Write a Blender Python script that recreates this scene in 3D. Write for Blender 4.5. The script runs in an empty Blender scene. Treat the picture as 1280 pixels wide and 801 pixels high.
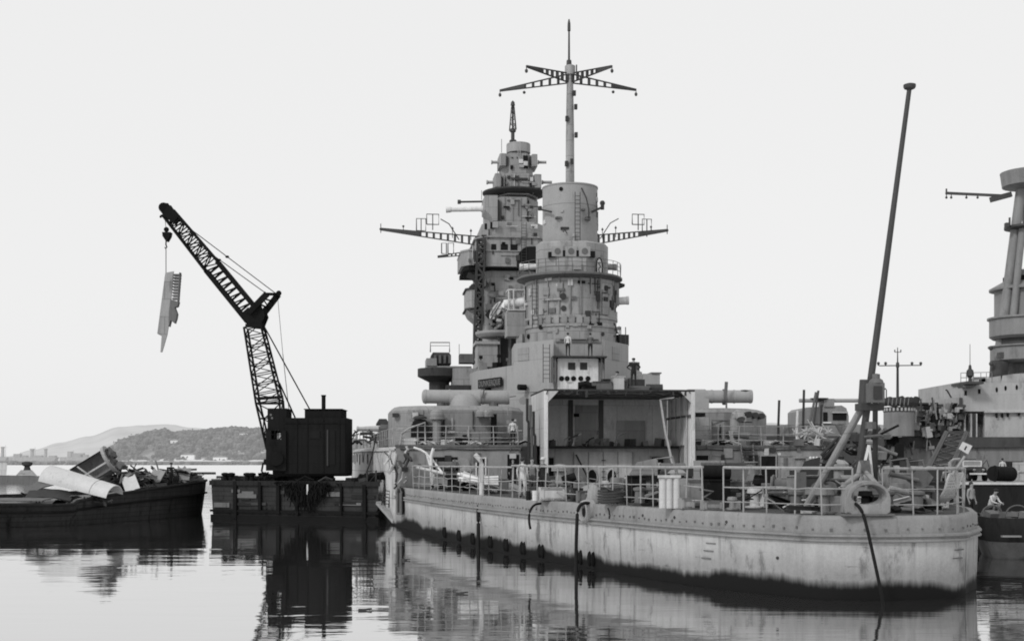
import bpy, bmesh, math, random
from mathutils import Vector, Matrix, noise as mnoise
RND = random.Random(11)
PI = math.pi
SC = bpy.context.scene
COL = SC.collection
# ---------------------------------------------------------------- camera model of the place
FPX, HC, HY = 1600.0, 4.1, 577.0
def W(px, py, d):                 # a point of the place seen at (px, py), d metres out
    return Vector(((px - 640) / FPX * d, d, HC + (HY - py) / FPX * d))
def G(px, d, z=0.0):
    return Vector(((px - 640) / FPX * d, d, z))
TH = math.atan(0.105)
SHIP_O = Vector((11.4, 38.0, 0.0))
SHIP_M = Matrix.Translation(SHIP_O) @ Matrix.Rotation(TH, 4, 'Z')
SHIP_I = SHIP_M.inverted()
def L(px, py, d): return SHIP_I @ W(px, py, d)
def LG(px, d, z=0.0): return SHIP_I @ G(px, d, z)
def Lv(px, py, v):                # on the ship's cross plane v metres ahead of the stern
    k = (px - 640) / FPX; c, s = math.cos(TH), math.sin(TH)
    u = (k * (SHIP_O.y + v * c) - SHIP_O.x + v * s) / (c - k * s)
    d = SHIP_O.y + u * s + v * c
    return Vector((u, v, HC + (HY - py) / FPX * d))
def SW(u, v, z): return SHIP_M @ Vector((u, v, z))

# ---------------------------------------------------------------- mesh builder
class MB:
    def __init__(s): s.v = []; s.f = []
    def add(s, vs, fs):
        o = len(s.v); s.v += [Vector(p) for p in vs]; s.f += [[i + o for i in f] for f in fs]; return s
    def hexa(s, b, t):
        n = len(b); fs = [list(range(n))[::-1], list(range(n, 2 * n))]
        fs += [[i, (i + 1) % n, n + (i + 1) % n, n + i] for i in range(n)]
        return s.add(list(b) + list(t), fs)
    def box(s, x0, x1, y0, y1, z0, z1):
        return s.hexa([(x0, y0, z0), (x1, y0, z0), (x1, y1, z0), (x0, y1, z0)], [(x0, y0, z1), (x1, y0, z1), (x1, y1, z1), (x0, y1, z1)])
    def obox(s, c, size, rz=0, rx=0, ry=0):
        m = Matrix.Translation(Vector(c)) @ Matrix.Rotation(rz, 4, 'Z') @ Matrix.Rotation(ry, 4, 'Y') @ Matrix.Rotation(rx, 4, 'X')
        x, y, z = [a / 2 for a in size]
        q = [m @ Vector(p) for p in ((-x, -y, -z), (x, -y, -z), (x, y, -z), (-x, y, -z), (-x, -y, z), (x, -y, z), (x, y, z), (-x, y, z))]
        return s.hexa(q[:4], q[4:])
    def beam(s, p, q, w, h=None, up=(0, 0, 1), w1=None, h1=None):
        p, q = Vector(p), Vector(q); h = h or w; w1 = w1 or w; h1 = h1 or h
        d = (q - p).normalized(); u = Vector(up)
        if abs(d.dot(u)) > .98: u = Vector((0, 1, 0))
        a = d.cross(u).normalized(); b = a.cross(d)
        def ring(c, ww, hh): return [c - a * ww / 2 - b * hh / 2, c + a * ww / 2 - b * hh / 2, c + a * ww / 2 + b * hh / 2, c - a * ww / 2 + b * hh / 2]
        return s.hexa(ring(p, w, h), ring(q, w1, h1))
    def cyl(s, p, q, r0, r1=None, n=14, cap=True):
        p, q = Vector(p), Vector(q); r1 = r0 if r1 is None else r1
        d = (q - p).normalized(); u = Vector((0, 0, 1)) if abs(d.z) < .95 else Vector((1, 0, 0))
        a = d.cross(u).normalized(); b = a.cross(d)
        cs = [(math.cos(2 * PI * i / n), math.sin(2 * PI * i / n)) for i in range(n)]
        vs = [p + (a * c + b * t) * r0 for c, t in cs] + [q + (a * c + b * t) * r1 for c, t in cs]
        fs = [[i, (i + 1) % n, n + (i + 1) % n, n + i] for i in range(n)]
        if cap: fs += [list(range(n))[::-1], list(range(n, 2 * n))]
        return s.add(vs, fs)
    def tube(s, pts, r, n=6):
        pts = [Vector(p) for p in pts]; rings = []
        for i, p in enumerate(pts):
            d = (pts[min(i + 1, len(pts) - 1)] - pts[max(i - 1, 0)]).normalized()
            u = Vector((0, 0, 1)) if abs(d.z) < .9 else Vector((0, 1, 0))
            a = d.cross(u).normalized(); b = a.cross(d); rr = r[i] if isinstance(r, (list, tuple)) else r
            rings.append([p + (a * math.cos(2 * PI * k / n) + b * math.sin(2 * PI * k / n)) * rr for k in range(n)])
        vs = [v for g in rings for v in g]; fs = []
        for i in range(len(pts) - 1):
            for k in range(n): fs.append([i * n + k, i * n + (k + 1) % n, (i + 1) * n + (k + 1) % n, (i + 1) * n + k])
        fs += [list(range(n))[::-1], [len(vs) - n + k for k in range(n)]]
        return s.add(vs, fs)
    def lathe(s, c, prof, n=32, a0=0.0, a1=2 * PI, capped=True):
        c = Vector(c); full = abs(a1 - a0 - 2 * PI) < 1e-4; m = n if full else n + 1
        vs = [c + Vector((r * math.cos(a0 + (a1 - a0) * i / n), r * math.sin(a0 + (a1 - a0) * i / n), z)) for r, z in prof for i in range(m)]
        fs = []
        for j in range(len(prof) - 1):
            for i in range(n): fs.append([j * m + i, j * m + (i + 1) % m, (j + 1) * m + (i + 1) % m, (j + 1) * m + i])
        if capped and full: fs += [list(range(m))[::-1], [len(vs) - m + i for i in range(m)]]
        return s.add(vs, fs)
    def prism(s, poly, z0, z1, inset=0.0, zi=None):
        b = [(p[0], p[1], z0) for p in poly]
        if not inset: return s.hexa(b, [(p[0], p[1], z1) for p in poly])
        c = sum((Vector((p[0], p[1], 0)) for p in poly), Vector()) / len(poly); zi = zi or z1 - inset
        t = [(p[0], p[1], zi) for p in poly]
        t2 = [tuple(Vector((p[0], p[1], z1)) + (Vector((c.x - p[0], c.y - p[1], 0)).normalized() * inset)) for p in poly]
        n = len(poly)
        fs = [list(range(n))[::-1], [2 * n + i for i in range(n)]]
        fs += [[k * n + i, k * n + (i + 1) % n, (k + 1) * n + (i + 1) % n, (k + 1) * n + i] for k in (0, 1) for i in range(n)]
        return s.add(b + t + t2, fs)
    def sheet(s, rows):
        m = len(rows[0]); vs = [p for r in rows for p in r]
        return s.add(vs, [[i * m + k, i * m + k + 1, (i + 1) * m + k + 1, (i + 1) * m + k] for i in range(len(rows) - 1) for k in range(m - 1)])
    def slab(s, pts, off):           # a plate: polygon extruded by a vector
        off = Vector(off); pts = [Vector(p) for p in pts]
        return s.hexa(pts, [p + off for p in pts])
    def ball(s, c, r, n=8, sc=(1, 1, 1)):
        m = n // 2 + 1; c = Vector(c)
        rows = [[c + Vector((r * sc[0] * math.sin(PI * j / m) * math.cos(2 * PI * i / n), r * sc[1] * math.sin(PI * j / m) * math.sin(2 * PI * i / n), r * sc[2] * math.cos(PI * j / m))) for i in range(n)] for j in range(1, m)]
        vs = [c + Vector((0, 0, r * sc[2]))] + [p for q in rows for p in q] + [c - Vector((0, 0, r * sc[2]))]
        fs = [[0, 1 + i, 1 + (i + 1) % n] for i in range(n)]
        for j in range(m - 2):
            for i in range(n): fs.append([1 + j * n + i, 1 + (j + 1) * n + i, 1 + (j + 1) * n + (i + 1) % n, 1 + j * n + (i + 1) % n])
        e = len(vs) - 1; k = 1 + (m - 2) * n
        fs += [[k + i, e, k + (i + 1) % n] for i in range(n)]
        return s.add(vs, fs)
    def lattice(s, p, q, w0, w1, side, up, n, r, h0=None, h1=None, rw=None):
        p, q = Vector(p), Vector(q); side, up = Vector(side).normalized(), Vector(up).normalized()
        h0 = h0 or w0; h1 = h1 or w1; rw = rw or r * .6
        def C(t, a, b): return p.lerp(q, t) + side * a * (w0 + (w1 - w0) * t) / 2 + up * b * (h0 + (h1 - h0) * t) / 2
        cn = [(-1, -1), (1, -1), (1, 1), (-1, 1)]
        for a, b in cn: s.beam(C(0, a, b), C(1, a, b), r)
        for k in range(4):
            (a, b), (c, e) = cn[k], cn[(k + 1) % 4]
            for i in range(n):
                t0, t1 = i / n, (i + 1) / n
                if (i + k) % 2: s.beam(C(t0, a, b), C(t1, c, e), rw)
                else: s.beam(C(t0, c, e), C(t1, a, b), rw)
                s.beam(C(t1, a, b), C(t1, c, e), rw)
        return s
    def build(s, name, mat, parent=None, smooth=35, label=None):
        me = bpy.data.meshes.new(name)
        org = Vector()
        if parent is not None: org = ORG.get(parent.name, Vector())
        elif s.v:
            xs = [p.x for p in s.v]; ys = [p.y for p in s.v]; zs = [p.z for p in s.v]
            org = Vector(((min(xs) + max(xs)) / 2, (min(ys) + max(ys)) / 2, min(zs)))
        me.from_pydata([p - org for p in s.v], [], s.f)
        bm = bmesh.new(); bm.from_mesh(me); bmesh.ops.recalc_face_normals(bm, faces=bm.faces); bm.to_mesh(me); bm.free()
        if smooth:
            me.polygons.foreach_set('use_smooth', [True] * len(me.polygons)); me.set_sharp_from_angle(angle=math.radians(smooth))
        for m in (mat if isinstance(mat, list) else [mat]): me.materials.append(M[m] if isinstance(m, str) else m)
        o = bpy.data.objects.new(name, me); COL.objects.link(o)
        if parent is not None: o.parent = parent; ORG[o.name] = org
        else: o.location = org; ORG[o.name] = org
        if label: o['label'] = label
        return o
ORG = {}
def tag(o, label, cat, group=None, kind=None):
    if label: o['label'] = label
    if cat: o['category'] = cat
    if group: o['group'] = group
    o['kind'] = kind or 'thing'
    return o
def thing(name, label, cat, loc=(0, 0, 0), group=None):
    o = bpy.data.objects.new(name, None); COL.objects.link(o); o.location = Vector(loc)
    ORG[o.name] = Vector(loc); o.empty_display_size = .2
    return tag(o, label, cat, group)
def copy_tree(o, parent=None, off=None):
    c = o.copy(); COL.objects.link(c)
    if parent is not None: c.parent = parent
    for ch in [x for x in COL.objects if x.parent == o]: copy_tree(ch, c)
    return c
def arc(c, r, a0, a1, n, fx, fy):     # points of an arc in the plane fx, fy
    c, fx, fy = Vector(c), Vector(fx), Vector(fy)
    return [c + fx * r * math.cos(a0 + (a1 - a0) * i / n) + fy * r * math.sin(a0 + (a1 - a0) * i / n) for i in range(n + 1)]

# ---------------------------------------------------------------- materials (the photograph is black and white: all greys)
M = {}
class NT:
    def __init__(s, name):
        s.m = bpy.data.materials.new(name); s.m.use_nodes = True; s.t = s.m.node_tree; s.n = s.t.nodes
        s.b = s.n['Principled BSDF']; s.out = s.n['Material Output']; M[name] = s.m
        s.tc = s.n.new('ShaderNodeTexCoord').outputs['Object']
    def lk(s, a, b): s.t.links.new(a, b)
    def map(s, sc=(1, 1, 1), loc=(0, 0, 0), src=None):
        q = s.n.new('ShaderNodeMapping'); q.inputs['Scale'].default_value = sc; q.inputs['Location'].default_value = loc; s.lk(src or s.tc, q.inputs['Vector']); return q.outputs[0]
    def noise(s, vec, scale, detail=4, rough=.55, dist=0):
        q = s.n.new('ShaderNodeTexNoise'); q.inputs['Scale'].default_value = scale; q.inputs['Detail'].default_value = detail
        q.inputs['Roughness'].default_value = rough; q.inputs['Distortion'].default_value = dist; s.lk(vec, q.inputs['Vector']); return q.outputs[0]
    def mt(s, op, a, b=None, c=None, clamp=False):
        q = s.n.new('ShaderNodeMath'); q.operation = op; q.use_clamp = clamp
        for i, x in enumerate((a, b, c)):
            if x is None: continue
            if isinstance(x, (int, float)): q.inputs[i].default_value = x
            else: s.lk(x, q.inputs[i])
        return q.outputs[0]
    def rng(s, v, a, b, c, d):
        q = s.n.new('ShaderNodeMapRange'); q.interpolation_type = 'SMOOTHSTEP'; s.lk(v, q.inputs[0])
        for i, x in enumerate((a, b, c, d)): q.inputs[i + 1].default_value = x
        return q.outputs[0]
    def sep(s, src=None):
        q = s.n.new('ShaderNodeSeparateXYZ'); s.lk(src or s.tc, q.inputs[0]); return q.outputs
    def comb(s, x, y, z):
        q = s.n.new('ShaderNodeCombineXYZ')
        for i, a in enumerate((x, y, z)):
            if isinstance(a, (int, float)): q.inputs[i].default_value = a
            else: s.lk(a, q.inputs[i])
        return q.outputs[0]
    def mix(s, f, a, b):              # float mix
        q = s.n.new('ShaderNodeMix'); q.data_type = 'FLOAT'
        for i, x in ((0, f), (2, a), (3, b)):
            if isinstance(x, (int, float)): q.inputs[i].default_value = x
            else: s.lk(x, q.inputs[i])
        return q.outputs[0]
    def bump(s, h, strength=.3, dist=.02):
        q = s.n.new('ShaderNodeBump'); q.inputs['Strength'].default_value = strength; q.inputs['Distance'].default_value = dist
        s.lk(h, q.inputs['Height']); s.lk(q.outputs[0], s.b.inputs['Normal'])
    def fin(s, v, rough=.6, spec=.3, metallic=0):
        s.lk(v, s.b.inputs['Base Color']); s.b.inputs['Roughness'].default_value = rough
        s.b.inputs['Specular IOR Level'].default_value = spec; s.b.inputs['Metallic'].default_value = metallic
        return s.m
def metal(name, base, blot=.3, streak=.4, rust=.45, rough=.6, plates=0.0, sc=1.0, spec=.3, pw=2.6, ph=1.25):
    k = NT(name)
    n1 = k.noise(k.map((.3 * sc,) * 3), 1, 6, .6); n2 = k.noise(k.map((1.6 * sc, 1.6 * sc, .13 * sc)), 1.4, 5, .65)
    n3 = k.noise(k.tc, 9 * sc, 3); n4 = k.noise(k.map((1.1 * sc, 1.1 * sc, .45 * sc), (7, 3, 1)), 1, 7, .7)
    f = k.mt('ADD', k.mt('MULTIPLY_ADD', n1, 2 * blot, 1 - blot), k.mt('MULTIPLY_ADD', n2, 2 * streak, -streak))
    f = k.mt('ADD', f, k.mt('MULTIPLY_ADD', n3, .3, -.15))
    f = k.mt('MULTIPLY', f, k.rng(n4, .54, .7, 1, 1 - rust))
    f = k.mt('ADD', f, k.mt('MULTIPLY_ADD', k.noise(k.tc, 26 * sc, 2), .34, -.17))
    n5 = k.noise(k.map((2.6 * sc, 2.6 * sc, .5 * sc), (2, 8, 5)), 1.3, 6, .75); f = k.mt('MULTIPLY', f, k.rng(n5, .6, .68, 1, 1 - rust * .8)); f = k.mt('MAXIMUM', f, .12)
    h = n3
    if plates:
        x, y, z = k.sep(); g = k.comb(k.mt('ADD', k.mt('MULTIPLY', x, .83), k.mt('MULTIPLY', y, .56)), z, 0)
        q = k.n.new('ShaderNodeTexBrick'); q.inputs['Scale'].default_value = 1; q.inputs['Mortar Size'].default_value = .022; q.inputs['Mortar Smooth'].default_value = .3
        q.inputs['Brick Width'].default_value = pw; q.inputs['Row Height'].default_value = ph; q.inputs['Bias'].default_value = 0
        q.inputs['Color1'].default_value = (.9, .9, .9, 1); q.inputs['Color2'].default_value = (1.06, 1.06, 1.06, 1); q.inputs['Mortar'].default_value = (.42, .42, .42, 1)
        k.lk(g, q.inputs['Vector']); f = k.mt('MULTIPLY', f, k.mix(plates, 1.0, q.outputs[0]))
    k.bump(h, .25, .01)
    return k.fin(k.mt('MULTIPLY', f, base), rough, spec)
metal('ship_grey', .26, plates=.8); metal('wall_grey', .22, plates=.55, rust=.3); metal('fairlead_iron', .2, rust=.6, streak=.5, sc=2.5, blot=.5); metal('tower_grey', .27, plates=.9, pw=1.8, ph=1.3)
metal('fore_grey', .25, plates=.7, rust=.15, blot=.12, pw=2.2); metal('light_grey', .44, plates=.6, rust=.25); metal('pale_grey', .3, plates=.5, rust=.15, streak=.12, blot=.1, pw=1.7, ph=3)
metal('white_paint', .6, rust=.35, blot=.15); metal('rail_paint', .27, blot=.5, rust=.65, sc=2.2); metal('dark_steel', .045, rust=.5, rough=.8, spec=.12); metal('flat_black', .014, rust=.4, rough=.9, spec=.06)  # the last, near black: black gear, and sheets painting the dark inside openings
metal('black_iron', .011, rust=.3, rough=.9, spec=.05); metal('crane_iron', .013, rust=.3, rough=.9, spec=.05, plates=.4); metal('mid_steel', .12, rust=.5, streak=.35, rough=.75, spec=.15)
metal('tube_grey', .28, streak=.1, rust=.2); metal('staff_paint', .045, rust=.3); metal('hangar_inner', .74, plates=.5, rust=.4, streak=.3, pw=2.1, ph=4, sc=.35)
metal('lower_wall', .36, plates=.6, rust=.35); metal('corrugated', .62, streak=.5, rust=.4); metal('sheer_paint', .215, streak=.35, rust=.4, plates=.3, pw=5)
metal('far_ship', .36, plates=.3, rust=.35, streak=.3, sc=.6, pw=5, ph=2.4); metal('far_grey', .2, rust=.3, sc=.6); metal('far_dark', .055, rust=.4, sc=.5); metal('far_mid', .2, rust=.6, sc=.7, streak=.4)
metal('hazy_ship', .25, rust=.1); metal('canvas', .26, plates=0, rust=.3, sc=2, rough=.9); metal('stone', .22, streak=.3, rust=.5, sc=.7, rough=.9); metal('quay_wall', .016, rust=.4, streak=.4, rough=.9, spec=.06)
metal('rubber', .01, rough=.7, spec=.12); metal('cloth_white', .52, rust=.1, streak=.1, rough=.95); metal('cloth_dark', .02, rust=.1, rough=.95); metal('cloth_mid', .13, rust=.1, rough=.95); metal('cloth_grey', .3, rust=.1, rough=.95)
metal('skin', .3, rust=0, streak=.05, blot=.05, rough=.6); metal('hair', .02, rust=0); metal('cable', .015, rust=.2, spec=.08); metal('glass_dark', .02, rust=0, rough=.15, spec=.5)
metal('barge_deck', .1, rust=.5, sc=1.5); metal('scrap_light', .5, rust=.3, streak=.12, blot=.1); metal('scrap_mid', .16, rust=.6, sc=1.5); metal('lamp_glass', .5, rough=.2)
metal('boat_black', .022, rough=.85, spec=.08, rust=.5, sc=2); metal('timber', .04, streak=.4, rust=.5, sc=1.5, rough=.9); metal('pontoon_side', .034, streak=.5, rust=.7, blot=.6, rough=.9, sc=1.3, plates=.8, pw=4.5, ph=.32, spec=.08)

def hull_mat(name, base, lo=.34, hi=.78):
    k = NT(name); x, y, z = k.sep()
    n1 = k.noise(k.map((.22, .22, .4)), 1, 6, .6); n2 = k.noise(k.map((2.2, 2.2, .16)), 1.2, 6, .7); n3 = k.noise(k.tc, 8, 3)
    n5 = k.noise(k.map((1.3, 1.3, .5), (3, 9, 2)), 1, 7, .72); n6 = k.noise(k.map((3.5, 3.5, .35), (5, 1, 0)), 1, 5, .7); n7 = k.noise(k.map((.16, .16, .1), (5, 1, 4)), 1, 3, .5)
    f = k.mt('ADD', k.mt('MULTIPLY_ADD', n1, .7, .66), k.mt('MULTIPLY_ADD', n2, .55, -.275)); f = k.mt('ADD', f, k.mt('MULTIPLY_ADD', n3, .3, -.15)); f = k.mt('ADD', f, k.mt('MULTIPLY_ADD', k.noise(k.tc, 30, 2), .3, -.15))
    sc_ = k.noise(k.map((.5, .5, 4), (1, 2, 9)), 1.3, 6, .75); f = k.mt('MULTIPLY', f, k.rng(sc_, .6, .68, 1, .6))
    f = k.mt('MULTIPLY', f, k.rng(n5, .54, .7, 1, .42))
    # seams of the plating
    q = k.n.new('ShaderNodeTexBrick'); q.inputs['Scale'].default_value = 1; q.inputs['Mortar Size'].default_value = .02; q.inputs['Mortar Smooth'].default_value = .5
    q.inputs['Brick Width'].default_value = 6.5; q.inputs['Row Height'].default_value = 1.72
    q.inputs['Color1'].default_value = (.95, .95, .95, 1); q.inputs['Color2'].default_value = (1.04, 1.04, 1.04, 1); q.inputs['Mortar'].default_value = (.36, .36, .36, 1)
    k.lk(k.comb(k.mt('ADD', x, y), z, 0), q.inputs['Vector']); f = k.mt('MULTIPLY', f, q.outputs[0])
    run = k.mt('MULTIPLY', k.rng(k.noise(k.map((1.7, 1.7, .05), (4, 4, 4)), 1.2, 5, .7), .54, .68, 0, 1), k.rng(z, .5, 1.95, .25, 1)); f = k.mt('MULTIPLY', f, k.mt('MULTIPLY_ADD', run, -.42, 1))
    # weed along the waterline: ragged vertical edge
    zz = k.mt('ADD', z, k.mt('MULTIPLY_ADD', n6, -.34, .17)); zz = k.mt('ADD', zz, k.mt('MULTIPLY_ADD', n7, -1.5, .75))
    w = k.rng(zz, lo, hi, 1, 0); w2 = k.rng(zz, lo + .2, hi + .75, .34, 0); w = k.mt('MAXIMUM', w, w2)
    k.bump(k.mt('ADD', k.mt('MULTIPLY', q.outputs[0], 2), n3), .5, .02)
    return k.fin(k.mix(w, k.mt('MULTIPLY', f, base), .009), .75, .1)
hull_mat('hull_paint', .37); hull_mat('hull_side', .46, .3, .6)

def planks(name, base, wid=.14, along=1):
    k = NT(name); x, y, z = k.sep(); g = k.comb(y if along else x, x if along else y, 0)
    q = k.n.new('ShaderNodeTexBrick'); q.inputs['Scale'].default_value = 1; q.inputs['Mortar Size'].default_value = .012; q.inputs['Brick Width'].default_value = 5; q.inputs['Row Height'].default_value = wid
    q.inputs['Color1'].default_value = (.75, .75, .75, 1); q.inputs['Color2'].default_value = (1.15, 1.15, 1.15, 1); q.inputs['Mortar'].default_value = (.3, .3, .3, 1); k.lk(g, q.inputs['Vector'])
    n = k.noise(k.map((.5, .5, .5)), 1, 7, .65)
    return k.fin(k.mt('MULTIPLY', k.mt('MULTIPLY', q.outputs[0], k.mt('MULTIPLY_ADD', n, 1.2, .4)), base), .85, .2)
planks('deck_planks', .06)

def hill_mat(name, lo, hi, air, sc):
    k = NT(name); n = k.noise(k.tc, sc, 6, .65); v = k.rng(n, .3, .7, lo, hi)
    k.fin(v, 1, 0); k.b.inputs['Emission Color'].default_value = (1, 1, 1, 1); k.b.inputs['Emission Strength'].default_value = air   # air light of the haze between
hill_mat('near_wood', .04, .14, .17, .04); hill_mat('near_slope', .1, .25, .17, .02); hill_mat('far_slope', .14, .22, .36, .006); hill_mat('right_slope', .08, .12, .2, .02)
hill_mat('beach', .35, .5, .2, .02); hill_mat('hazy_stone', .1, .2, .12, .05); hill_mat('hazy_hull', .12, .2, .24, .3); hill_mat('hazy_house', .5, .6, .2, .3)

def water_mat():
    k = NT('water'); geo = k.n.new('ShaderNodeNewGeometry').outputs['Position']
    a = k.noise(k.map((.22, .75, 1), src=geo), 1, 3, .5, .4); b = k.noise(k.map((.07, .2, 1), (3, 1, 0), geo), 1, 2, .5); c = k.noise(k.map((1.1, 3.2, 1), (1, 5, 0), geo), 1, 2, .5)
    patch = k.rng(k.noise(k.map((.018, .05, 1), (8, 2, 0), geo), 1, 3, .5), .4, .62, .25, 1)
    x, y, z = k.sep(geo); far = k.rng(y, 90, 400, 1, 5)
    h = k.mt('ADD', k.mt('MULTIPLY', a, .55), k.mt('MULTIPLY', b, 1.3)); h = k.mt('ADD', h, k.mt('MULTIPLY', k.mt('MULTIPLY', c, .16), patch))
    h = k.mt('MULTIPLY', h, far)
    q = k.n.new('ShaderNodeBump'); q.inputs['Strength'].default_value = 1; q.inputs['Distance'].default_value = .02; k.lk(h, q.inputs['Height'])
    gl = k.n.new('ShaderNodeBsdfGlossy'); k.lk(k.rng(y, 110, 500, .03, .3), gl.inputs['Roughness']); gl.inputs['Color'].default_value = (.97, .97, .97, 1); k.lk(q.outputs[0], gl.inputs['Normal'])
    df = k.n.new('ShaderNodeBsdfDiffuse'); df.inputs['Color'].default_value = (.03, .03, .03, 1)
    fr = k.n.new('ShaderNodeFresnel'); fr.inputs['IOR'].default_value = 2.6; k.lk(q.outputs[0], fr.inputs['Normal'])
    mx = k.n.new('ShaderNodeMixShader'); k.lk(k.mt('MULTIPLY_ADD', fr.outputs[0], .43, .57, True), mx.inputs[0]); k.lk(df.outputs[0], mx.inputs[1]); k.lk(gl.outputs[0], mx.inputs[2])
    k.lk(mx.outputs[0], k.out.inputs['Surface'])
water_mat()

# ---------------------------------------------------------------- world, sun, camera
EL, AZ = math.radians(38), math.radians(222)     # sun high behind and to port
w = bpy.data.worlds.new('World'); SC.world = w; w.use_nodes = True; t = w.node_tree
w.cycles.sampling_method = 'NONE'; bg = t.nodes['Background']; sky = t.nodes.new('ShaderNodeTexSky'); sky.sky_type = 'NISHITA'; sky.sun_disc = False
sky.sun_elevation = EL; sky.sun_rotation = AZ; sky.air_density = 1; sky.dust_density = 4; sky.ozone_density = 1
bw = t.nodes.new('ShaderNodeRGBToBW'); t.links.new(sky.outputs[0], bw.inputs[0])
mul = t.nodes.new('ShaderNodeMath'); mul.operation = 'MULTIPLY_ADD'; mul.inputs[1].default_value = .16; mul.inputs[2].default_value = 8.2
t.links.new(bw.outputs[0], mul.inputs[0]); cl = t.nodes.new('ShaderNodeMath'); cl.operation = 'MINIMUM'; cl.inputs[1].default_value = 9.05; t.links.new(mul.outputs[0], cl.inputs[0])
t.links.new(cl.outputs[0], bg.inputs['Color']); bg.inputs['Strength'].default_value = .1     # high overcast veil over the sky
sd = bpy.data.lights.new('sun', 'SUN'); sd.energy = 1.7; sd.angle = math.radians(10); sd.color = (1, 1, 1)
so = bpy.data.objects.new('sun', sd); COL.objects.link(so); so.location = (0, 0, 80)
sdir = Vector((math.sin(AZ) * math.cos(EL), math.cos(AZ) * math.cos(EL), math.sin(EL))); so.rotation_euler = sdir.to_track_quat('Z', 'Y').to_euler()
cd = bpy.data.cameras.new('camera'); cam = bpy.data.objects.new('camera', cd); COL.objects.link(cam); cam.location = (0, 0, HC); cam.rotation_euler = (PI / 2, 0, 0)
cd.sensor_fit = 'HORIZONTAL'; cd.sensor_width = 36; cd.lens = 36 * FPX / 1280; cd.shift_y = (HY - 400.5) / 1280; cd.clip_start = .5; cd.clip_end = 20000
SC.camera = cam; SC.view_settings.view_transform = 'Standard'; SC.view_settings.look = 'None'; SC.view_settings.exposure = 0
SC.cycles.filter_width = 1.9; SC.cycles.max_bounces = 6; SC.cycles.sample_clamp_indirect = .8; SC.cycles.use_denoising = True

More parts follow.
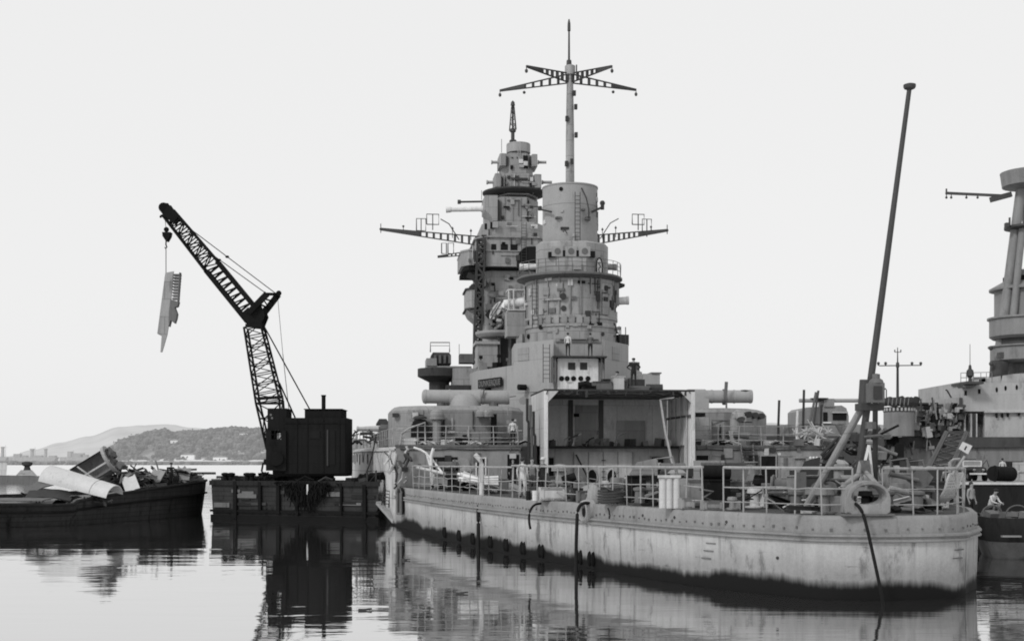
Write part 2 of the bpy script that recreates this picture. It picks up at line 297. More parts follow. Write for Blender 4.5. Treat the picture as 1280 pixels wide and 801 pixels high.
# ---------------------------------------------------------------- people
def person(label, base, rz, shirt, legs, pose='stand', hat=None, sc=1.0, hair='hair', seed=0, group=None):
    J = {'pel': (0, 0, .96, .15, .11), 'waist': (0, 0, 1.12, .135, .1), 'chest': (0, .01, 1.34, .165, .11), 'neck': (0, 0, 1.5, .058, .06), 'jaw': (0, -.02, 1.575, .066, .075), 'head': (0, -.01, 1.66, .08, .1), 'top': (0, .0, 1.735, .06, .075)}
    S = {}
    for sgn, n in ((1, 'l'), (-1, 'r')):
        J.update({'sh' + n: (.19 * sgn, .01, 1.43, .065, .065), 'el' + n: (.25 * sgn, .03, 1.15, .046, .046), 'wr' + n: (.25 * sgn, -.05, .91, .03, .03), 'pa' + n: (.25 * sgn, -.07, .84, .036, .022),
                  'hi' + n: (.1 * sgn, 0, .88, .095, .1), 'kn' + n: (.115 * sgn, -.015, .5, .062, .065), 'an' + n: (.12 * sgn, .02, .09, .044, .046), 'to' + n: (.135 * sgn, -.15, .035, .038, .034)})
    def st(n, x, y, z): J[n] = (x, y, z) + tuple(J[n][3:])
    if pose == 'akimbo':
        for s_, n in ((1, 'l'), (-1, 'r')): st('el' + n, .43 * s_, .06, 1.2); st('wr' + n, .21 * s_, -.06, 1.06); st('pa' + n, .17 * s_, -.11, 1.02)
    elif pose == 'point':
        st('ell', .3, -.16, 1.3); st('wrl', .3, -.42, 1.33); st('pal', .3, -.5, 1.34)
    elif pose == 'lean':
        for s_, n in ((1, 'l'), (-1, 'r')): st('el' + n, .27 * s_, -.12, 1.17); st('wr' + n, .2 * s_, -.36, 1.16); st('pa' + n, .18 * s_, -.43, 1.15)
    elif pose == 'cross':
        for s_, n in ((1, 'l'), (-1, 'r')): st('el' + n, .25 * s_, -.08, 1.16); st('wr' + n, .03 * s_, -.2, 1.2 + .03 * s_); st('pa' + n, -.05 * s_, -.19, 1.22 + .03 * s_)
    elif pose in ('crouch', 'sit'):
        dz = -.5 if pose == 'crouch' else -.48
        for n in ('pel', 'waist', 'chest', 'neck', 'jaw', 'head', 'top', 'shl', 'shr'):
            x, y, z = J[n][:3]; st(n, x, y - max(0, z - .96) * .45 + (.12 if pose == 'crouch' else .1), z + dz - max(0, z - .96) * .08)
        for s_, n in ((1, 'l'), (-1, 'r')):
            st('hi' + n, .11 * s_, .1, .88 + dz); st('kn' + n, .17 * s_, -.3, .5); st('an' + n, .15 * s_, -.16, .09); st('to' + n, .16 * s_, -.33, .035)
            st('el' + n, .24 * s_, -.2, .68); st('wr' + n, .15 * s_, -.42, .6); st('pa' + n, .13 * s_, -.49, .58)
    ed = [('pel', 'waist'), ('waist', 'chest'), ('chest', 'neck'), ('neck', 'jaw'), ('jaw', 'head'), ('head', 'top')]
    for n in 'lr': ed += [('chest', 'sh' + n), ('sh' + n, 'el' + n), ('el' + n, 'wr' + n), ('wr' + n, 'pa' + n), ('pel', 'hi' + n), ('hi' + n, 'kn' + n), ('kn' + n, 'an' + n), ('an' + n, 'to' + n)]
    J['nose'] = tuple(Vector(J['head'][:3]) + Vector((0, -.115, -.03))) + (.012, .012); ed.append(('head', 'nose'))
    for s_, n in ((1, 'l'), (-1, 'r')):
        J['ear' + n] = tuple(Vector(J['head'][:3]) + Vector((.088 * s_, .01, -.015))) + (.012, .02); ed.append(('head', 'ear' + n))
        p = Vector(J['pa' + n][:3]); d = (p - Vector(J['wr' + n][:3])).normalized(); a = d.cross(Vector((1, 0, 0.01))).normalized()
        for i in range(4):
            ln = (.075, .085, .08, .06)[i]; k1 = p + a * (.03 - .02 * i) + d * .045; k2 = k1 + d * ln * .8 + Vector((-.02 * s_, 0, 0))
            J['f%d%s' % (i, n)] = tuple(k1) + (.0095,) * 2; J['g%d%s' % (i, n)] = tuple(k2) + (.008,) * 2; ed += [('pa' + n, 'f%d%s' % (i, n)), ('f%d%s' % (i, n), 'g%d%s' % (i, n))]
        k1 = p + a * .045 - d * .01; k2 = k1 + a * .02 + d * .045; J['t1' + n] = tuple(k1) + (.011,) * 2; J['t2' + n] = tuple(k2) + (.009,) * 2; ed += [('pa' + n, 't1' + n), ('t1' + n, 't2' + n)]
    names = list(J); ix = {n: i for i, n in enumerate(names)}
    me = bpy.data.meshes.new('person'); me.from_pydata([J[n][:3] for n in names], [(ix[a], ix[b]) for a, b in ed], [])
    o = bpy.data.objects.new('person_tmp', me); COL.objects.link(o); sk = o.modifiers.new('skin', 'SKIN'); sk.use_smooth_shade = True
    o.modifiers.new('sub', 'SUBSURF').levels = 1
    if not me.skin_vertices: pass
    lay = me.skin_vertices[0].data
    for n in names: lay[ix[n]].radius = J[n][3:5]
    lay[ix['pel']].use_root = True
    dg = bpy.context.evaluated_depsgraph_get(); dg.update(); m2 = bpy.data.meshes.new_from_object(o.evaluated_get(dg), depsgraph=dg)
    bpy.data.objects.remove(o)
    m2.materials.clear()
    for q in (shirt, legs, 'skin', 'cloth_dark'): m2.materials.append(M[q])
    def bone(c):
        best = (9, '')
        for a, b in ed:
            p, q = Vector(J[a][:3]), Vector(J[b][:3]); tt = max(0, min(1, (c - p).dot(q - p) / max(1e-6, (q - p).length_squared)))
            dd = (c - p.lerp(q, tt)).length - .5 * (J[a][3] * (1 - tt) + J[b][3] * tt)
            if dd < best[0]: best = (dd, a, b)
        return best[1:]
    for f in m2.polygons:
        a, b = bone(f.center); f.use_smooth = True
        if b[:2] in ('he', 'to') and a in ('jaw', 'head') or b in ('jaw', 'nose', 'earl', 'earr') or b[:2] in ('pa',) or a[:2] == 'pa' or b[0] in 'fgt' and b[:2] != 'to': i = 2
        elif a[:2] == 'an': i = 3
        elif a[:2] in ('pe', 'hi', 'kn') and b not in ('waist',): i = 1
        else: i = 0
        f.material_index = i
    pr = bpy.data.objects.new('person', m2); COL.objects.link(pr); pr.location = base; pr.rotation_euler = (0, 0, rz); pr.scale = (sc,) * 3
    tag(pr, label, 'person', group); ORG[pr.name] = Vector()
    h = Vector(J['head'][:3])
    if hat: 
        b = MB(); b.lathe(h + Vector((0, 0, .045)), [(.112, -.02), (.116, .02), (.1, .07), (.05, .095), (.0, .1)], 14); b.lathe(h + Vector((0, -.07, .03)), [(.085, 0), (.09, .008), (.0, .014)], 12); b.build('cap', hat, pr)
    else:
        b = MB(); b.ball(h + Vector((0, .022, .035)), .108, 12, (.92, 1, .95)); b.build('hair', hair, pr)
    for s_ in (1, -1): b = MB(); b.ball(h + Vector((.034 * s_, -.096, .002)), .011, 6); b.build('eye', 'glass_dark', pr)
    return pr
# ================================================================ THE BATTLESHIP
ship = bpy.data.objects.new('battleship', None); COL.objects.link(ship); ship.matrix_world = SHIP_M
ORG[ship.name] = Vector()
tag(ship, 'huge grey battleship with tall masts and open hangar, moored stern-on and partly cut up', 'battleship')
WT = [(0, 0), (.12, 1.1), (.45, 1.95), (1.3, 2.75), (3, 3.95), (6, 5.25), (11.4, 6.95), (17.7, 8.9), (25, 10.6), (32.4, 12.0), (40, 13.3), (48, 14.4), (60, 15.3), (75, 15.6), (110, 15.5), (135, 13.8), (155, 11), (175, 7.4), (195, 3.7), (215, 0.05)]
def hw(v):
    for (a, wa), (b, wb) in zip(WT, WT[1:]):
        if v <= b: t_ = (v - a) / (b - a); return wa + (wb - wa) * t_
    return 0
VS = [0, .03, .12, .27, .45, .8, 1.3, 2, 3, 4.4, 6, 8.5, 11.4, 14.5, 17.7, 21, 25, 29, 32.4, 36, 40, 43, 46]
def smoothw(v):
    if v < 1.3: return math.sqrt(max(0, 1 - (1 - v / 1.3) ** 2)) * 2.75 * (1 if v > .6 else 1)
    return hw(v)
OUT = [Vector((-smoothw(v), v, 0)) for v in reversed(VS)] + [Vector((smoothw(v), v, 0)) for v in VS[1:]]
NRM = []
for i, p in enumerate(OUT):
    a, b = OUT[max(0, i - 1)], OUT[min(len(OUT) - 1, i + 1)]; d = (b - a).normalized(); NRM.append(Vector((d.y, -d.x, 0)))
def off(i, dw, z): p = OUT[i] - NRM[i] * -dw; return Vector((p.x, p.y, z))
def strip(prof, idx=None): return [[off(i, dw, z) for i in (idx or range(len(OUT)))] for dw, z in prof]
b = MB(); b.sheet(strip([(-.5, -1.5), (0, 0), (.03, .9), (.05, 1.72)])); hull = b.build('stern_hull', 'hull_paint', ship, smooth=60)
b = MB(); b.sheet(strip([(.03, 1.7), (.16, 1.73), (.16, 1.79), (.1, 1.81), (.1, 1.86), (.17, 1.88), (.17, 1.94), (.04, 1.97)])); b.build('rubbing_strake', 'sheer_paint', hull, smooth=0)
b = MB(); b.sheet(strip([(.04, 1.965), (.04, 2.35), (.02, 2.46), (-.03, 2.5), (-.2, 2.502)])); b.build('sheer_strake', 'sheer_paint', hull, smooth=50)
b = MB()
acc = 0
for i in range(len(OUT) - 1):
    p, q = off(i, .05, 2.1), off(i + 1, .05, 2.1); n = max(1, int((q - p).length / .36))
    for k in range(n):
        c = p.lerp(q, (k + .5 + RND.uniform(-.2, .2)) / n); e_ = RND.uniform(.04, .085); b.obox(c + Vector((0, 0, RND.uniform(-.03, .03))), (e_, .045, e_), math.atan2((q - p).y, (q - p).x))
o = b.build('rivet_row', 'mid_steel', hull); o['kind'] = 'stuff'
b = MB(); pl = [off(i, -.19, 2.495) for i in range(len(OUT))]; b.add(pl, [list(range(len(pl)))]); b.build('quarterdeck', 'deck_planks', ship, smooth=0)
def hullp(px, z, dw=.06):                 # a point on the port or starboard stern side seen at column px
    best = None
    for i in range(len(OUT) - 1):
        for s_ in range(12):
            t_ = s_ / 12; p = off(i, dw, z).lerp(off(i + 1, dw, z), t_); wp = SHIP_M @ p; x = 640 + wp.x / wp.y * FPX
            if best is None or abs(x - px) + wp.y * .02 < best[0]: best = (abs(x - px) + wp.y * .02, p, NRM[i].lerp(NRM[i + 1], t_).normalized())
    return best[1], best[2]
# dark zinc blocks along the waterline, draught ticks, scuppers
for px in (556, 573, 592, 613, 632, 654, 677, 722, 738):
    p, n = hullp(px, .38, .04); t_ = Vector((-n.y, n.x, 0))
    b = MB()
    for sg in (-1, 1): b.ball(p + t_ * sg * .16, .2, 8, (.55, .55, 1.5))
    b.build('waterline_block', 'black_iron', hull)
for px in (1196, 884):
    for k in range(3):
        p, n = hullp(px + k * 2, .95 + .25 * k, .06); t_ = Vector((-n.y, n.x, 0)); b = MB(); b.beam(p - t_ * .26, p + t_ * .22, .03, .03); b.build('draught_mark', 'mid_steel', hull)
for px, z in ((806, 2.2), (842, 2.22), (910, 2.18), (972, 1.15)):
    p, n = hullp(px, z, .02); b = MB(); b.cyl(p, p + n * .05, .05, n=7); b.build('scupper', 'dark_steel', hull)
# forward hull, one deck higher, with the bulge under the port guns
VF = [46, 47, 48.5, 50, 52, 54, 56, 58, 61, 64, 67, 70, 73, 77, 81, 86, 95, 115, 135, 155, 175, 195, 215]
def bulge(v): return 1.9 * max(0, math.cos((v - 70) / 16 * PI / 2)) if 54 < v < 86 else 0
def side(v, sg, dw, z, k): return Vector((sg * max(.02, hw(v) + dw + bulge(v) * k), v, z))
b = MB()
for sg in (-1, 1):
    b.sheet([[side(v, sg, dw, z, k) for v in VF] for dw, z, k in ((-.4, -1.5, .6), (0, 0, .8), (.05, 1.0, .97), (.05, 2.3, 1), (.05, 4.5, 1), (-.05, 4.85, 1))])
b.add([side(46, -1, 0, -1, 0), side(46, 1, 0, -1, 0), side(46, 1, 0, 2.45, 1), side(46, -1, 0, 2.45, 1)], [[0, 1, 2, 3]])
fhull = b.build('side_hull', 'hull_side', ship, smooth=50)
b = MB()
for sg in (-1, 1): b.sheet([[side(v, sg, dw, z, 1) for v in VF] for dw, z in ((-.04, 4.83), (.1, 4.86), (.1, 4.93), (-.05, 4.95), (-.3, 5.1), (-.6, 5.15))])
b.build('deck_edge', 'light_grey', fhull, smooth=60)
b = MB(); ring = [side(v, -1, -.55, 5.14, 1) for v in VF] + [side(v, 1, -.55, 5.14, 1) for v in reversed(VF)]; b.add(ring, [list(range(len(ring)))]); b.build('upper_deck', 'deck_planks', ship, smooth=0)
for i in range(12):                                       # dark drip slots under the rim
    v = 57 + i * 1.5; p = side(v, -1, .07, 4.35, 1); b = MB(); b.obox(p + Vector((0, 0, RND.uniform(-.1, .1))), (.05, .3, .55 + RND.random() * .3), 0); b.build('side_slot', 'mid_steel', fhull)
# bulkhead across the ship at the break of the deck
zt = 5.16
b = MB(); b.box(-14.15, -5.0, 46.0, 46.3, 2.4, zt); bulk = b.build('break_bulkhead', 'wall_grey', ship)
b = MB(); b.box(4.6, 14.15, 46.0, 46.3, 2.4, zt); b.build('break_bulkhead', 'wall_grey', ship)
for x0, x1 in ((-14.2, -5.0), (4.6, 14.2)): b = MB(); b.box(x0, x1, 45.93, 46.35, zt - .1, zt + .04); b.build('deck_coaming', 'mid_steel', bulk)
def vbox(name, mat, px0, px1, py0, py1, v, dep, parent, proud=.02, label=None):    # a box on a cross wall, face at v
    a = Lv(px0, py1, v); c = Lv(px1, py0, v); b = MB(); b.box(a.x, c.x, v - proud, v + dep, a.z, c.z); return b.build(name, mat, parent, label=label)
def doorway(px0, px1, py0, py1, v, parent, open_=True, fr='wall_grey'):
    a = Lv(px0, py1, v); c = Lv(px1, py0, v); x0, x1, z0, z1 = a.x, c.x, a.z, c.z
    b = MB(); f = .09
    b.box(x0 - f, x0, v - .1, v + .02, z0 - f, z1 + f); b.box(x1, x1 + f, v - .1, v + .02, z0 - f, z1 + f); b.box(x0, x1, v - .1, v + .02, z1, z1 + f); b.box(x0, x1, v - .1, v + .02, z0 - f, z0)
    d = b.build('door_frame', fr, parent)
    b = MB(); b.box(x0, x1, v - .045, v - .004, z0, z1)
    if not open_:
        b.box(x0 + .12, x1 - .12, v - .075, v - .045, z1 - .45, z1 - .37)
    b.build('door_opening' if open_ else 'door', 'flat_black' if open_ else 'ship_grey', d); return d
doorway(596, 606, 573, 605, 46, bulk, True, 'white_paint'); doorway(634, 649, 568, 612, 46, bulk); doorway(870, 885, 569, 592, 46, bulk); doorway(889, 903, 570, 590, 46, bulk, False)
doorway(951, 969, 570, 612, 46, bulk); doorway(974, 991, 570, 612, 46, bulk, False)
for px, py in ((872, 562), (884, 562), (953, 563), (968, 563), (637, 565), (649, 565)):
    p = Lv(px, py, 45.95); b = MB(); b.beam(p, p + Vector((.12 if px % 2 else -.12, -.2, .35)), .05); b.build('door_clip', 'mid_steel', bulk)
for r_ in range(2):
    for k in range(4):
        p = Lv(1013 + k * 4, 572 + 8 * r_, 45.95); b = MB(); b.ball(p, .1, 8); b.build('insulator', 'white_paint', bulk)
# dark winch recess with torn machinery left of the white framed door
vbox('recess', 'flat_black', 541, 572, 571, 588, 46, .02, bulk, .03)
p = Lv(546, 582, 45.7); b = MB(); b.cyl(p, p + Vector((1.1, 0, 0)), .28, n=12); b.cyl(p + Vector((-.08, 0, 0)), p, .42, n=12); b.cyl(p + Vector((1.1, 0, 0)), p + Vector((1.2, 0, 0)), .42, n=12); b.build('wall_winch', 'mid_steel', bulk)
p = Lv(579, 580, 45.8); b = MB(); b.cyl(p, p + Vector((0, .2, 0)), .42, n=14); b.build('vent_disc', 'ship_grey', bulk)
vbox('cable_box', 'dark_steel', 901, 905, 568, 579, 46, .02, bulk, .14)
# sloping ladder to the upper deck
a0, a1, c0, c1 = Lv(929, 590, 45.0), Lv(943, 590, 45.0), Lv(926, 556, 45.9), Lv(941, 556, 45.9)
b = MB(); b.beam(a0, c0, .08, .16); b.beam(a1, c1, .08, .16); lad = b.build('deck_ladder', 'mid_steel', ship)
for i in range(1, 8): b = MB(); b.beam(a0.lerp(c0, i / 8), a1.lerp(c1, i / 8), .28, .05); b.build('tread', 'dark_steel', lad)

# ---- railings: one mesh of rails, each stanchion a child
def railing(name, pts, hs, rr, post_r, spacing, mat='rail_paint', parent=ship, skip=(), top_r=None, posts=None):
    b = MB()
    fine = []
    for p, q in zip(pts, pts[1:]):
        n = max(1, int((q - p).length / .8)); fine += [p.lerp(q, i / n) for i in range(n)]
    fine.append(pts[-1])
    for k, h in enumerate(hs):
        tp = k == len(hs) - 1
        b.tube([p + Vector((RND.uniform(-.02, .02), RND.uniform(-.02, .02), h + (RND.uniform(-.012, .012) if tp else RND.uniform(-.05, .02)))) for p in fine], (top_r or rr) if tp else rr * RND.uniform(.75, 1.1), 6)
    rl = b.build(name, mat, parent); tot = sum((q - p).length for p, q in zip(pts, pts[1:]))
    n = max(1, int(round(tot / spacing))); s_ = 0; want = [tot * i / n for i in range(n + 1)]; k = 0
    for p, q in zip(pts, pts[1:]):
        ln = (q - p).length
        while k < len(want) and want[k] <= s_ + ln + 1e-6:
            c = p.lerp(q, min(1, max(0, (want[k] - s_ + RND.uniform(-.12, .12)) / max(ln, 1e-6)))); lean = Vector((RND.uniform(-.06, .06), RND.uniform(-.04, .04), 0)); b = MB(); b.cyl(c, c + Vector((0, 0, hs[-1])) + lean, post_r * RND.uniform(.8, 1.15), n=6); b.build('stanchion', mat, rl); k += 1
        s_ += ln
    return rl
def edge(px0, px1, z=2.5, dw=-.25):       # run of deck edge between two columns
    pts = [(640 + (SHIP_M @ off(i, dw, z)).x / (SHIP_M @ off(i, dw, z)).y * FPX, off(i, dw, z), i) for i in range(len(OUT))]
    lo = hullp(px0, z, dw)[0]; hi = hullp(px1, z, dw)[0]
    mid = [p for x, p, i in pts if px0 < x < px1 and (i < len(OUT) // 2 + 4 or p.y < 5) and p.y > -1 and min((p - lo).length, (p - hi).length) > .3 and (p.x < 0 or p.y < 6)]
    return [lo] + mid + [hi]
railing('guard_rail', edge(517, 640), (.34, .74, 1.36), .02, .03, 1.75, top_r=.045)
railing('guard_rail', edge(641, 880), (.34, .8, 1.42), .021, .03, 1.02, top_r=.052)
railing('guard_rail', edge(903, 1066), (.34, .8, 1.42), .02, .028, .9, top_r=.05)
railing('guard_rail', edge(1104, 1205), (.34, .78, 1.4), .02, .028, .85, top_r=.05)
pts = [Vector((hw(v) - .3, v, 2.5)) for v in (6, 11.4, 17.7, 25, 32.4, 40)]
railing('guard_rail', pts, (.34, .74, 1.36), .03, .04, 2.4, top_r=.06)
# upper-deck railings, port and starboard of the hangar
P0 = [Lv(493, 557, 46.15), Lv(648, 557, 46.15)]
for p in P0: p.z = 5.17
railing('guard_rail', P0, (.25, .5, .85, 1.25), .028, .04, 1.55)
P1 = [Lv(867, 557, 46.15), Lv(1037, 557, 46.15)]
for p in P1: p.z = 5.17
railing('guard_rail', P1, (.35, .75, 1.28), .028, .04, 1.5)
P2 = [Vector((-14.2, 46.2, 5.17)), Vector((-14.6, 50, 5.17)), Vector((-15.3, 58, 5.17)), Vector((-16.9, 66, 5.17)), Vector((-17.1, 70, 5.17))]
railing('guard_rail', P2, (.5, 1.1), .025, .035, 1.3)
b = MB(); p = Lv(500, 556, 46); b.tube([p, p + Vector((.1, 0, .7)), p + Vector((.5, 0, 1.05)), p + Vector((1.6, 0, 1.45)), p + Vector((1.62, 0, .2))], .07); b.build('bent_rail', 'rail_paint', ship)
b = MB(); p = Lv(1012, 536, 45.8); q = Lv(1034, 552, 45.8); b.tube([p, p.lerp(q, .4) + Vector((0, 0, .1)), q, q + Vector((.05, 0, -1.2))], .07); b.build('bent_rail', 'rail_paint', ship)

# ---- hangar: open box, seven metres deep, its aft wall gone
a, c = Lv(683, 590, 44), Lv(865, 486, 44); HX0, HX1, HZ = a.x, c.x, 8.72
b = MB(); b.box(HX0 - .16, HX1 + .16, 43.9, 51.2, HZ - .12, HZ); hang = b.build('hangar_roof', 'dark_steel', ship)
for i in range(7):
    y = 44.3 + i * 1.1; b = MB(); b.box(HX0, HX1, y - .06, y + .06, HZ - .34, HZ - .121); b.build('roof_beam', 'mid_steel', hang)
b = MB(); b.box(HX0 - .16, HX0, 43.95, 50.8, 3.6, HZ - .125); hl = b.build('hangar_side', 'light_grey', ship)
b = MB(); b.box(HX0 - .16, HX0 + .08, 43.86, 43.948, 3.4, HZ - .13); b.build('edge_flange', 'white_paint', hl)
b = MB(); b.slab([(HX0 + .08, 43.87, HZ - .13), (HX0 + .75, 43.87, HZ - .13), (HX0 + .08, 43.87, HZ - .85)], (0, .06, 0)); b.build('gusset', 'light_grey', hl)
b = MB(); n = 34; top = HZ - .125; zb = 5.0
y0_, y1_ = 43.95, 50.8
rows = [[Vector((HX1 + (.045 if k % 2 else -.045), y0_ + (y1_ - y0_) * k / n, z)) for k in range(n + 1)] for z in (3.85, top)]
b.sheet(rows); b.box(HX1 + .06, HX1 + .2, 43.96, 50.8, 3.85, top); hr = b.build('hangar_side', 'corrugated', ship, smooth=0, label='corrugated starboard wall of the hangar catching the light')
b = MB(); b.box(HX1 - .08, HX1 + .16, 43.86, 43.94, 3.85, HZ - .13); b.build('edge_flange', 'white_paint', hr)
b = MB(); b.slab([(HX1 - .08, 43.87, HZ - .13), (HX1 - .8, 43.87, HZ - .13), (HX1 - .08, 43.87, HZ - .85)], (0, .06, 0)); b.build('gusset', 'light_grey', hr)
b = MB(); b.box(HX1 - .12, HX1 - .07, 43.95, 50.8, 7.0, 7.14); b.build('stringer', 'mid_steel', hr)
b = MB(); p = Vector((HX1 - 2.0, 44.3, 8.1)); b.tube([p + Vector((.9, 0, .15)), p, p + Vector((.35, .1, -2.1)), p + Vector((.9, .2, -4.4))], .08); b.build('hanging_pipe', 'light_grey', hr)
b = MB(); b.box(HX1 - 1.3, HX1 + .5, 43.3, 45.4, 3.74, 3.85); b.box(HX1 - 1.2, HX1 + .3, 45.2, 45.4, 2.5, 3.74); b.build('hangar_sill', 'mid_steel', hr)
# back wall of the hangar: frames, hung panels, and the lower bulkhead under the hangar floor
b = MB(); b.box(HX0 + .01, HX1 - .06, 50.8, 51.1, 2.5, HZ - .125); back = b.build('hangar_back', 'hangar_inner', ship)
aL = Lv(700, 557, 50.8).x; aR = Lv(806, 557, 50.8).x
b = MB(); b.box(aL, aR, 50.76, 50.795, 5.2, HZ - .36); b.build('back_recess', 'hangar_inner', back)
for px in (713, 751): x = Lv(px, 500, 50.8).x; b = MB(); b.box(x - .16, x + .16, 50.64, 50.755, 5.15, HZ - .36); b.build('back_post', 'mid_steel', back)
x0, x1 = Lv(771, 0, 50.6).x, Lv(806, 0, 50.6).x; b = MB(); b.box(x0, x1, 50.55, 50.63, 5.2, 6.95); b.build('hung_panel', 'lower_wall', back)
x0, x1 = Lv(719, 0, 50.6).x, Lv(748, 0, 50.6).x; b = MB(); b.box(x0, x1, 50.66, 50.72, 5.25, 8.0); b.build('hung_panel', 'lower_wall', back)
b = MB(); b.box(HX0 + .01, HX1 - .1, 47.2, 50.79, 4.98, 5.14); b.build('hangar_floor', 'mid_steel', ship)
b = MB(); b.box(HX0 + .01, HX1 - .1, 47.2, 47.4, 2.45, 4.975); low = b.build('lower_bulkhead', 'lower_wall', ship)
x0, x1 = Lv(717, 0, 47.2).x, Lv(790, 0, 47.2).x; b = MB(); b.box(x0, x1, 47.1, 47.19, 2.6, 4.75); lp = b.build('hatch_panel', 'light_grey', low)
b = MB()
for i in range(5): x = x0 + (x1 - x0) * i / 4; b.box(x - .03, x + .03, 47.05, 47.098, 2.6, 4.75)
b.build('panel_rib', 'wall_grey', lp)
for px, py in ((740, 597), (765, 597)):
    p = Lv(px, py, 47.05); b = MB(); m_ = [p + Vector((.33 * math.cos(q * PI / 8), 0, .55 * math.sin(q * PI / 8))) for q in range(16)]; b.slab(m_, (0, .04, 0)); b.build('oval_hatch', 'flat_black', low)
    b = MB(); b.tube([p + Vector((.36 * math.cos(q * PI / 8), -.02, .58 * math.sin(q * PI / 8))) for q in range(17)], .05); b.build('hatch_rim', 'light_grey', low)
p = Lv(720, 568, 46.9); q = Lv(740, 607, 46.4); b = MB(); b.beam(p, q, .09); b.build('hatch_prop', 'dark_steel', low)
doorway(814, 829, 571, 606, 47.19, low); doorway(686, 692, 572, 606, 47.19, low)
for py in (575, 582, 589, 596, 603):
    p, q = Lv(752, py, 46.95), Lv(757, py, 46.95); b = MB(); b.beam(p, q, .05); b.build('rung', 'dark_steel', low)
# pipes and cable runs on the outer port side of the hangar
for k, px in enumerate((659, 663, 667)):
    p = Lv(px, 498 + 8 * k, 45.6); b = MB(); b.tube([p, p + Vector((0, 0, -1.4)), p + Vector((.1, 0, -1.6)), p + Vector((.1, 0, -4.2))], .09); b.build('wall_pipe', 'dark_steel' if k != 1 else 'mid_steel', ship)
x0, x1 = Lv(651, 0, 46.0).x, Lv(668, 0, 46.0).x; b = MB(); b.box(x0, x1, 45.9, 47.2, 2.5, 5.1); b.build('locker', 'dark_steel', ship)
p = Lv(653, 490, 50); b = MB(); b.cyl(p + Vector((0, 0, -.6)), p + Vector((0, -.3, -.6)), .22, .27, 12); b.build('cowl', 'wall_grey', ship)

# ---- superstructure behind the hangar
def mir(p): return Vector((-p.x, p.y, p.z))
A_, B_, C_ = LG(692, 97.5), LG(643, 101), LG(595, 107.5)
fw = 78
b = MB(); base = [A_ + Vector((0, .3, 0)), B_, C_, Vector((C_.x - .5, fw, 0)), Vector((-C_.x + .5, fw, 0)), mir(C_), mir(B_), mir(A_) + Vector((0, .3, 0))]
zb = W(0, 463, 107).z; b.prism(base, 5.1, zb); sup = b.build('aft_superstructure', 'pale_grey', ship)
b = MB(); zu = W(0, 425, 98).z; upper = [A_, B_ + Vector((.02, -.02, 0)), B_ + Vector((.3, 4, 0)), mir(B_) + Vector((-.3, 4, 0)), mir(B_), mir(A_)]
rec = 1.3; upper = [A_, B_, B_ + Vector((.3, 5, 0)), mir(B_) + Vector((-.3, 5, 0)), mir(B_), mir(A_), mir(A_) + Vector((-.02, rec, 0)), A_ + Vector((.02, rec, 0))]
b.prism(upper, zb - 2.2, zu); ub = b.build('upper_block', 'pale_grey', sup)
zp = W(0, 446, 98).z
b = MB(); b.box(A_.x - .1, -A_.x + .1, A_.y - .5, A_.y + rec - .01, zp - .1, zp + .02); plat = b.build('lookout_platform', 'dark_steel', ship)
x0, x1 = Lv(697, 0, A_.y + .1).x, Lv(748, 0, A_.y + .1).x; b = MB(); b.box(x0, x1, A_.y + .15, A_.y + rec - .02, 8.9, zp - .12); wh = b.build('white_shelter', 'white_paint', ship)
for px0, px1 in ((710, 719), (725, 734)): vbox('window', 'dark_steel', px0, px1, 453, 462, A_.y + .15, .05, wh, .03)
for px in (702, 709, 717, 726, 735):
    p = Lv(px, 473, A_.y + .12); b = MB(); b.cyl(p, p + Vector((0, .04, 0)), .2, n=12); b.build('porthole', 'flat_black', wh)
for px in (689, 693): vbox('shelter_post', 'mid_steel', px, px + 2, 446, 478, A_.y - .2, .15, plat)
vbox('shelter_post', 'mid_steel', 751, 753, 446, 474, A_.y - .2, .15, plat)
vbox('porthole_strip', 'flat_black', 691.5, 694.5, 453, 459, A_.y + .1, .03, wh); vbox('porthole_strip', 'flat_black', 691.5, 694.5, 468, 474, A_.y + .1, .03, wh)
vbox('rail_back', 'wall_grey', 694, 750, 423, 427, A_.y + rec - .12, .05, plat)
p0, p1 = Lv(700, 424.5, A_.y + rec - .2), Lv(748, 424.5, A_.y + rec - .2); b = MB(); b.beam(p0, p1, .06); b.build('hand_rail', 'dark_steel', plat)
def onwall(p, q, t0, t1, z0, z1, mat, name, parent, dep=.05):
    d = (q - p); d.z = 0; n = Vector((d.y, -d.x, 0)).normalized(); n = n if n.y < 0 else -n
    a = p + d * t0; c = p + d * t1; b = MB(); b.slab([Vector((a.x, a.y, z0)) , Vector((c.x, c.y, z0)), Vector((c.x, c.y, z1)), Vector((a.x, a.y, z1))], n * dep); return b.build(name, mat, parent), a, c, n
zq = W(0, 436, 100).z; onwall(A_, B_, .62, .9, zq - .9, zq + .1, 'ship_grey', 'wall_panel', ub); onwall(mir(A_), mir(B_), .3, .6, zq - .9, zq + .1, 'ship_grey', 'wall_panel', ub)
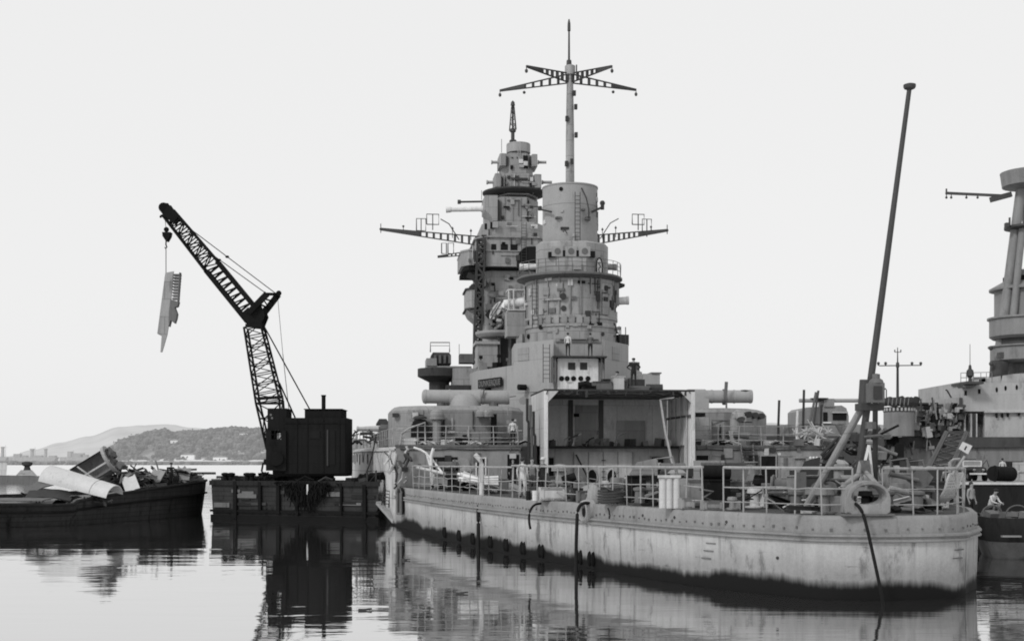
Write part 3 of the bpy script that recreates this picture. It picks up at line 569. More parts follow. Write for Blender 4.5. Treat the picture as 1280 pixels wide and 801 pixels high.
# name board with the ship's name on the sloping port side
n0, n1 = LG(600, 106.4), LG(628, 102.6); zA, zB = W(0, 484, 104.5).z, W(0, 473.5, 104.5).z
npd = onwall(n0, n1, 0, 1, zA, zB, 'dark_steel', 'name_board', sup, .14)
d = (n1 - n0); d.z = 0; dn = d.normalized(); nn = npd[3]
b = MB()
for z in (zA, zB): b.beam(Vector((n0.x, n0.y, z)) + nn * .15, Vector((n1.x, n1.y, z)) + nn * .15, .07)
for q in (n0, n1): b.beam(Vector((q.x, q.y, zA)) + nn * .15, Vector((q.x, q.y, zB)) + nn * .15, .07)
b.build('board_frame', 'flat_black', npd[0])
fc = bpy.data.curves.new('lettering', 'FONT'); fc.body = 'DUNKERQUE'; fc.size = .5; fc.extrude = .01; fc.align_x = 'CENTER'; fc.align_y = 'CENTER'; fc.materials.append(M['wall_grey'])
fo = bpy.data.objects.new('lettering', fc); COL.objects.link(fo); fo.parent = npd[0]
cc = (n0 + n1) / 2; cc.z = (zA + zB) / 2; X = dn if dn.x > 0 else -dn; Z = Vector((0, 0, 1)); Y = -X.cross(Z) 
mm = Matrix((X, Z, X.cross(Z))).transposed().to_4x4(); mm.translation = cc + nn * .16; fo.matrix_local = mm
ln = d.length; fc.size = .55; fc.space_character = 1.0; fo.scale = (ln * .9 / 3.05,) + (1.25, 1)
dg = bpy.context.evaluated_depsgraph_get(); dg.update(); me_ = bpy.data.meshes.new_from_object(fo.evaluated_get(dg), depsgraph=dg)
fm_ = bpy.data.objects.new('name_lettering', me_); COL.objects.link(fm_); fm_.parent = npd[0]; fm_.matrix_local = fo.matrix_local.copy(); fm_.scale = fo.scale; bpy.data.objects.remove(fo); fo = fm_
for px, py, dd in ((612, 488, 105), (653, 484, 99.5)):
    p = L(px, py, dd) ; t_ = Vector((B_.x - C_.x, B_.y - C_.y, 0)).normalized(); b = MB(); n_ = Vector((t_.y, -t_.x, 0)); b.cyl(p - n_ * .3, p + n_ * .35, .24, n=10); b.build('side_light', 'flat_black', sup)
# low deckhouse to starboard of the hangar top
a = Lv(804, 492, 58); c = Lv(825, 467, 58); b = MB(); b.box(a.x, c.x, 58, 66, 5.1, c.z); st = b.build('low_deckhouse', 'pale_grey', ship); b = MB(); b.box(a.x + .6, c.x + .1, 57.9, 66.1, c.z, c.z + .1); b.build('house_roof', 'mid_steel', st)
vbox('name_board', 'dark_steel', 790, 806, 474, 486, 55, .1, ship)

# ---- aft control tower
TC = LG(713, 103.5); S_ = 103.5 / FPX
def tz(py, d=103.5): return HC + (HY - py) * d / FPX
b = MB(); r = 57.5 * S_; b.lathe((TC.x, TC.y, 0), [(r, tz(470)), (r, tz(414)), (r * 1.03, tz(413)), (r * 1.03, tz(410)), (r, tz(409)), (r, tz(404)), (r * 1.025, tz(403)), (r * 1.025, tz(400)), (r * .985, tz(399)), (r * .985, tz(350))], 48); tower = b.build('aft_tower', 'tower_grey', ship, smooth=30)
def ontower(px, py0, py1, wpx, r, mat, name, parent, out=.06, cen=TC, d=103.5):
    x = Lv(px, 0, cen.y - r * .8).x - cen.x; x = max(-r * .97, min(r * .97, x)); ang = -math.acos(x / r); wv = wpx * S_
    p = Vector((cen.x + r * math.cos(ang), cen.y + r * math.sin(ang), (tz(py0, d) + tz(py1, d)) / 2)); b = MB()
    b.obox(p, (wv, 2 * out, abs(tz(py1, d) - tz(py0, d))), ang + PI / 2); return b.build(name, mat, parent)
for px, w_ in ((737, 7), (748, 7)): ontower(px, 408, 412, w_, r, 'flat_black', 'slit_window', tower, .12)
for k in range(9): ontower(668 + k * 9, 401, 410, 7, r, 'wall_grey' if k % 3 else 'tower_grey', 'plate_locker', tower, .14)
ontower(733, 395, 402, 6, r, 'dark_steel', 'wall_box', tower, .15); ontower(700, 368, 371, 9, r, 'mid_steel', 'wall_box', tower, .1); ontower(690, 379, 382, 26, r, 'tower_grey', 'stiffener', tower, .1)
for k in range(7): ontower(672 + k * 13, 352, 398, 1.2, r, 'wall_grey', 'vertical_stiffener', tower, .07)
p = Lv(704, 370, TC.y - r - .1); b = MB(); b.cyl(p, p + Vector((0, .2, 0)), .25, n=12); b.build('porthole', 'dark_steel', tower)
ontower(757, 382, 398, 12, r, 'wall_grey', 'arched_door', tower, .1)
# gallery with its overhanging lip
GC = TC + Vector((-.1, -.1, 0)); gr_ = 66 * S_
b = MB(); b.lathe((GC.x, GC.y, 0), [(r * .97, tz(355)), (r + .1, tz(354)), (gr_ - .15, tz(351.8)), (gr_, tz(351.5)), (gr_, tz(349.6)), (gr_ - .1, tz(348.5)), (.5, tz(348.5))], 48); gal = b.build('gallery', 'mid_steel', tower)
gp = [GC + Vector((gr_ * .97 * math.cos(x), gr_ * .97 * math.sin(x), tz(348.5))) for x in [PI * 1.02 + PI * .96 * i / 22 for i in range(23)]]
railing('gallery_rail', gp, (.4, .75, 1.05), .022, .028, .95, 'mid_steel', ship)
# wing boxes with the white rangefinder tubes
for px0, px1, py0, py1, m_ in ((635, 657, 361, 388, 'white_paint'), (768, 774, 353, 382, 'wall_grey')):
    b = MB(); a = L(px0, py1, 102.5); c = L(px1, py0, 102.5)
    if px0 < 700:
        t_ = .1
        b.box(a.x, c.x, a.y, a.y + 1.6, a.z, a.z + t_); b.box(a.x, c.x, a.y, a.y + 1.6, c.z - t_, c.z)
        for x in (a.x, (a.x + c.x) / 2 - .3, c.x - t_): b.box(x, x + t_, a.y, a.y + t_, a.z + t_, c.z - t_)
        b.box(c.x - .1, c.x + .6, a.y + .3, a.y + 1.5, a.z + t_, c.z - t_)
    else: b.box(a.x, c.x, a.y, a.y + .3, a.z, c.z); b.box(a.x - .8, a.x, a.y, a.y + 1.5, a.z, a.z + .1)
    wb = b.build('wing_box', 'light_grey' if px0 < 700 else m_, tower)
a = L(640, 380, 103); b = MB(); b.cyl(L(630, 380, 103), L(655, 377, 103), .34, n=14); b.build('rangefinder_tube', 'white_paint', tower)
b = MB(); b.cyl(L(762, 377, 103), L(785.5, 375.5, 103), .31, n=14); b.cyl(L(783, 375.6, 103), L(786, 375.5, 103), .34, n=14); b.build('rangefinder_tube', 'white_paint', tower)
b = MB(); p = L(770, 352, 103); b.slab([p, L(781, 355, 103), L(781, 358, 103), L(770, 362, 103)], (0, .5, 0)); b.build('wing_bracket', 'dark_steel', tower)
b = MB(); a = L(634, 420, 102.5); c = L(657, 388, 102.5); b.box(a.x, c.x, a.y, a.y + 2, a.z, c.z - .1); b.build('wing_shelter', 'wall_grey', tower)
# director drum on the gallery
d0 = 45 * S_ ; DC = TC + Vector((.1, 0, 0)); k8 = [LG(px, dd) for px, dd in ((670, 102.4), (675, 101), (700, 100.5), (733, 100.5), (757, 101.8), (760, 103), (760, 106.5), (670, 106.5))]
b = MB(); b.prism(k8, tz(346), tz(308.5), .12); drum = b.build('director_drum', 'tower_grey', ship)
for px in (697, 714, 731):
    p = L(px, 314, 100.4); b = MB(); b.box(p.x - .45, p.x + .45, p.y, p.y + .4, p.z - .4, p.z + .38); q = b.build('sight_hood', 'tube_grey', drum); b = MB(); b.cyl(p + Vector((0, -.04, 0)), p + Vector((0, .1, 0)), .25, n=12); b.build('sight_glass', 'mid_steel', q)
for px, py, w_ in ((690, 318, 8), (706, 316, 5), (723, 316, 5), (741, 317, 6)):
    p = L(px, py, 100.45); b = MB(); b.box(p.x - w_ * S_ / 2, p.x + w_ * S_ / 2, p.y, p.y + .5, p.z - .28, p.z + .2); b.build('sight_port', 'flat_black', drum)
p = L(722, 332, 100.25); b = MB(); b.box(p.x - .3, p.x + .3, p.y, p.y + .4, p.z - .3, p.z + .25); b.build('drum_box', 'tube_grey', drum)
p = L(722, 343, 100.2); b = MB(); b.box(p.x - .6, p.x + .6, p.y, p.y + .4, p.z - .3, p.z + .1); b.build('drum_step', 'dark_steel', drum)
p = L(748.5, 334.5, 101.2); m_ = [p + Vector((.34 * math.cos(q * PI / 10), 0, .7 * math.sin(q * PI / 10))) for q in range(20)]
rot = Matrix.Rotation(math.radians(40), 4, 'Z')
def rp(v): return p + rot @ (v - p)
b = MB(); b.slab([rp(v) for v in m_], rot @ Vector((0, -.05, 0))); em = b.build('oval_emblem', 'white_paint', drum)
b = MB(); b.tube([rp(v + Vector((0, -.06, 0)) + (v - p) * .08) for v in m_ + m_[:1]], .055); b.build('emblem_ring', 'flat_black', em)
for sx, sz, ex, ez in ((-.15, .35, .15, .1), (.15, .1, -.12, -.15), (-.12, -.15, .05, -.42), (-.05, .4, .12, .38)): b = MB(); b.beam(rp(p + Vector((sx, -.06, sz))), rp(p + Vector((ex, -.06, ez))), .07); b.build('emblem_stroke', 'mid_steel', em)
b = MB(); b.cyl(L(649, 334, 104), L(672, 333, 104), .25, n=12); b.cyl(L(649, 334, 104), L(651.5, 334, 104), .29, n=12); b.build('rangefinder_arm', 'white_paint', drum)
b = MB(); b.cyl(L(758, 334, 104), L(770, 334, 104), .24, n=12); b.cyl(L(767, 334, 104), L(771, 334, 104), .28, n=12); b.build('rangefinder_arm', 'tube_grey', drum)
# tall drum cap and main mast
CR = 34.3 * S_
CC = LG(712.5, 103.5)
b = MB(); b.lathe((CC.x, CC.y, 0), [(CR * .97, tz(308.3)), (CR, tz(305.5)), (CR, tz(260.6)), (CR * 1.012, tz(260.5)), (CR * 1.012, tz(259.6)), (CR, tz(259.5)), (CR, tz(237)), (CR * 1.02, tz(236.8)), (CR * 1.02, tz(235.2)), (CR * .95, tz(235)), (.2, tz(234.6))], 48); cap = b.build('mast_drum', 'tube_grey', ship, smooth=30)
b = MB(); b.lathe((CC.x, CC.y, 0), [(CR * .96, tz(308.6)), (CR * .96, tz(305.7))], 40); b.build('drum_gap', 'flat_black', cap)
for px, py, w_, h_ in ((706, 285.5, 10, 3), (698, 272, 7, 2), (729, 262, 5, 2), (735, 273, 6, 4)):
    p = L(px, py, 103.5 - CR * .98); b = MB(); b.box(p.x - w_ * S_ / 2, p.x + w_ * S_ / 2, p.y - .1, p.y + .4, p.z - h_ * S_ / 2, p.z + h_ * S_ / 2); b.build('drum_fitting', 'dark_steel' if px == 706 else 'mid_steel', cap)
b = MB(); b.tube([L(704, 290, 101.1), L(706, 287, 101.0), L(709, 292, 101.2)], .04); b.build('drum_bracket', 'dark_steel', cap)
p = L(718, 298, 100.9); b = MB(); b.lathe(p, [(.1, -.5), (.14, .1), (.22, .12), (.2, .3), (.05, .4)], 12); b.build('drum_lamp', 'tube_grey', cap)
b = MB(); b.beam(L(676, 262, 102.4), L(689, 265, 101.4), .14); b.cyl(L(675, 258, 102.4), L(675, 263, 102.4), .16, n=8); b.build('lamp_arm', 'dark_steel', cap)
b = MB(); b.beam(L(740, 265, 101.6), L(753, 259, 102.4), .16); b.cyl(L(753, 252, 102.4), L(753, 262, 102.4), .15, n=8); b.ball(L(753, 254, 102.4), .22, 8); b.build('lamp_arm', 'dark_steel', cap)
b = MB(); b.tube([L(727, 235, 101.4), L(733, 248, 101.3), L(736, 262, 101.3), L(736, 272, 101.2)], .05); b.build('drum_cable', 'dark_steel', cap)
MX = CC
b = MB(); b.lathe((MX.x, MX.y, 0), [(.36, tz(236)), (.34, tz(170)), (.27, tz(105)), (.27, tz(95)), (.42, tz(94)), (.42, tz(83)), (.3, tz(82))], 16); mast = b.build('main_mast', 'ship_grey', ship)
b = MB(); b.lathe((MX.x - .08, MX.y, 0), [(.22, tz(83)), (.2, tz(76)), (.09, tz(75)), (.07, tz(40)), (.13, tz(39)), (.12, tz(30)), (.05, tz(24.5))], 10); b.build('top_mast', 'staff_paint', mast)
b = MB(); b.cyl((MX.x + .5, MX.y - .2, tz(96)), (MX.x + .5, MX.y - .2, tz(82)), .06, n=6); b.build('mast_whip', 'staff_paint', mast)
for py, sx in ((118, .3), (135, .42), (150, -.3), (170, .45), (203, .1), (206, -.34)):
    b = MB(); b.box(MX.x + sx - .12, MX.x + sx + .12, MX.y - .45, MX.y - .2, tz(py) - .2, tz(py) + .2); b.build('mast_fitting', 'dark_steel', mast)
def yard(p, q, h0, h1, wd, nh, name, mat, parent, holes=True):
    p, q = Vector(p), Vector(q); up = Vector((0, 0, 1)); b = MB()
    t_ = .075
    b.beam(p + up * (h0 / 2), q + up * h1 / 2, wd, t_); b.beam(p - up * (h0 / 2), q - up * h1 / 2, wd, t_)
    for i in range(nh + 1):
        f = i / nh * .62; c = p.lerp(q, f); h = h0 + (h1 - h0) * f; b.beam(c - up * h / 2, c + up * h / 2, .28, wd * .7, up=(q - p).normalized())
    c = p.lerp(q, .62); h = h0 + (h1 - h0) * .62; b.beam(c, q, wd, h, h1=h1)
    return b.build(name, mat, parent)
for px, py, d in ((625, 113, 107.2), (795, 108.5, 107), (658, 88.2, 100.6), (765, 87.3, 100.6)):
    q = L(px, py, d); p = Vector((MX.x, MX.y, tz(98))) + (Vector((q.x, q.y, tz(98))) - Vector((MX.x, MX.y, tz(98)))).normalized() * .3
    q.z = tz(97); yd = yard(p, q, .72, .09, .14, 5, 'mast_yard', 'staff_paint', mast)
    b = MB(); b.cyl(q, q - Vector((0, 0, .25)), .03, n=5); b.ball(q - Vector((0, 0, .36)), .13, 8, (1, 1, 1.3)); b.build('yard_lamp', 'staff_paint', yd)
    if d > 103: c = p.lerp(q, .63); b = MB(); b.ball(c - Vector((0, 0, .5)), .13, 8); b.build('yard_lamp', 'staff_paint', yd)

# ---- forward bridge tower, far beyond
FT = LG(649, 140.5); FS = 140.5 / FPX
def fz(py, d=140.5): return HC + (HY - py) * d / FPX
def fbox(px0, px1, py0, py1, name, mat, parent, front=136.0, deep=8, bev=.5, label=None):
    y0 = LG(641, front).y; x0, x1 = Lv(px0, 0, y0).x, Lv(px1, 0, y0).x
    poly = [(x0 + bev, y0), (x1 - bev, y0), (x1, y0 + bev * 1.6), (x1, y0 + deep), (x0, y0 + deep), (x0, y0 + bev * 1.6)]
    b = MB(); b.prism(poly, fz(py1, front), fz(py0, front)); return b.build(name, mat, parent, label=label)
def flathe(px, wid, prof, name, mat, parent):
    c = LG(px, 140.5); b = MB(); b.lathe((c.x, c.y, 0), [(wid * FS / 2 * k, fz(py)) for k, py in prof], 36); return b.build(name, mat, parent, smooth=30)
ft = fbox(598, 682, 333, 470, 'bridge_tower', 'fore_grey', ship, 136.4, 8, 1.3)
flathe(648, 30, [(1, 192), (1, 182), (.97, 180.5), (.1, 180)], 'tower_cap', 'fore_grey', ft)
la = fbox(628, 668, 191, 216.4, 'control_top', 'fore_grey', ft, 138.7, 4, .9)
for px0, px1 in ((625, 633), (665, 672)): fbox(px0, px1, 192, 207, 'top_wing', 'fore_grey', la, 138.5, 3, .1)
for px0, px1, py in ((614, 626, 203), (672, 683, 203)): b = MB(); b.cyl(L(px0, py, 140), L(px1, py, 140), .16, n=8); b.cyl(L(px0, py, 140), L(px0 + 1.5, py, 140), .24, n=8); b.build('sight_arm', 'tube_grey', la)
for py0, py1 in ((194, 200), (203, 210)): fbox(654, 660, py0, py1, 'open_port', 'flat_black', la, 138.6, .4, .05)
for px in (640, 646): fbox(px, px + 1.2, 196, 198, 'small_port', 'flat_black', la, 138.6, .4, .05)
lb = fbox(621, 675, 216.6, 243, 'second_top', 'fore_grey', ft, 138.15, 5, 1.2)
for px0, px1 in ((619, 627), (668, 677)): fbox(px0, px1, 217, 234, 'top_wing', 'fore_grey', lb, 138, 3, .1)
for px0, px1, py in ((608, 622, 228), (677, 690, 228)): b = MB(); b.cyl(L(px0, py, 140), L(px1, py, 140), .17, n=8); b.cyl(L(px0, py, 140), L(px0 + 2, py, 140), .24, n=8); b.build('sight_arm', 'tube_grey', lb)
fbox(640, 660, 222, 224.5, 'slit', 'dark_steel', lb, 137.9, .4, .05)
for k in range(5): fbox(630 + k * 9, 630.8 + k * 9, 218, 242, 'seam_rib', 'wall_grey', lb, 138.1, .3, .02)
pf = flathe(643, 80, [(.8, 247), (.98, 244), (1, 243), (1, 241.2), (.5, 241)], 'upper_platform', 'dark_steel', ft)
lc = fbox(610, 676, 246, 277, 'range_level', 'fore_grey', ft, 137.5, 6.5, 1.5)
b = MB(); b.slab([L(606, 244, 136.6), L(622, 244, 136.6), L(622, 276, 136.6), L(616, 276, 136.6), L(614, 270, 136.6), L(606, 262, 136.6)], (0, 4, 0)); b.build('range_wing', 'fore_grey', lc)
b = MB(); b.cyl(L(558, 262.3, 139), L(608, 261.2, 139), .24, .27, 12); b.cyl(L(557.5, 262.3, 139), L(564, 262.1, 139), .34, .3, 12); b.cyl(L(601, 261.3, 139), L(604, 261.2, 139), .36, n=12); b.build('rangefinder_tube', 'white_paint', lc)
b = MB(); b.cyl(L(572, 252.5, 140), L(606, 252, 140), .11, n=8); b.cyl(L(572, 252.5, 140), L(576, 252.5, 140), .24, n=8); b.build('rangefinder_tube', 'staff_paint', lc)
for px, py in ((655, 255), (634, 258), (627, 270), (664, 268)): fbox(px, px + 3.5, py, py + 4, 'round_port', 'dark_steel', lc, 137.3, .4, .1)
for k in range(6): fbox(621 + k * 10, 621.8 + k * 10, 247, 276, 'seam_rib', 'wall_grey', lc, 137.4, .4, .02)
ld = fbox(604, 682, 277, 297, 'bridge_level', 'fore_grey', ft, 135.5, 9, 1.2)
for px0, px1, py0, py1 in ((606, 609, 280, 287), (613, 619, 278, 286)): fbox(px0, px1, py0, py1, 'open_port', 'flat_black', ld, 135.45, .3, .02)
le = fbox(596, 684, 296, 333, 'navigating_bridge', 'fore_grey', ft, 135.2, 10, 1)
fbox(594, 686, 295, 297, 'bridge_lip', 'wall_grey', le, 135, 10.3, 1)
for px0, px1 in ((614, 620.5), (626, 635), (638, 647)): fbox(px0, px1, 305.5, 313, 'bridge_window', 'flat_black', le, 135.16, .2, .02)
fbox(594, 670, 313, 314, 'bridge_ledge', 'tube_grey', le, 135.05, .4, .02)
# dark arched opening
p0 = [L(646.5 + (682 - 646.5) * (1 - math.cos(q)) / 1.0 if False else 662 - 16 * math.cos(q), 328 - 20 * math.sin(q), 135.1) for q in [i * PI / 2 / 8 for i in range(9)]]
b = MB(); b.slab(p0 + [L(684, 308, 135.1), L(684, 334, 135.1), L(646, 334, 135.1)], (0, .05, 0)); b.build('arched_opening', 'flat_black', le)
wg = fbox(577, 602, 313, 332, 'bridge_wing', 'fore_grey', ft, 135.8, 7, .8); fbox(576.5, 602, 312, 314, 'wing_coaming', 'tube_grey', wg, 135.7, 7.2, .8)
fbox(580, 680, 333, 338, 'underside_shade', 'flat_black', ft, 136, 8, .5)  # near-black slab: shade under the bridge overhang put into the colour
b = MB(); b.slab([L(578, 333, 137), L(600, 333, 137), L(600, 352, 137), L(595, 345, 137), L(586, 340, 137)], (0, 4, 0)); b.build('wing_knee', 'dark_steel', ft)
b = MB(); a, c = L(601.5, 300, 134.6), L(596, 455, 134.6); b.lattice(c, a, .75, .75, (1, 0, 0), (0, 1, 0), 14, .2, .5, .5, .2); b.build('signal_girder', 'dark_steel', ft)
sp = fbox(584, 600, 361, 386, 'sponson', 'fore_grey', ft, 136.5, 5, .5); b = MB(); b.slab([L(583, 386, 136.5), L(600, 386, 136.5), L(600, 405, 136.5), L(594, 400, 136.5), L(587, 394, 136.5)], (0, 4, 0)); b.build('sponson_knee', 'wall_grey', sp)
b = MB(); b.cyl(L(592, 358, 137), L(592, 362, 137), .5, n=10); b.ball(L(592, 359, 137), .4, 8); b.build('sponson_sight', 'dark_steel', sp); fbox(582, 601, 360, 362, 'sponson_lip', 'dark_steel', sp, 136.4, 5.2, .5); fbox(582, 601, 385, 387, 'sponson_lip', 'dark_steel', sp, 136.4, 5.2, .5)
for px, py, w_, h_ in ((630, 343, 6, 7), (612, 365, 9, 7), (607, 380, 9, 8), (604, 350, 4, 8), (622, 395, 8, 6), (640, 375, 5, 5)): fbox(px, px + w_, py, py + h_, 'trunk_box', 'wall_grey', ft, 136.2, 3, .1)
b = MB(); b.lathe(LG(641, 140.5), [(.2, fz(181)), (.2, fz(166)), (.34, fz(165)), (.34, fz(162)), (.1, fz(160)), (.1, fz(134)), (.25, fz(132)), (.2, fz(128)), (.03, fz(126))], 8); fm = b.build('fore_pole', 'staff_paint', ft)
b = MB(); b.lattice(L(641, 163, 140.5), L(641, 134, 140.5), .7, .3, (1, 0, 0), (0, 1, 0), 4, .08); b.build('pole_cage', 'staff_paint', fm)
b = MB(); b.ball(L(639, 177, 140), .22, 6); b.ball(L(643.5, 177, 140), .22, 6); b.build('pole_lamp', 'staff_paint', fm)
for px, y0, y1 in ((627, 174, 191), (602, 238, 250), (622, 205, 220)): b = MB(); b.cyl(L(px, y1, 140), L(px, y0, 140), .03, n=5); b.build('whip_aerial', 'staff_paint', ft)
# signal yards with their square loop frames
for px, py, rx, ry in ((476, 286.5, 604, 302), (834, 288, 742, 300)):
    q = L(px, py, 138); p = L(rx, ry, 138); yd = yard(p, q, 1.0, .18, .35, 9, 'signal_yard', 'staff_paint', ft)
    b = MB(); b.cyl(q - Vector((0, 0, .4)), q + Vector((0, 0, .6)), .05, n=6); b.ball(q, .16, 6); b.build('yard_tip', 'staff_paint', yd)
    sg = 1 if px < 640 else -1; c = p.lerp(q, .57 if sg > 0 else .55)
    for k, (ww, hh, zz) in enumerate(((1.0, 1.3, .5), (1.3, 1.1, 1.2))):
        x0 = c + Vector((sg * (1.1 * k - .9), 0, zz - .1)); b = MB(); b.tube([x0, x0 + Vector((ww, 0, 0)), x0 + Vector((ww, 0, hh)), x0 + Vector((0, 0, hh)), x0], .06); b.beam(x0 + Vector((ww / 2, 0, -.6)), x0 + Vector((ww / 2, 0, hh)), .1); b.build('loop_aerial', 'staff_paint', yd)
    b = MB(); x0 = c + Vector((sg * 1.7, 0, 1.7)); b.tube([x0, x0 + Vector((sg * .9, 0, -.5)), x0 + Vector((sg * 2.0, 0, -2.2))], .06); b.build('loop_stay', 'staff_paint', yd)
    for f in (.12, .3, .78): cc_ = p.lerp(q, f); b = MB(); b.cyl(cc_, cc_ + Vector((0, 0, 1.2 if f < .5 else .7)), .04, n=5); b.ball(cc_ + Vector((0, 0, 1.0 if f < .5 else .6)), .13, 6); b.build('yard_lamp', 'staff_paint', yd)
q, p = L(547, 321, 138), L(580, 317, 138); yd = yard(p, q, .35, .15, .25, 4, 'signal_yard', 'staff_paint', ft)
for px0, px1 in ((552, 558), (560, 567)): b = MB(); a, c = L(px0, 317, 138), L(px1, 304, 138); b.tube([a, Vector((c.x, a.y, a.z)), c, Vector((a.x, a.y, c.z)), a], .06); b.build('loop_aerial', 'staff_paint', yd)
# light platform, cluttered with a director and a white dish, and the cabin under it
pc = LG(626, 118); s2 = 118 / FPX
def pz(py): return HC + (HY - py) * s2
b = MB(); b.lathe((pc.x, pc.y, 0), [(2.0, pz(422)), (2.3, pz(419)), (2.35, pz(418)), (2.35, pz(415.5)), (.5, pz(415.3))], 28); lpn = b.build('light_platform', 'tube_grey', ship)
a, c = L(597, 458, 116), L(622, 430, 116); b = MB(); b.box(a.x, c.x, a.y, a.y + 3, a.z, c.z); cb = b.build('platform_cabin', 'ship_grey', ship); b = MB(); b.box(a.x - .2, c.x + .2, a.y - .2, a.y + 3.2, c.z, c.z + .25); b.build('cabin_roof', 'tube_grey', cb)
for px in (624, 637): b = MB(); b.cyl(L(px, 470, 117), L(px, 421, 117), .14, n=8); b.build('platform_post', 'mid_steel', lpn)
a, c = L(626, 460, 118), L(652, 421, 118); b = MB(); b.box(a.x, c.x, a.y, a.y + 2, a.z, c.z); b.build('platform_trunk', 'dark_steel', lpn)
p = L(620, 388, 116.5); dr = Matrix.Rotation(math.radians(32), 4, 'Y')
b = MB(); m_ = [p + dr @ Vector((.38 * math.cos(q * PI / 10), 0, .95 * math.sin(q * PI / 10))) for q in range(20)]; b.slab(m_, (0, .12, 0)); dish = b.build('white_dish', 'white_paint', lpn)
b = MB(); b.beam(p + dr @ Vector((0, -.03, -.95)), p + dr @ Vector((0, -.03, .95)), .07); b.beam(p + dr @ Vector((-.2, -.03, -.7)), p + dr @ Vector((-.2, -.03, .7)), .04); b.build('dish_spine', 'dark_steel', dish)
b = MB(); b.cyl(L(631, 386, 116), L(635, 378, 116), .42, n=12); b.build('searchlight', 'white_paint', lpn)
for i in range(34):
    p = L(RND.uniform(611, 641), RND.uniform(390, 414), RND.uniform(115.5, 118)); b = MB()
    if i % 3: b.obox(p, (RND.uniform(.2, .7), RND.uniform(.2, .5), RND.uniform(.2, .8)), RND.random() * 3, RND.random(), RND.random())
    else: b.cyl(p, p + Vector((RND.uniform(-.6, .6), RND.uniform(-.3, .3), RND.uniform(-.4, .8))), RND.uniform(.06, .2), n=8)
    b.build('gun_fitting', RND.choice(['dark_steel', 'mid_steel', 'flat_black', 'ship_grey']), lpn)
railing('platform_rail', [pc + Vector((2.25 * math.cos(x), 2.25 * math.sin(x), pz(415.5))) for x in [PI * 1.35 + PI * .62 * i / 10 for i in range(11)]], (.5, 1.0, 1.9), .03, .035, .55, 'mid_steel', ship)
a, c = L(640, 415, 117), L(660, 395, 117); b = MB(); b.box(a.x, c.x, a.y, a.y + 2.5, a.z, c.z); b.build('signal_house', 'wall_grey', ship)
# far port director with its railed top
b = MB(); b.lathe(LG(549, 113), [(.9, W(0, 500, 113).z), (.9, W(0, 478, 113).z), (1.9, W(0, 471, 113).z), (1.9, W(0, 461, 113).z)], 14); pd = b.build('director_pedestal', 'dark_steel', ship)
a, c = L(533, 461, 112), L(590, 454, 112); b = MB(); b.box(a.x, c.x, a.y, a.y + 3, a.z, c.z - .22); b.box(a.x, a.x + .9, a.y - .1, a.y + 3, c.z - .22, c.z + .45); b.build('director_platform', 'wall_grey', pd)
a, c = L(539, 455, 112.2), L(564, 440, 112.2); b = MB(); b.prism([(a.x, a.y), (c.x, a.y), (c.x, a.y + 2), (a.x, a.y + 2)], a.z, c.z, .25); b.build('director_box', 'dark_steel', pd)
for k in range(4): p = L(544 + k * 6, 448, 112.1); b = MB(); b.box(p.x - .1, p.x + .1, p.y, p.y + .3, p.z - .4, p.z + .3); b.build('box_rib', 'mid_steel', pd)
a, c = L(575, 453, 112), L(592, 442, 112); b = MB(); b.box(a.x, c.x, a.y, a.y + 2, a.z, c.z); b.build('director_box', 'mid_steel', pd)
b = MB(); b.tube([L(538, 440, 112), L(538, 428, 112), L(562, 428, 112), L(562, 440, 112)], .05); b.tube([L(538, 432, 112), L(562, 432, 112)], .025); b.build('director_frame', 'dark_steel', pd)
b = MB(); b.cyl(L(574, 445, 112), L(574, 430, 112), .025, n=5); b.build('whip_aerial', 'dark_steel', pd)
a, c = L(566, 481, 111), L(597, 460, 111); b = MB(); b.box(a.x, c.x, a.y, a.y + 3, a.z - 2, c.z); b.build('side_shelter', 'ship_grey', ship)
a, c = L(558, 492, 110), L(600, 481, 110); b = MB(); b.box(a.x, c.x, a.y, a.y + 3, a.z - 2, c.z); b.build('side_shelter', 'dark_steel', ship)

# ---- secondary gun turrets with their long rangefinder tubes
def turret(fp, ztop, name, mat):
    b = MB(); b.prism([LG(px, d) for px, d in fp], 5.15, ztop, .35, ztop - .3); return b.build(name, mat, ship)
t1 = turret([(485, 96), (487, 92), (494, 90), (520, 88.8), (600, 88.6), (640, 89.8), (654, 92.5), (652, 98), (490, 99)], 8.0, 'gun_turret', 'wall_grey')
def ventpipe(px, d, py0, py1, r, parent, neck=False):
    b = MB(); a = L(px, py1, d); c = L(px, py0, d); b.cyl(a, c, r, n=10); b.ball(c, r * 1.75, 10, (1, 1, .85)); b.cyl(c - Vector((0, 0, r * .9)), c - Vector((0, 0, r * .4)), r * 1.8, n=12); return b.build('vent_pipe', 'wall_grey', parent)
ventpipe(546, 88, 519, 556, .3, t1); ventpipe(601, 88.2, 517, 522, .22, t1); ventpipe(610, 88.2, 517, 522, .22, t1)
a, c = L(514, 556, 87.6), L(537, 524, 87.6); b = MB(); b.prism([(a.x, a.y), (c.x, a.y), (c.x, a.y + 1.1), (a.x, a.y + 1.1)], 5.16, c.z, .35, c.z - .4); b.build('ready_locker', 'flat_black', t1)
b = MB(); b.lathe(L(525, 523, 88.2), [(.5, 0), (.42, .14), (.12, .22)], 12); b.build('locker_lid', 'dark_steel', t1)
a, c = L(614, 552, 88.45), L(621, 517, 88.45); b = MB(); b.box(a.x, c.x, a.y, a.y + .3, a.z, c.z); b.build('turret_door', 'flat_black', t1)
a, c = L(552, 540, 88.4), L(556, 524, 88.4); b = MB(); b.slab([a, Vector((c.x, a.y, a.z)), c, Vector((a.x + .1, a.y, c.z))], (0, .2, 0)); b.build('turret_slot', 'dark_steel', t1)
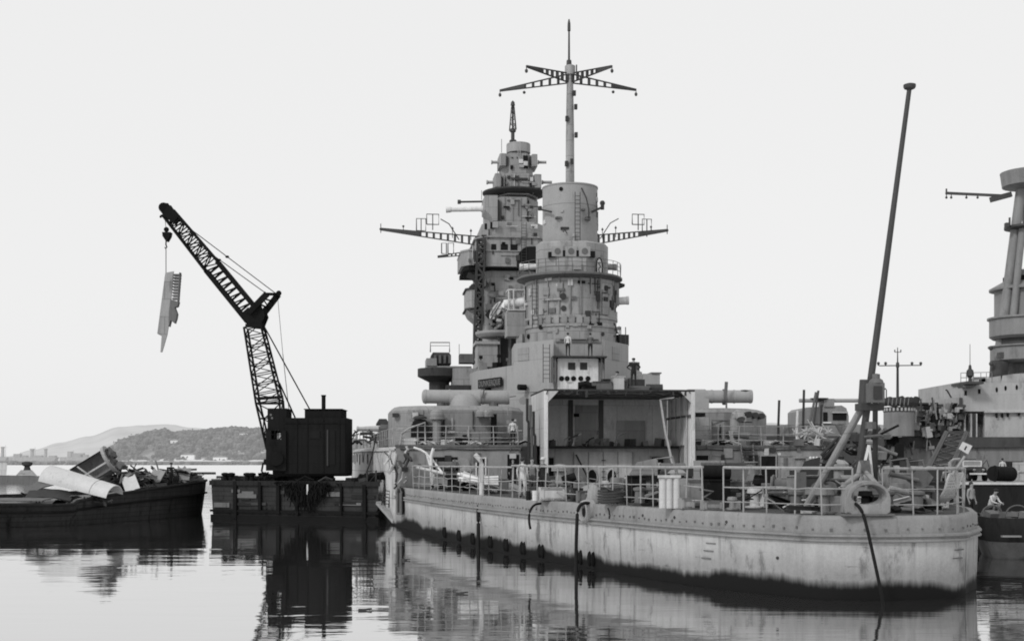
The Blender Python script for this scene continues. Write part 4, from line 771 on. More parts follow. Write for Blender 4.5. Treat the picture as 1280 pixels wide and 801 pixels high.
p = L(494, 519, 89.8); b = MB(); b.box(p.x - .2, p.x + .2, p.y - .3, p.y + .3, p.z - .12, p.z + .15); b.build('sight_hood', 'dark_steel', t1)
for px in (510, 523): vbox('turret_plate', 'wall_grey', px, px + 6, 512, 518, L(px, 515, 88.7).y, .1, t1, .05)
def rftube(x0, x1, py, d, r, parent, ends=True):
    b = MB(); a, c = L(x0, py, d), L(x1, py + (1 if x0 < 700 else 0), d); dx = (c - a).normalized()
    b.cyl(a, c, r, n=20)
    for t_ in (0.02, .3, .69, .97): q = a.lerp(c, t_); b.cyl(q - dx * .06, q + dx * .06, r * 1.06, n=20)
    b.ball(a, r * .99, 14, (.35, 1, 1)); return b.build('rangefinder_tube', 'tube_grey', parent)
rf = rftube(530, 637, 495.5, 93, .5, t1)
a, c = L(562, 497, 93), L(601, 497, 93); b = MB(); b.cyl(a, c, .57, n=20); b.build('tube_sleeve', 'tube_grey', rf)
b = MB(); b.lathe(L(581, 512, 93), [(1.15, 0), (1.1, .6), (.95, .9), (.8, 1.1)], 20); b.build('tube_pedestal', 'tube_grey', rf)
b = MB(); b.cyl(L(551, 512, 93), L(551, 500, 93), .3, n=10); b.cyl(L(617, 508, 93), L(617, 500, 93), .35, n=10); b.beam(L(637, 496, 93), L(645, 495, 93), .06); b.beam(L(603, 497, 92.4), L(605, 487, 92.4), .1); b.build('tube_bracket', 'mid_steel', rf)
t2 = turret([(838, 99), (836, 92), (850, 89.5), (905, 88.8), (938, 90), (953, 92.5), (958, 96), (950, 100)], 7.85, 'gun_turret', 'wall_grey')
rf = rftube(868, 940, 495.5, 93, .47, t2)
a, c = L(858, 513, 92.4), L(887, 486, 92.4); b = MB(); b.prism([(a.x, a.y), (c.x, a.y), (c.x, a.y + 1.6), (a.x, a.y + 1.6)], 7.7, c.z, .3); b.build('tube_block', 'tube_grey', rf)
b = MB(); b.cyl(L(908, 512, 92.3), L(908, 503, 92.3), .07, n=6); b.beam(L(907, 494, 92), L(908, 477, 92), .22, .1); b.cyl(L(903.5, 496, 93), L(906.5, 496, 93), .58, n=16); b.build('tube_bracket', 'mid_steel', rf)
b = MB(); b.ball(L(931, 489, 93), .35, 8, (1.4, 1, .35)); b.build('tube_cap', 'dark_steel', rf)
b = MB(); b.tube([L(918, 558, 87.2), L(918, 524, 87.2), L(919, 519, 87.2), L(922, 517, 87.2), L(925, 519, 87.0), L(926, 524, 86.8)], .32, 10); b.build('gooseneck_vent', 'ship_grey', t2)
a, c = L(866, 556, 87.8), L(890, 521, 87.8); b = MB(); b.box(a.x, c.x, a.y, a.y + 1, a.z, c.z); b.build('ready_locker', 'ship_grey', t2)
a, c = L(868, 520, 88.2), L(882, 515.5, 88.2); b = MB(); b.box(a.x, c.x, a.y, a.y + 1, a.z, c.z); b.build('locker_lid', 'flat_black', t2)
for k in range(3): p = L(935 + k * 8, 518 + k, 89.3 + k * 1.1); b = MB(); b.cyl(p + Vector((0, -.35, 0)), p + Vector((0, .3, 0)), .22, n=10); b.build('sight_hood', 'dark_steel', t2)
b = MB(); b.cyl(L(917, 543, 86.6), L(936, 544.5, 86.6), .22, n=10); b.build('deck_pipe', 'mid_steel', t2)
# light gun on the port bulge
p = L(474, 535.5, 96); b = MB(); b.cyl(L(446, 536, 96), p, .17, .24, 10); b.cyl(L(446, 536, 96), L(448, 536, 96), .22, n=10); gun = b.build('deck_gun', 'light_grey', ship)
b = MB(); a = L(473, 555, 95.8); c = L(488, 530, 95.8); b.prism([(a.x, a.y), (c.x, a.y), (c.x, a.y + 1.4), (a.x, a.y + 1.4)], 5.15, c.z, .3); b.build('gun_mount', 'mid_steel', gun)
b = MB(); b.cyl(L(450, 542, 95.5), L(466, 541, 95.5), .12, n=8); b.build('gun_recoil', 'mid_steel', gun)
a, c = L(470, 531, 97), L(487, 523, 97); b = MB(); b.prism([(a.x, a.y), (c.x, a.y), (c.x, a.y + 1.4), (a.x, a.y + 1.4)], a.z, c.z, .4); b.build('gun_sight', 'dark_steel', gun)
# ---- stern: jackstaff with brace, lantern, and the big horseshoe fairlead
st0, st1 = L(1071, 606, 40.2), L(1137, 109, 39.0)
b = MB(); b.tube([st0.lerp(st1, i / 8) for i in range(9)], [.118, .115, .11, .105, .1, .092, .084, .077, .07], 12); js = b.build('ensign_staff', 'staff_paint', ship)
b = MB(); b.lathe(st1, [(.05, -.1), (.16, -.05), (.185, 0), (.185, .07), (.1, .1)], 16); b.build('staff_truck', 'staff_paint', js)
b = MB(); b.cyl(L(1008, 633, 41.6), L(1079, 507, 40.2), .115, n=10); b.build('staff_brace', 'wall_grey', js)
b = MB(); b.cyl(L(1094, 610, 41), L(1094, 500, 41), .09, n=8); b.build('staff_post', 'dark_steel', js)
q = st0.lerp(st1, .2)
b = MB(); b.box(q.x - .3, q.x + .45, q.y - .25, q.y + .25, q.z - .1, q.z + .12); b.cyl(q + Vector((-.1, -.05, .1)), q + Vector((-.05, -.05, .85)), .2, n=10); b.build('staff_clamp', 'staff_paint', js)
p = L(1095, 491, 39.6); b = MB(); b.box(p.x - .27, p.x + .2, p.y - .2, p.y + .2, p.z - .3, p.z + .3); b.lathe(p + Vector((0, 0, .3)), [(.24, 0), (.2, .1), (.12, .15), (.12, .28), (.03, .3)], 12); lan = b.build('stern_lantern', 'mid_steel', js)
b = MB(); b.box(p.x - .16, p.x + .1, p.y - .24, p.y - .19, p.z - .2, p.z + .2); b.build('lantern_glass', 'dark_steel', lan)
b = MB(); b.tube([L(1086, 545, 40), L(1080, 546, 39.9), L(1100, 544, 39.9), L(1104, 546, 40)], .05); b.cyl(L(1087, 527, 40), L(1087, 536, 40), .2, n=10); b.build('staff_gear', 'mid_steel', js)
for px in (1089, 1083): b = MB(); b.beam(L(1086, 556, 39.4), L(px - 8 if px < 1086 else px + 2, 604, 39.4), .07); b.build('pale_stay', 'white_paint', js)
b = MB(); b.tube([L(1076, 578, 39.5), L(1073, 593, 39.2), L(1060, 603, 38.9), L(1052, 610, 38.8)], .08, 8); b.tube([L(1079, 578, 39.5), L(1082, 590, 39.2), L(1094, 603, 38.9), L(1101, 614, 38.8)], .08, 8); b.build('staff_foot', 'wall_grey', js)
b = MB(); b.box(*sorted((L(1074, 0, 39.5).x, L(1082, 0, 39.5).x)), 1.2, 1.6, W(0, 590, 39.5).z, W(0, 575, 39.5).z); b.build('staff_heel', 'mid_steel', js)
# fairlead: D-shaped bow of heavy plate with an oval mouth
fc0 = L(1075, 643, 38.6); fc0.y = -.12; s3 = 38.2 / FPX
def fl(px, py, y): return Vector((fc0.x + (px - 1075) * s3, y, HC + (HY - py) * s3))
outer = [fl(1047, 644, 0), fl(1047, 624, 0)] + [fl(1075 - 28 * math.cos(q), 624 - 24 * math.sin(q), 0) for q in [i * PI / 12 for i in range(1, 12)]] + [fl(1103, 624, 0), fl(1103, 644, 0)]
inner = [fl(1075 - 21 * math.cos(q * 2 * PI / 24 ), 621 - 15 * math.sin(q * 2 * PI / 24), 0) for q in range(24)]
b = MB()
n_o, n_i = len(outer), 24
def near(c): return min(range(n_i), key=lambda k: (inner[k] - c).length)
def D(pts, y): return [Vector((p.x, y, p.z)) for p in pts]
# front and back faces as strips between rings resampled by angle
cen = fl(1075, 620, 0)
def ray(ang):
    d_ = Vector((math.cos(ang), 0, math.sin(ang))); best = 9
    for p, q in zip(outer, outer[1:] + outer[:1]):
        den = d_.x * (q.z - p.z) - d_.z * (q.x - p.x)
        if abs(den) < 1e-9: continue
        t_ = ((p.x - cen.x) * (q.z - p.z) - (p.z - cen.z) * (q.x - p.x)) / den; u_ = ((p.x - cen.x) * d_.z - (p.z - cen.z) * d_.x) / den
        if t_ > 0 and -1e-6 <= u_ <= 1 + 1e-6: best = min(best, t_)
    return cen + d_ * best
AN = [2 * PI * i / 40 for i in range(41)]
ri = [cen + Vector((22.5 * s3 * math.cos(a), 0, (14.5 if a < PI else 10) * s3 * math.sin(a))) for a in AN]; ro = [ray(a) for a in AN]
b.sheet([D(ri, .55), D(ri, -.02), [p.lerp(q, .15) + Vector((0, -.06, 0)) for p, q in zip(ri, ro)], [p.lerp(q, .85) + Vector((0, -.06, 0)) for p, q in zip(ri, ro)], D(ro, .02), D(ro, .55), D(ri, .55)])
fair = b.build('stern_fairlead', 'fairlead_iron', ship, smooth=40)
b = MB(); b.box(fl(1043, 0, 0).x, fl(1107, 0, 0).x, -.1, .7, 2.5, 2.56); b.build('fairlead_foot', 'mid_steel', fair)
# port quarter fairlead: rounded lip over the deck edge
p, n = hullp(735, 2.3, .05); t_ = Vector((-n.y, n.x, 0))
b = MB(); b.sheet([[p + t_ * (.42 * math.cos(a)) * k + n * o_ + Vector((0, 0, -.1 + .42 * math.sin(a) * k)) for a in AN] for k, o_ in ((.72, -.1), (.72, .2), (.85, .28), (1, .22), (1.08, .05), (1.08, -.15))]); b.build('quarter_fairlead', 'tube_grey', ship, smooth=50)
b = MB(); b.slab([p + t_ * -.28 + n * .1, p + t_ * .28 + n * .1, p + t_ * .28 + n * .1 + Vector((0, 0, -.3)), p + t_ * -.28 + n * .1 + Vector((0, 0, -.3))], n * .02); b.build('fairlead_mouth', 'flat_black', ship)
# dark arched hatch frame where the quarterdeck meets the side, with bare frames
p, n = hullp(503, 1.9, .1); t_ = Vector((-n.y, n.x, 0))
b = MB(); m_ = [p + t_ * -.65 + Vector((0, 0, -1.0)), p + t_ * .65 + Vector((0, 0, -1.0)), p + t_ * .65 + Vector((0, 0, .3)), p + t_ * .35 + Vector((0, 0, .62)), p + t_ * -.35 + Vector((0, 0, .62)), p + t_ * -.65 + Vector((0, 0, .3))]; b.slab(m_, n * .15); hp = b.build('side_hatch', 'flat_black', ship)
b = MB(); b.tube([q + n * .2 for q in m_ + m_[:1]], .09); b.build('hatch_frame', 'mid_steel', hp)

# ---- small fittings all over the towers: boxes, pipes, ladders, brackets
RG = random.Random(77)
def fit_round(cen, r_, zlo, zhi, n, parent, s=1.0, a0=PI * 1.02, a1=PI * 1.98):
    for i in range(n):
        a_ = RG.uniform(a0, a1); z = RG.uniform(zlo, zhi); p = Vector((cen.x + r_ * math.cos(a_), cen.y + r_ * math.sin(a_), z)); b = MB(); k = i % 5
        if k in (0, 1): b.obox(p, (RG.uniform(.2, .6) * s, .22 * s, RG.uniform(.15, .6) * s), a_ + PI / 2); nm = 'wall_box'
        elif k == 2:
            o_ = Vector((math.cos(a_), math.sin(a_), 0)) * .06; h = min(RG.uniform(1, 3.4) * s, zhi - z + .3); b.cyl(p + o_, p + o_ + Vector((0, 0, h)), .05 * s, n=6); nm = 'wall_pipe'
        elif k == 3:
            o_ = Vector((math.cos(a_), math.sin(a_), 0)); b.cyl(p - o_ * .05, p + o_ * .07, RG.uniform(.12, .24) * s, n=10); nm = 'scuttle'
        else:
            pts = [Vector((cen.x + (r_ + .04) * math.cos(a_ + j * .06), cen.y + (r_ + .04) * math.sin(a_ + j * .06), z)) for j in range(RG.randint(3, 7))]; b.tube(pts, .04 * s, 5); nm = 'wall_rod'
        b.build(nm, RG.choice(['dark_steel', 'mid_steel', 'wall_grey', 'tube_grey', 'light_grey', 'flat_black']), parent)
fit_round(TC, 56.8 * S_, tz(398), tz(354), 46, tower); fit_round(TC, 58 * S_, tz(424), tz(402), 16, tower, .8); fit_round(CC, CR, tz(300), tz(240), 9, cap, .7); pass
FC = LG(641, 140.5)
def fit_flat(px0, px1, py0, py1, d, n, parent, s=1.0):
    for i in range(n):
        x_, y_ = RG.uniform(px0, px1), RG.uniform(py0, py1); p = L(x_, y_, d) if 60 < d < 130 and px0 != 690 else Lv(x_, y_, LG(641, d).y if d > 130 else 50.74); b = MB(); k = i % 4
        if k < 2: b.obox(p, (RG.uniform(.15, .6) * s, .2, RG.uniform(.12, .6) * s), 0); nm = 'wall_box'
        elif k == 2: b.cyl(p, p + Vector((0, 0, RG.uniform(.4, 1.8) * s)), .05 * s, n=6); nm = 'wall_pipe'
        else: b.tube([p, p + Vector((RG.uniform(.4, 1.8) * s, 0, 0))], .04 * s, 5); nm = 'wall_rod'
        b.build(nm, RG.choice(['dark_steel', 'mid_steel', 'wall_grey', 'tube_grey', 'light_grey', 'flat_black']), parent)
def ladder(p, q, w_, parent, nm='wall_ladder'):
    p, q = Vector(p), Vector(q); b = MB(); s_ = Vector((w_ / 2, 0, 0)); b.beam(p - s_, q - s_, .05); b.beam(p + s_, q + s_, .05); n = int((q - p).length / .3)
    for i in range(1, n): c = p.lerp(q, i / n); b.beam(c - s_, c + s_, .035)
    b.build(nm, 'dark_steel', parent, 0)
fit_flat(612, 668, 340, 418, 136.3, 44, ft, 1.2); fit_flat(624, 666, 249, 274, 137.4, 14, lc, 1.1); fit_flat(630, 668, 219, 240, 138.05, 9, lb, 1); fit_flat(634, 663, 193, 214, 138.6, 7, la, .9); fit_flat(600, 670, 278, 330, 135.1, 22, le, 1.2); fit_flat(580, 602, 315, 330, 135.7, 5, wg, 1); ladder(L(655, 328, 135), L(655, 278, 135), .5, le); ladder(L(669, 410, 99.6), L(669, 356, 99.6), .45, tower); ladder(L(722, 306, 100.6), L(722, 240, 100.8), .4, cap)
ladder(L(683, 478, 97.2), L(683, 430, 97.2), .5, ub)
for px in range(497, 665, 9):
    if RG.random() < .6: p = Lv(px, RG.uniform(563, 600), 45.95); b = MB(); b.obox(p, (RG.uniform(.15, .6), .12, RG.uniform(.15, .7))); b.build('wall_box', RG.choice(['mid_steel', 'dark_steel', 'light_grey', 'ship_grey']), bulk)
for px in range(870, 1035, 8):
    if RG.random() < .7: p = Lv(px, RG.uniform(561, 600), 45.95); b = MB(); b.obox(p, (RG.uniform(.15, .6), .12, RG.uniform(.15, .7))); b.build('wall_box', RG.choice(['mid_steel', 'dark_steel', 'light_grey', 'ship_grey']), bulk)
for px0, px1, py, n in ((500, 650, 561, 0), (870, 1036, 561.5, 0)): b = MB(); b.tube([Lv(px0 + (px1 - px0) * i / 12, py + RG.uniform(-.3, .8), 45.93) for i in range(13)], .04); b.build('cable_run', 'dark_steel', bulk)
fit_flat(497, 650, 516, 550, 88.5, 22, t1, .9); fit_flat(885, 940, 518, 550, 88.7, 12, t2, .9)
fit_flat(690, 860, 500, 560, 90.2, 5, back, .8)
# rough things on the superstructure top beside the tower
for i in range(26):
    px = RG.choice([RG.uniform(600, 690), RG.uniform(757, 800)]); p = L(px, 426 if 645 < px < 788 else 463, 103 if 645 < px < 788 else 108); p.z = (zu if 645 < px < 788 else zb) + .02; b = MB(); sz = RG.uniform(.3, .9)
    if i % 2: b.obox(p + Vector((0, 0, sz / 2)), (sz, sz * .7, sz), RG.random())
    else: b.cyl(p, p + Vector((0, 0, sz * 1.8)), .05, n=6); b.obox(p + Vector((0, 0, sz * 1.6)), (.3, .2, .25))
    b.build('roof_fitting', RG.choice(['dark_steel', 'mid_steel', 'wall_grey', 'flat_black']), sup)
for px in (770, 776, 782): b = MB(); p = L(px, 426, 101); p.z = zu; b.cyl(p, p + Vector((0, 0, RG.uniform(1.2, 2.3))), .04, n=5); b.build('whip_aerial', 'dark_steel', sup)
b = MB(); b.tube([L(763, 400, 102), L(768, 405, 102), L(772, 417, 102), L(769, 412, 102)], .08); b.build('torn_bracket', 'dark_steel', tower)

# frames on the hangar walls and rubbish on its floor
for i in range(6):
    y = 44.6 + i * 1.05
    b = MB(); b.box(HX0 + .005, HX0 + .14, y, y + .09, 5.2, HZ - .35); b.build('wall_frame', 'mid_steel', hl)
for i in range(4): b = MB(); y = 45 + i * 1.5; b.box(HX1 - .14, HX1 - .052, y, y + .08, 3.9, HZ - .35); b.build('wall_frame', 'light_grey', hr)
for i in range(26):
    p = Vector((RG.uniform(HX0 + .5, HX1 - .6), RG.uniform(47.6, 50.3), 5.15)); sz = RG.uniform(.2, .8); b = MB()
    if i % 2: b.obox(p + Vector((0, 0, sz * .35)), (sz, sz * .7, sz * .7), RG.random() * 3, RG.uniform(-.2, .2))
    else: b.tube([p, p + Vector((sz * .3, .1, sz)), p + Vector((sz, .1, sz * 1.3))], .05)
    b.build('floor_rubbish', RG.choice(['dark_steel', 'mid_steel', 'ship_grey', 'light_grey']), hang)
b = MB(); b.tube([Vector((HX0 + .6 + i * .7, 43.95 + .03 * math.sin(i * 2), HZ - .16 - .25 * abs(math.sin(i * 1.7)))) for i in range(13)], .035); b.build('torn_cable', 'flat_black', hang)
for i in range(22):
    x = RG.uniform(HX0, HX1); b = MB(); b.beam((x, 43.88, HZ - .06), (x + RG.uniform(-.15, .15), 43.84, HZ - RG.uniform(.15, .55)), RG.uniform(.04, .18), .02); b.build('torn_edge', 'dark_steel', hang)
# ================================================================ SETTING
def struct(b, name, mat, smooth=0): o = b.build(name, mat, None, smooth); o['kind'] = 'structure'; return o
b = MB(); b.add([(-9000, -300, 0), (9000, -300, 0), (9000, 12000, 0), (-9000, 12000, 0)], [[0, 1, 2, 3]]); struct(b, 'water', 'water')
def ridge(name, pts, D, depth, mat, rough, seed):
    xs = [p[0] for p in pts]
    def top(px):
        for (a, ya), (c, yc) in zip(pts, pts[1:]):
            if px <= c: t_ = (px - a) / (c - a); t_ = t_ * t_ * (3 - 2 * t_); return ya + (yc - ya) * t_
        return pts[-1][1]
    n = int((xs[-1] - xs[0]) / 2.5); m = 9; rows = []
    for j in range(m + 4):
        f = j / m; row = []
        for i in range(n + 1):
            px = xs[0] + (xs[-1] - xs[0]) * i / n; z = HC + (HY - top(px)) * D / FPX
            nz = mnoise.fractal(Vector((px * .03, f * 2, seed)), 1, 2, 5)
            hgt = math.sin(min(1, f) * PI / 2) if f <= 1 else 1 - (f - 1) * 1.5
            row.append(Vector(((px - 640) / FPX * (D - depth + depth * f), D - depth + depth * f, max(0, z) * hgt * (1 + rough * nz * (1 if f < 1 else .4)) - .5)))
        rows.append(row)
    b = MB(); b.sheet(rows); return struct(b, name, mat, 80), top
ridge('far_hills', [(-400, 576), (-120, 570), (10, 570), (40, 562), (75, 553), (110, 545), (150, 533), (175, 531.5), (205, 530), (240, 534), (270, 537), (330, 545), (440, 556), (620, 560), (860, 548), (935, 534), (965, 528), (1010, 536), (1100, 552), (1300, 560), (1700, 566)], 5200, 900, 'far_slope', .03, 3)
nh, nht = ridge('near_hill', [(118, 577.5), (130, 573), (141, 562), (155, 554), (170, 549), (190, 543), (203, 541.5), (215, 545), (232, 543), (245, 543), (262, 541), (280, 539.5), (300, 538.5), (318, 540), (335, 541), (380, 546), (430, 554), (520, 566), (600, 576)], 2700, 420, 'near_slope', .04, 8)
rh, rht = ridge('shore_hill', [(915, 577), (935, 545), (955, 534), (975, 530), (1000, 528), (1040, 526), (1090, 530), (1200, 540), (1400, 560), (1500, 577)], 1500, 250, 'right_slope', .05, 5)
# woods on the near hill: one mass of clumped leaves, and single pines along the crest
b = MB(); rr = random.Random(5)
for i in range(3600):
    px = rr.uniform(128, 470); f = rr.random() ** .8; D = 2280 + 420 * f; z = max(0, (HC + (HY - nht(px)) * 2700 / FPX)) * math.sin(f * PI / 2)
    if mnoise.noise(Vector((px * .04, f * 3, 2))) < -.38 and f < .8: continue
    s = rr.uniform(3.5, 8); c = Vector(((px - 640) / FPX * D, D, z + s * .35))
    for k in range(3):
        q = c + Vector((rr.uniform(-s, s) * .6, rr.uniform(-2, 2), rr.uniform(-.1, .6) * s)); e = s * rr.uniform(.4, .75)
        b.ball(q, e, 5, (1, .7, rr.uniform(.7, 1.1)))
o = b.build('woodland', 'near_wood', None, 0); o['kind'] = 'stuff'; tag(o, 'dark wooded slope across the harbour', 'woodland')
def crest_tree(px, h, D, top, mat, lab):
    z = HC + (HY - top(px)) * D / FPX - 3; x = (px - 640) / FPX * D
    t_ = thing('pine_tree', lab, 'tree', (x, D - 6, z), 'trees along the crest of the wooded hill')
    b = MB(); b.cyl((x, D - 6, z), (x, D - 6, z + h * .6), .7, .4, 6); b.beam((x, D - 6, z + h * .4), (x + h * .2, D - 6, z + h * .7), .4); b.build('trunk', 'near_wood', t_)
    b = MB()
    for k in range(46):
        q = Vector((x, D - 6, z + h * .72)) + Vector((rr.gauss(0, .26) * h, rr.gauss(0, .2) * h, rr.gauss(0, .13) * h)); e = h * rr.uniform(.05, .12)
        b.ball(q, e, 5, (1.2, 1, .7))
    b.build('crown', 'near_wood', t_)
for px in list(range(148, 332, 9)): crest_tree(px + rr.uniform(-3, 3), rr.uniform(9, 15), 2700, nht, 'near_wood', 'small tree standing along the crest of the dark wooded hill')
for k, (px, f, lab) in enumerate(((220, .45, 'pale house on the wooded hillside, highest of the houses'), (306, .55, 'pale house among trees on the hill close to the crane boom'), (237, .1, 'long pale building at the foot of the wooded hill'), (277, .05, 'low pale shed on the beach below the wooded hill'))):
    D = 2280 + 420 * f; z = (HC + (HY - nht(px)) * 2700 / FPX) * math.sin(f * PI / 2) + 3; x = (px - 640) / FPX * D; h = thing('hillside_house', lab, 'house', (x, D - 12, z - 4))
    wd = 7 if f > .2 else 12; b = MB(); b.box(x - wd, x + wd, D - 16, D - 6, z - 6, z + 4); b.build('wall', 'hazy_house', h)
    b = MB(); b.slab([(x - wd - .5, D - 16.5, z + 4), (x + wd + .5, D - 16.5, z + 4), (x, D - 16.5, z + 7.5)], (0, 11, 0)); b.build('roof', 'near_slope', h)
    b = MB(); b.box(x - 1, x + 1, D - 16.2, D - 15.99, z - 1, z + 2); b.build('window', 'near_wood', h)
b = MB(); rows = []
for f in (0, .4, 1): rows.append([Vector(((px - 640) / FPX * (2180 + 140 * f), 2180 + 140 * f, [-.2, 3, 9][int(f * 2 + .2)] + (3 * mnoise.noise(Vector((px * .05, f, 0))) if f else 0))) for px in range(120, 620, 6)])
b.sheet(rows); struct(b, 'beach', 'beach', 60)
b = MB(); b.hexa([G(-300, 1640, -1), G(420, 1640, -1), G(420, 1665, -1), G(-300, 1665, -1)], [G(-300, 1644, 4.8), G(420, 1644, 4.8), G(420, 1661, 4.8), G(-300, 1661, 4.8)])
for i in range(260):
    px = rr.uniform(-150, 400); b.obox(G(px, 1641 + rr.random() * 2, rr.uniform(0, 4)), (rr.uniform(3, 9), 3, rr.uniform(2, 4)), rr.random(), rr.random())
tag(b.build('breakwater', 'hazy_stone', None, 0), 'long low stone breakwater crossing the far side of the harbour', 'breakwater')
# hazy warships beyond the breakwater
def hazy_ship(lab, D, x0, x1, stacks, tops):
    s = D / FPX; a = G(x0, D); c = G(x1, D); t_ = thing('distant_warship', lab, 'warship', ((a.x + c.x) / 2, D, 0))
    def z(py): return HC + (HY - py) * s
    b = MB(); n = 12; b.hexa([(a.x, D, -1), (c.x - 6, D, -1), (c.x - 6, D + 14, -1), (a.x, D + 14, -1)], [(a.x - 2, D, z(571)), (c.x, D, z(571)), (c.x, D + 14, z(571)), (a.x - 2, D + 14, z(571))]); b.build('hull', 'hazy_hull', t_)
    for px, py, w_ in stacks:
        p = G(px, D); b = MB(); b.cyl((p.x, D + 7, z(572)), (p.x, D + 7, z(py + 1.5)), w_ * s * .45, n=10); b.cyl((p.x, D + 7, z(py + 1.6)), (p.x, D + 7, z(py)), w_ * s * .58, n=10); b.build('funnel', 'hazy_hull', t_)
    for px, py, w_ in tops:
        p = G(px, D); b = MB(); b.box(p.x - w_ * s / 2, p.x + w_ * s / 2, D + 2, D + 12, z(572), z(py)); b.build('deckhouse', 'hazy_hull', t_)
    for px, py, w_ in stacks[:1] + tops[:1]:
        p = G(px + 4, D); b = MB(); b.cyl((p.x, D + 6, z(571)), (p.x, D + 6, z(py - 2)), .35, .2, 6); b.beam((p.x - 3, D + 6, z(py + 1)), (p.x + 3, D + 6, z(py + 1)), .25); b.build('mast', 'hazy_hull', t_)
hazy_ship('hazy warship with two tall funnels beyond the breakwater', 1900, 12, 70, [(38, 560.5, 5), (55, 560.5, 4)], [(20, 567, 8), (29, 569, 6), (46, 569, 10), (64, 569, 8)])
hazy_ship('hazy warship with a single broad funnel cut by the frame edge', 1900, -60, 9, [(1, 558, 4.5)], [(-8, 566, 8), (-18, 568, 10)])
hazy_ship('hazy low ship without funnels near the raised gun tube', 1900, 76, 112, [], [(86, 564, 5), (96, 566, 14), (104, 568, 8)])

# ================================================================ CRANE AND ITS PONTOON
CD = 89.0
CO = 3.2
def Wc(px, py, d): return W(px, py, d + CO)
def Gc(px, d, z=0): return G(px, d + CO, z)
pz0 = Wc(0, 601.5, 86.5).z
Pa, Pb, Pc_, Pd = G(264, 93), G(474, 87.6), G(441, 96), G(264, 103.5)
ex = (Pb - Pa).normalized(); ey = Vector((-ex.y, ex.x, 0))
def PP(t_, o_, z): p = Pa.lerp(Pb, t_) - ey * o_; return Vector((p.x, p.y, z))       # along and proud of the pontoon's face
b = MB(); up_ = lambda p, z: Vector((p.x, p.y, z))
ctr_ = (Pa + Pb + Pc_ + Pd) / 4
b.hexa([up_(p.lerp(ctr_, .03), -.6) for p in (Pa, Pb, Pc_, Pd)], [up_(p, pz0) for p in (Pa, Pb, Pc_, Pd)])
pon = b.build('crane_pontoon', 'pontoon_side', None, 0); tag(pon, 'long tarred timber pontoon carrying the black crane', 'pontoon')
def pbar(t0, t1, o_, z0, z1, name, mat):
    b = MB(); n_ = [PP(t0, 0.005, z0), PP(t1, .005, z0), PP(t1, .005, z1), PP(t0, .005, z1)]; b.slab(n_, -ey * o_); b.build(name, mat, pon)
pbar(-.005, 1.005, .14, pz0 - .3, pz0 + .03, 'rubbing_beam', 'boat_black'); pbar(-.003, 1.0, .1, .5, .66, 'rubbing_beam', 'black_iron'); pbar(0, 1.0, .08, 0, .3, 'rubbing_beam', 'black_iron')
for i in range(6):
    t0 = .02 + .96 * (i + rr.random() * .8) / 6; pbar(t0, t0 + rr.uniform(.01, .022), .18, rr.uniform(0, .7), pz0 + rr.uniform(-.2, .08), 'fender_post', 'black_iron')
for px in (276, 284, 305, 311): p = PP((px - 264) / 210, -.6, 0); b = MB(); b.lathe((p.x, p.y, pz0), [(.2, 0), (.16, .35), (.3, .42), (.28, .55), (.1, .6)], 10); b.build('bollard', 'black_iron', pon)
for i in range(18):
    t0 = rr.uniform(0, .86); zz_ = rr.uniform(.7, pz0 - .6); pbar(t0, t0 + rr.uniform(.05, .14), rr.uniform(.03, .06), zz_, zz_ + rr.uniform(.15, .35), 'side_plank', rr.choice(['timber', 'pontoon_side', 'mid_steel', 'boat_black']))
for i in range(60):
    t0 = rr.random(); p = PP(t0, -rr.uniform(.2, 2.2), pz0); b = MB(); sz = rr.uniform(.15, .7)
    if 333 < 264 + 210 * t0 < 440 and i % 3: continue
    if i % 2: b.obox(p + Vector((0, 0, sz * .25)), (sz * 1.6, sz, sz * .5), rr.random() * 3, rr.uniform(-.3, .3))
    else: b.tube([p, p + Vector((sz, 0, sz * .6)), p + Vector((sz * 2, .1, .1))], rr.uniform(.03, .09), 5)
    tag(b.build('deck_junk', rr.choice(['black_iron', 'boat_black', 'timber', 'dark_steel']), None, 0), 'piece of dark junk lying along the edge of the crane pontoon', 'scrap', 'dark junk on the crane pontoon')
b = MB()
for i in range(420):
    x = rr.gauss(0, 1); p = PP(.59 + .062 * x, rr.uniform(.1, .4), pz0 - abs(rr.gauss(0, .3))); v = Vector((rr.uniform(-.35, .35), rr.uniform(-.3, .1), -rr.uniform(.5, 1.7) * math.exp(-x * x * .25))); b.tube([p, p + v * .5 + Vector((rr.uniform(-.15, .15), -.1, .1)), p + v], rr.uniform(.02, .06), 4)
for k in range(5): b.ball(PP(.53 + .03 * k, .15, pz0 - .5), .55, 8, (1, .45, 1))
tag(b.build('brush_fender', 'black_iron', None, 50), 'shaggy black brush fender hanging on the side of the crane pontoon', 'fender')
b = MB(); p = PP(.61, .5, pz0 - .2); b.beam(p, p - Vector((0, 0, .7)), .1); tag(b.build('white_marker', 'white_paint', None), 'short pale upright stick above the shaggy fender on the pontoon', 'marker')
junk_labels = ['rusty iron heap lying on the pontoon deck under the crane cab', 'tangle of rusty plate on the pontoon deck beside the ship']
for i, px in enumerate((330, 455)):
    b = MB()
    for k in range(16): b.obox(PP((px - 264) / 210 + rr.uniform(-.06, .06), -.5 - rr.random(), pz0 + rr.uniform(.05, .4)), (rr.uniform(.3, 1.2), rr.uniform(.2, .7), rr.uniform(.08, .4)), rr.random() * 3, rr.uniform(-.4, .4), rr.uniform(-.4, .4))
    o = b.build('scrap_heap', 'black_iron', None); tag(o, junk_labels[i], 'scrap heap')

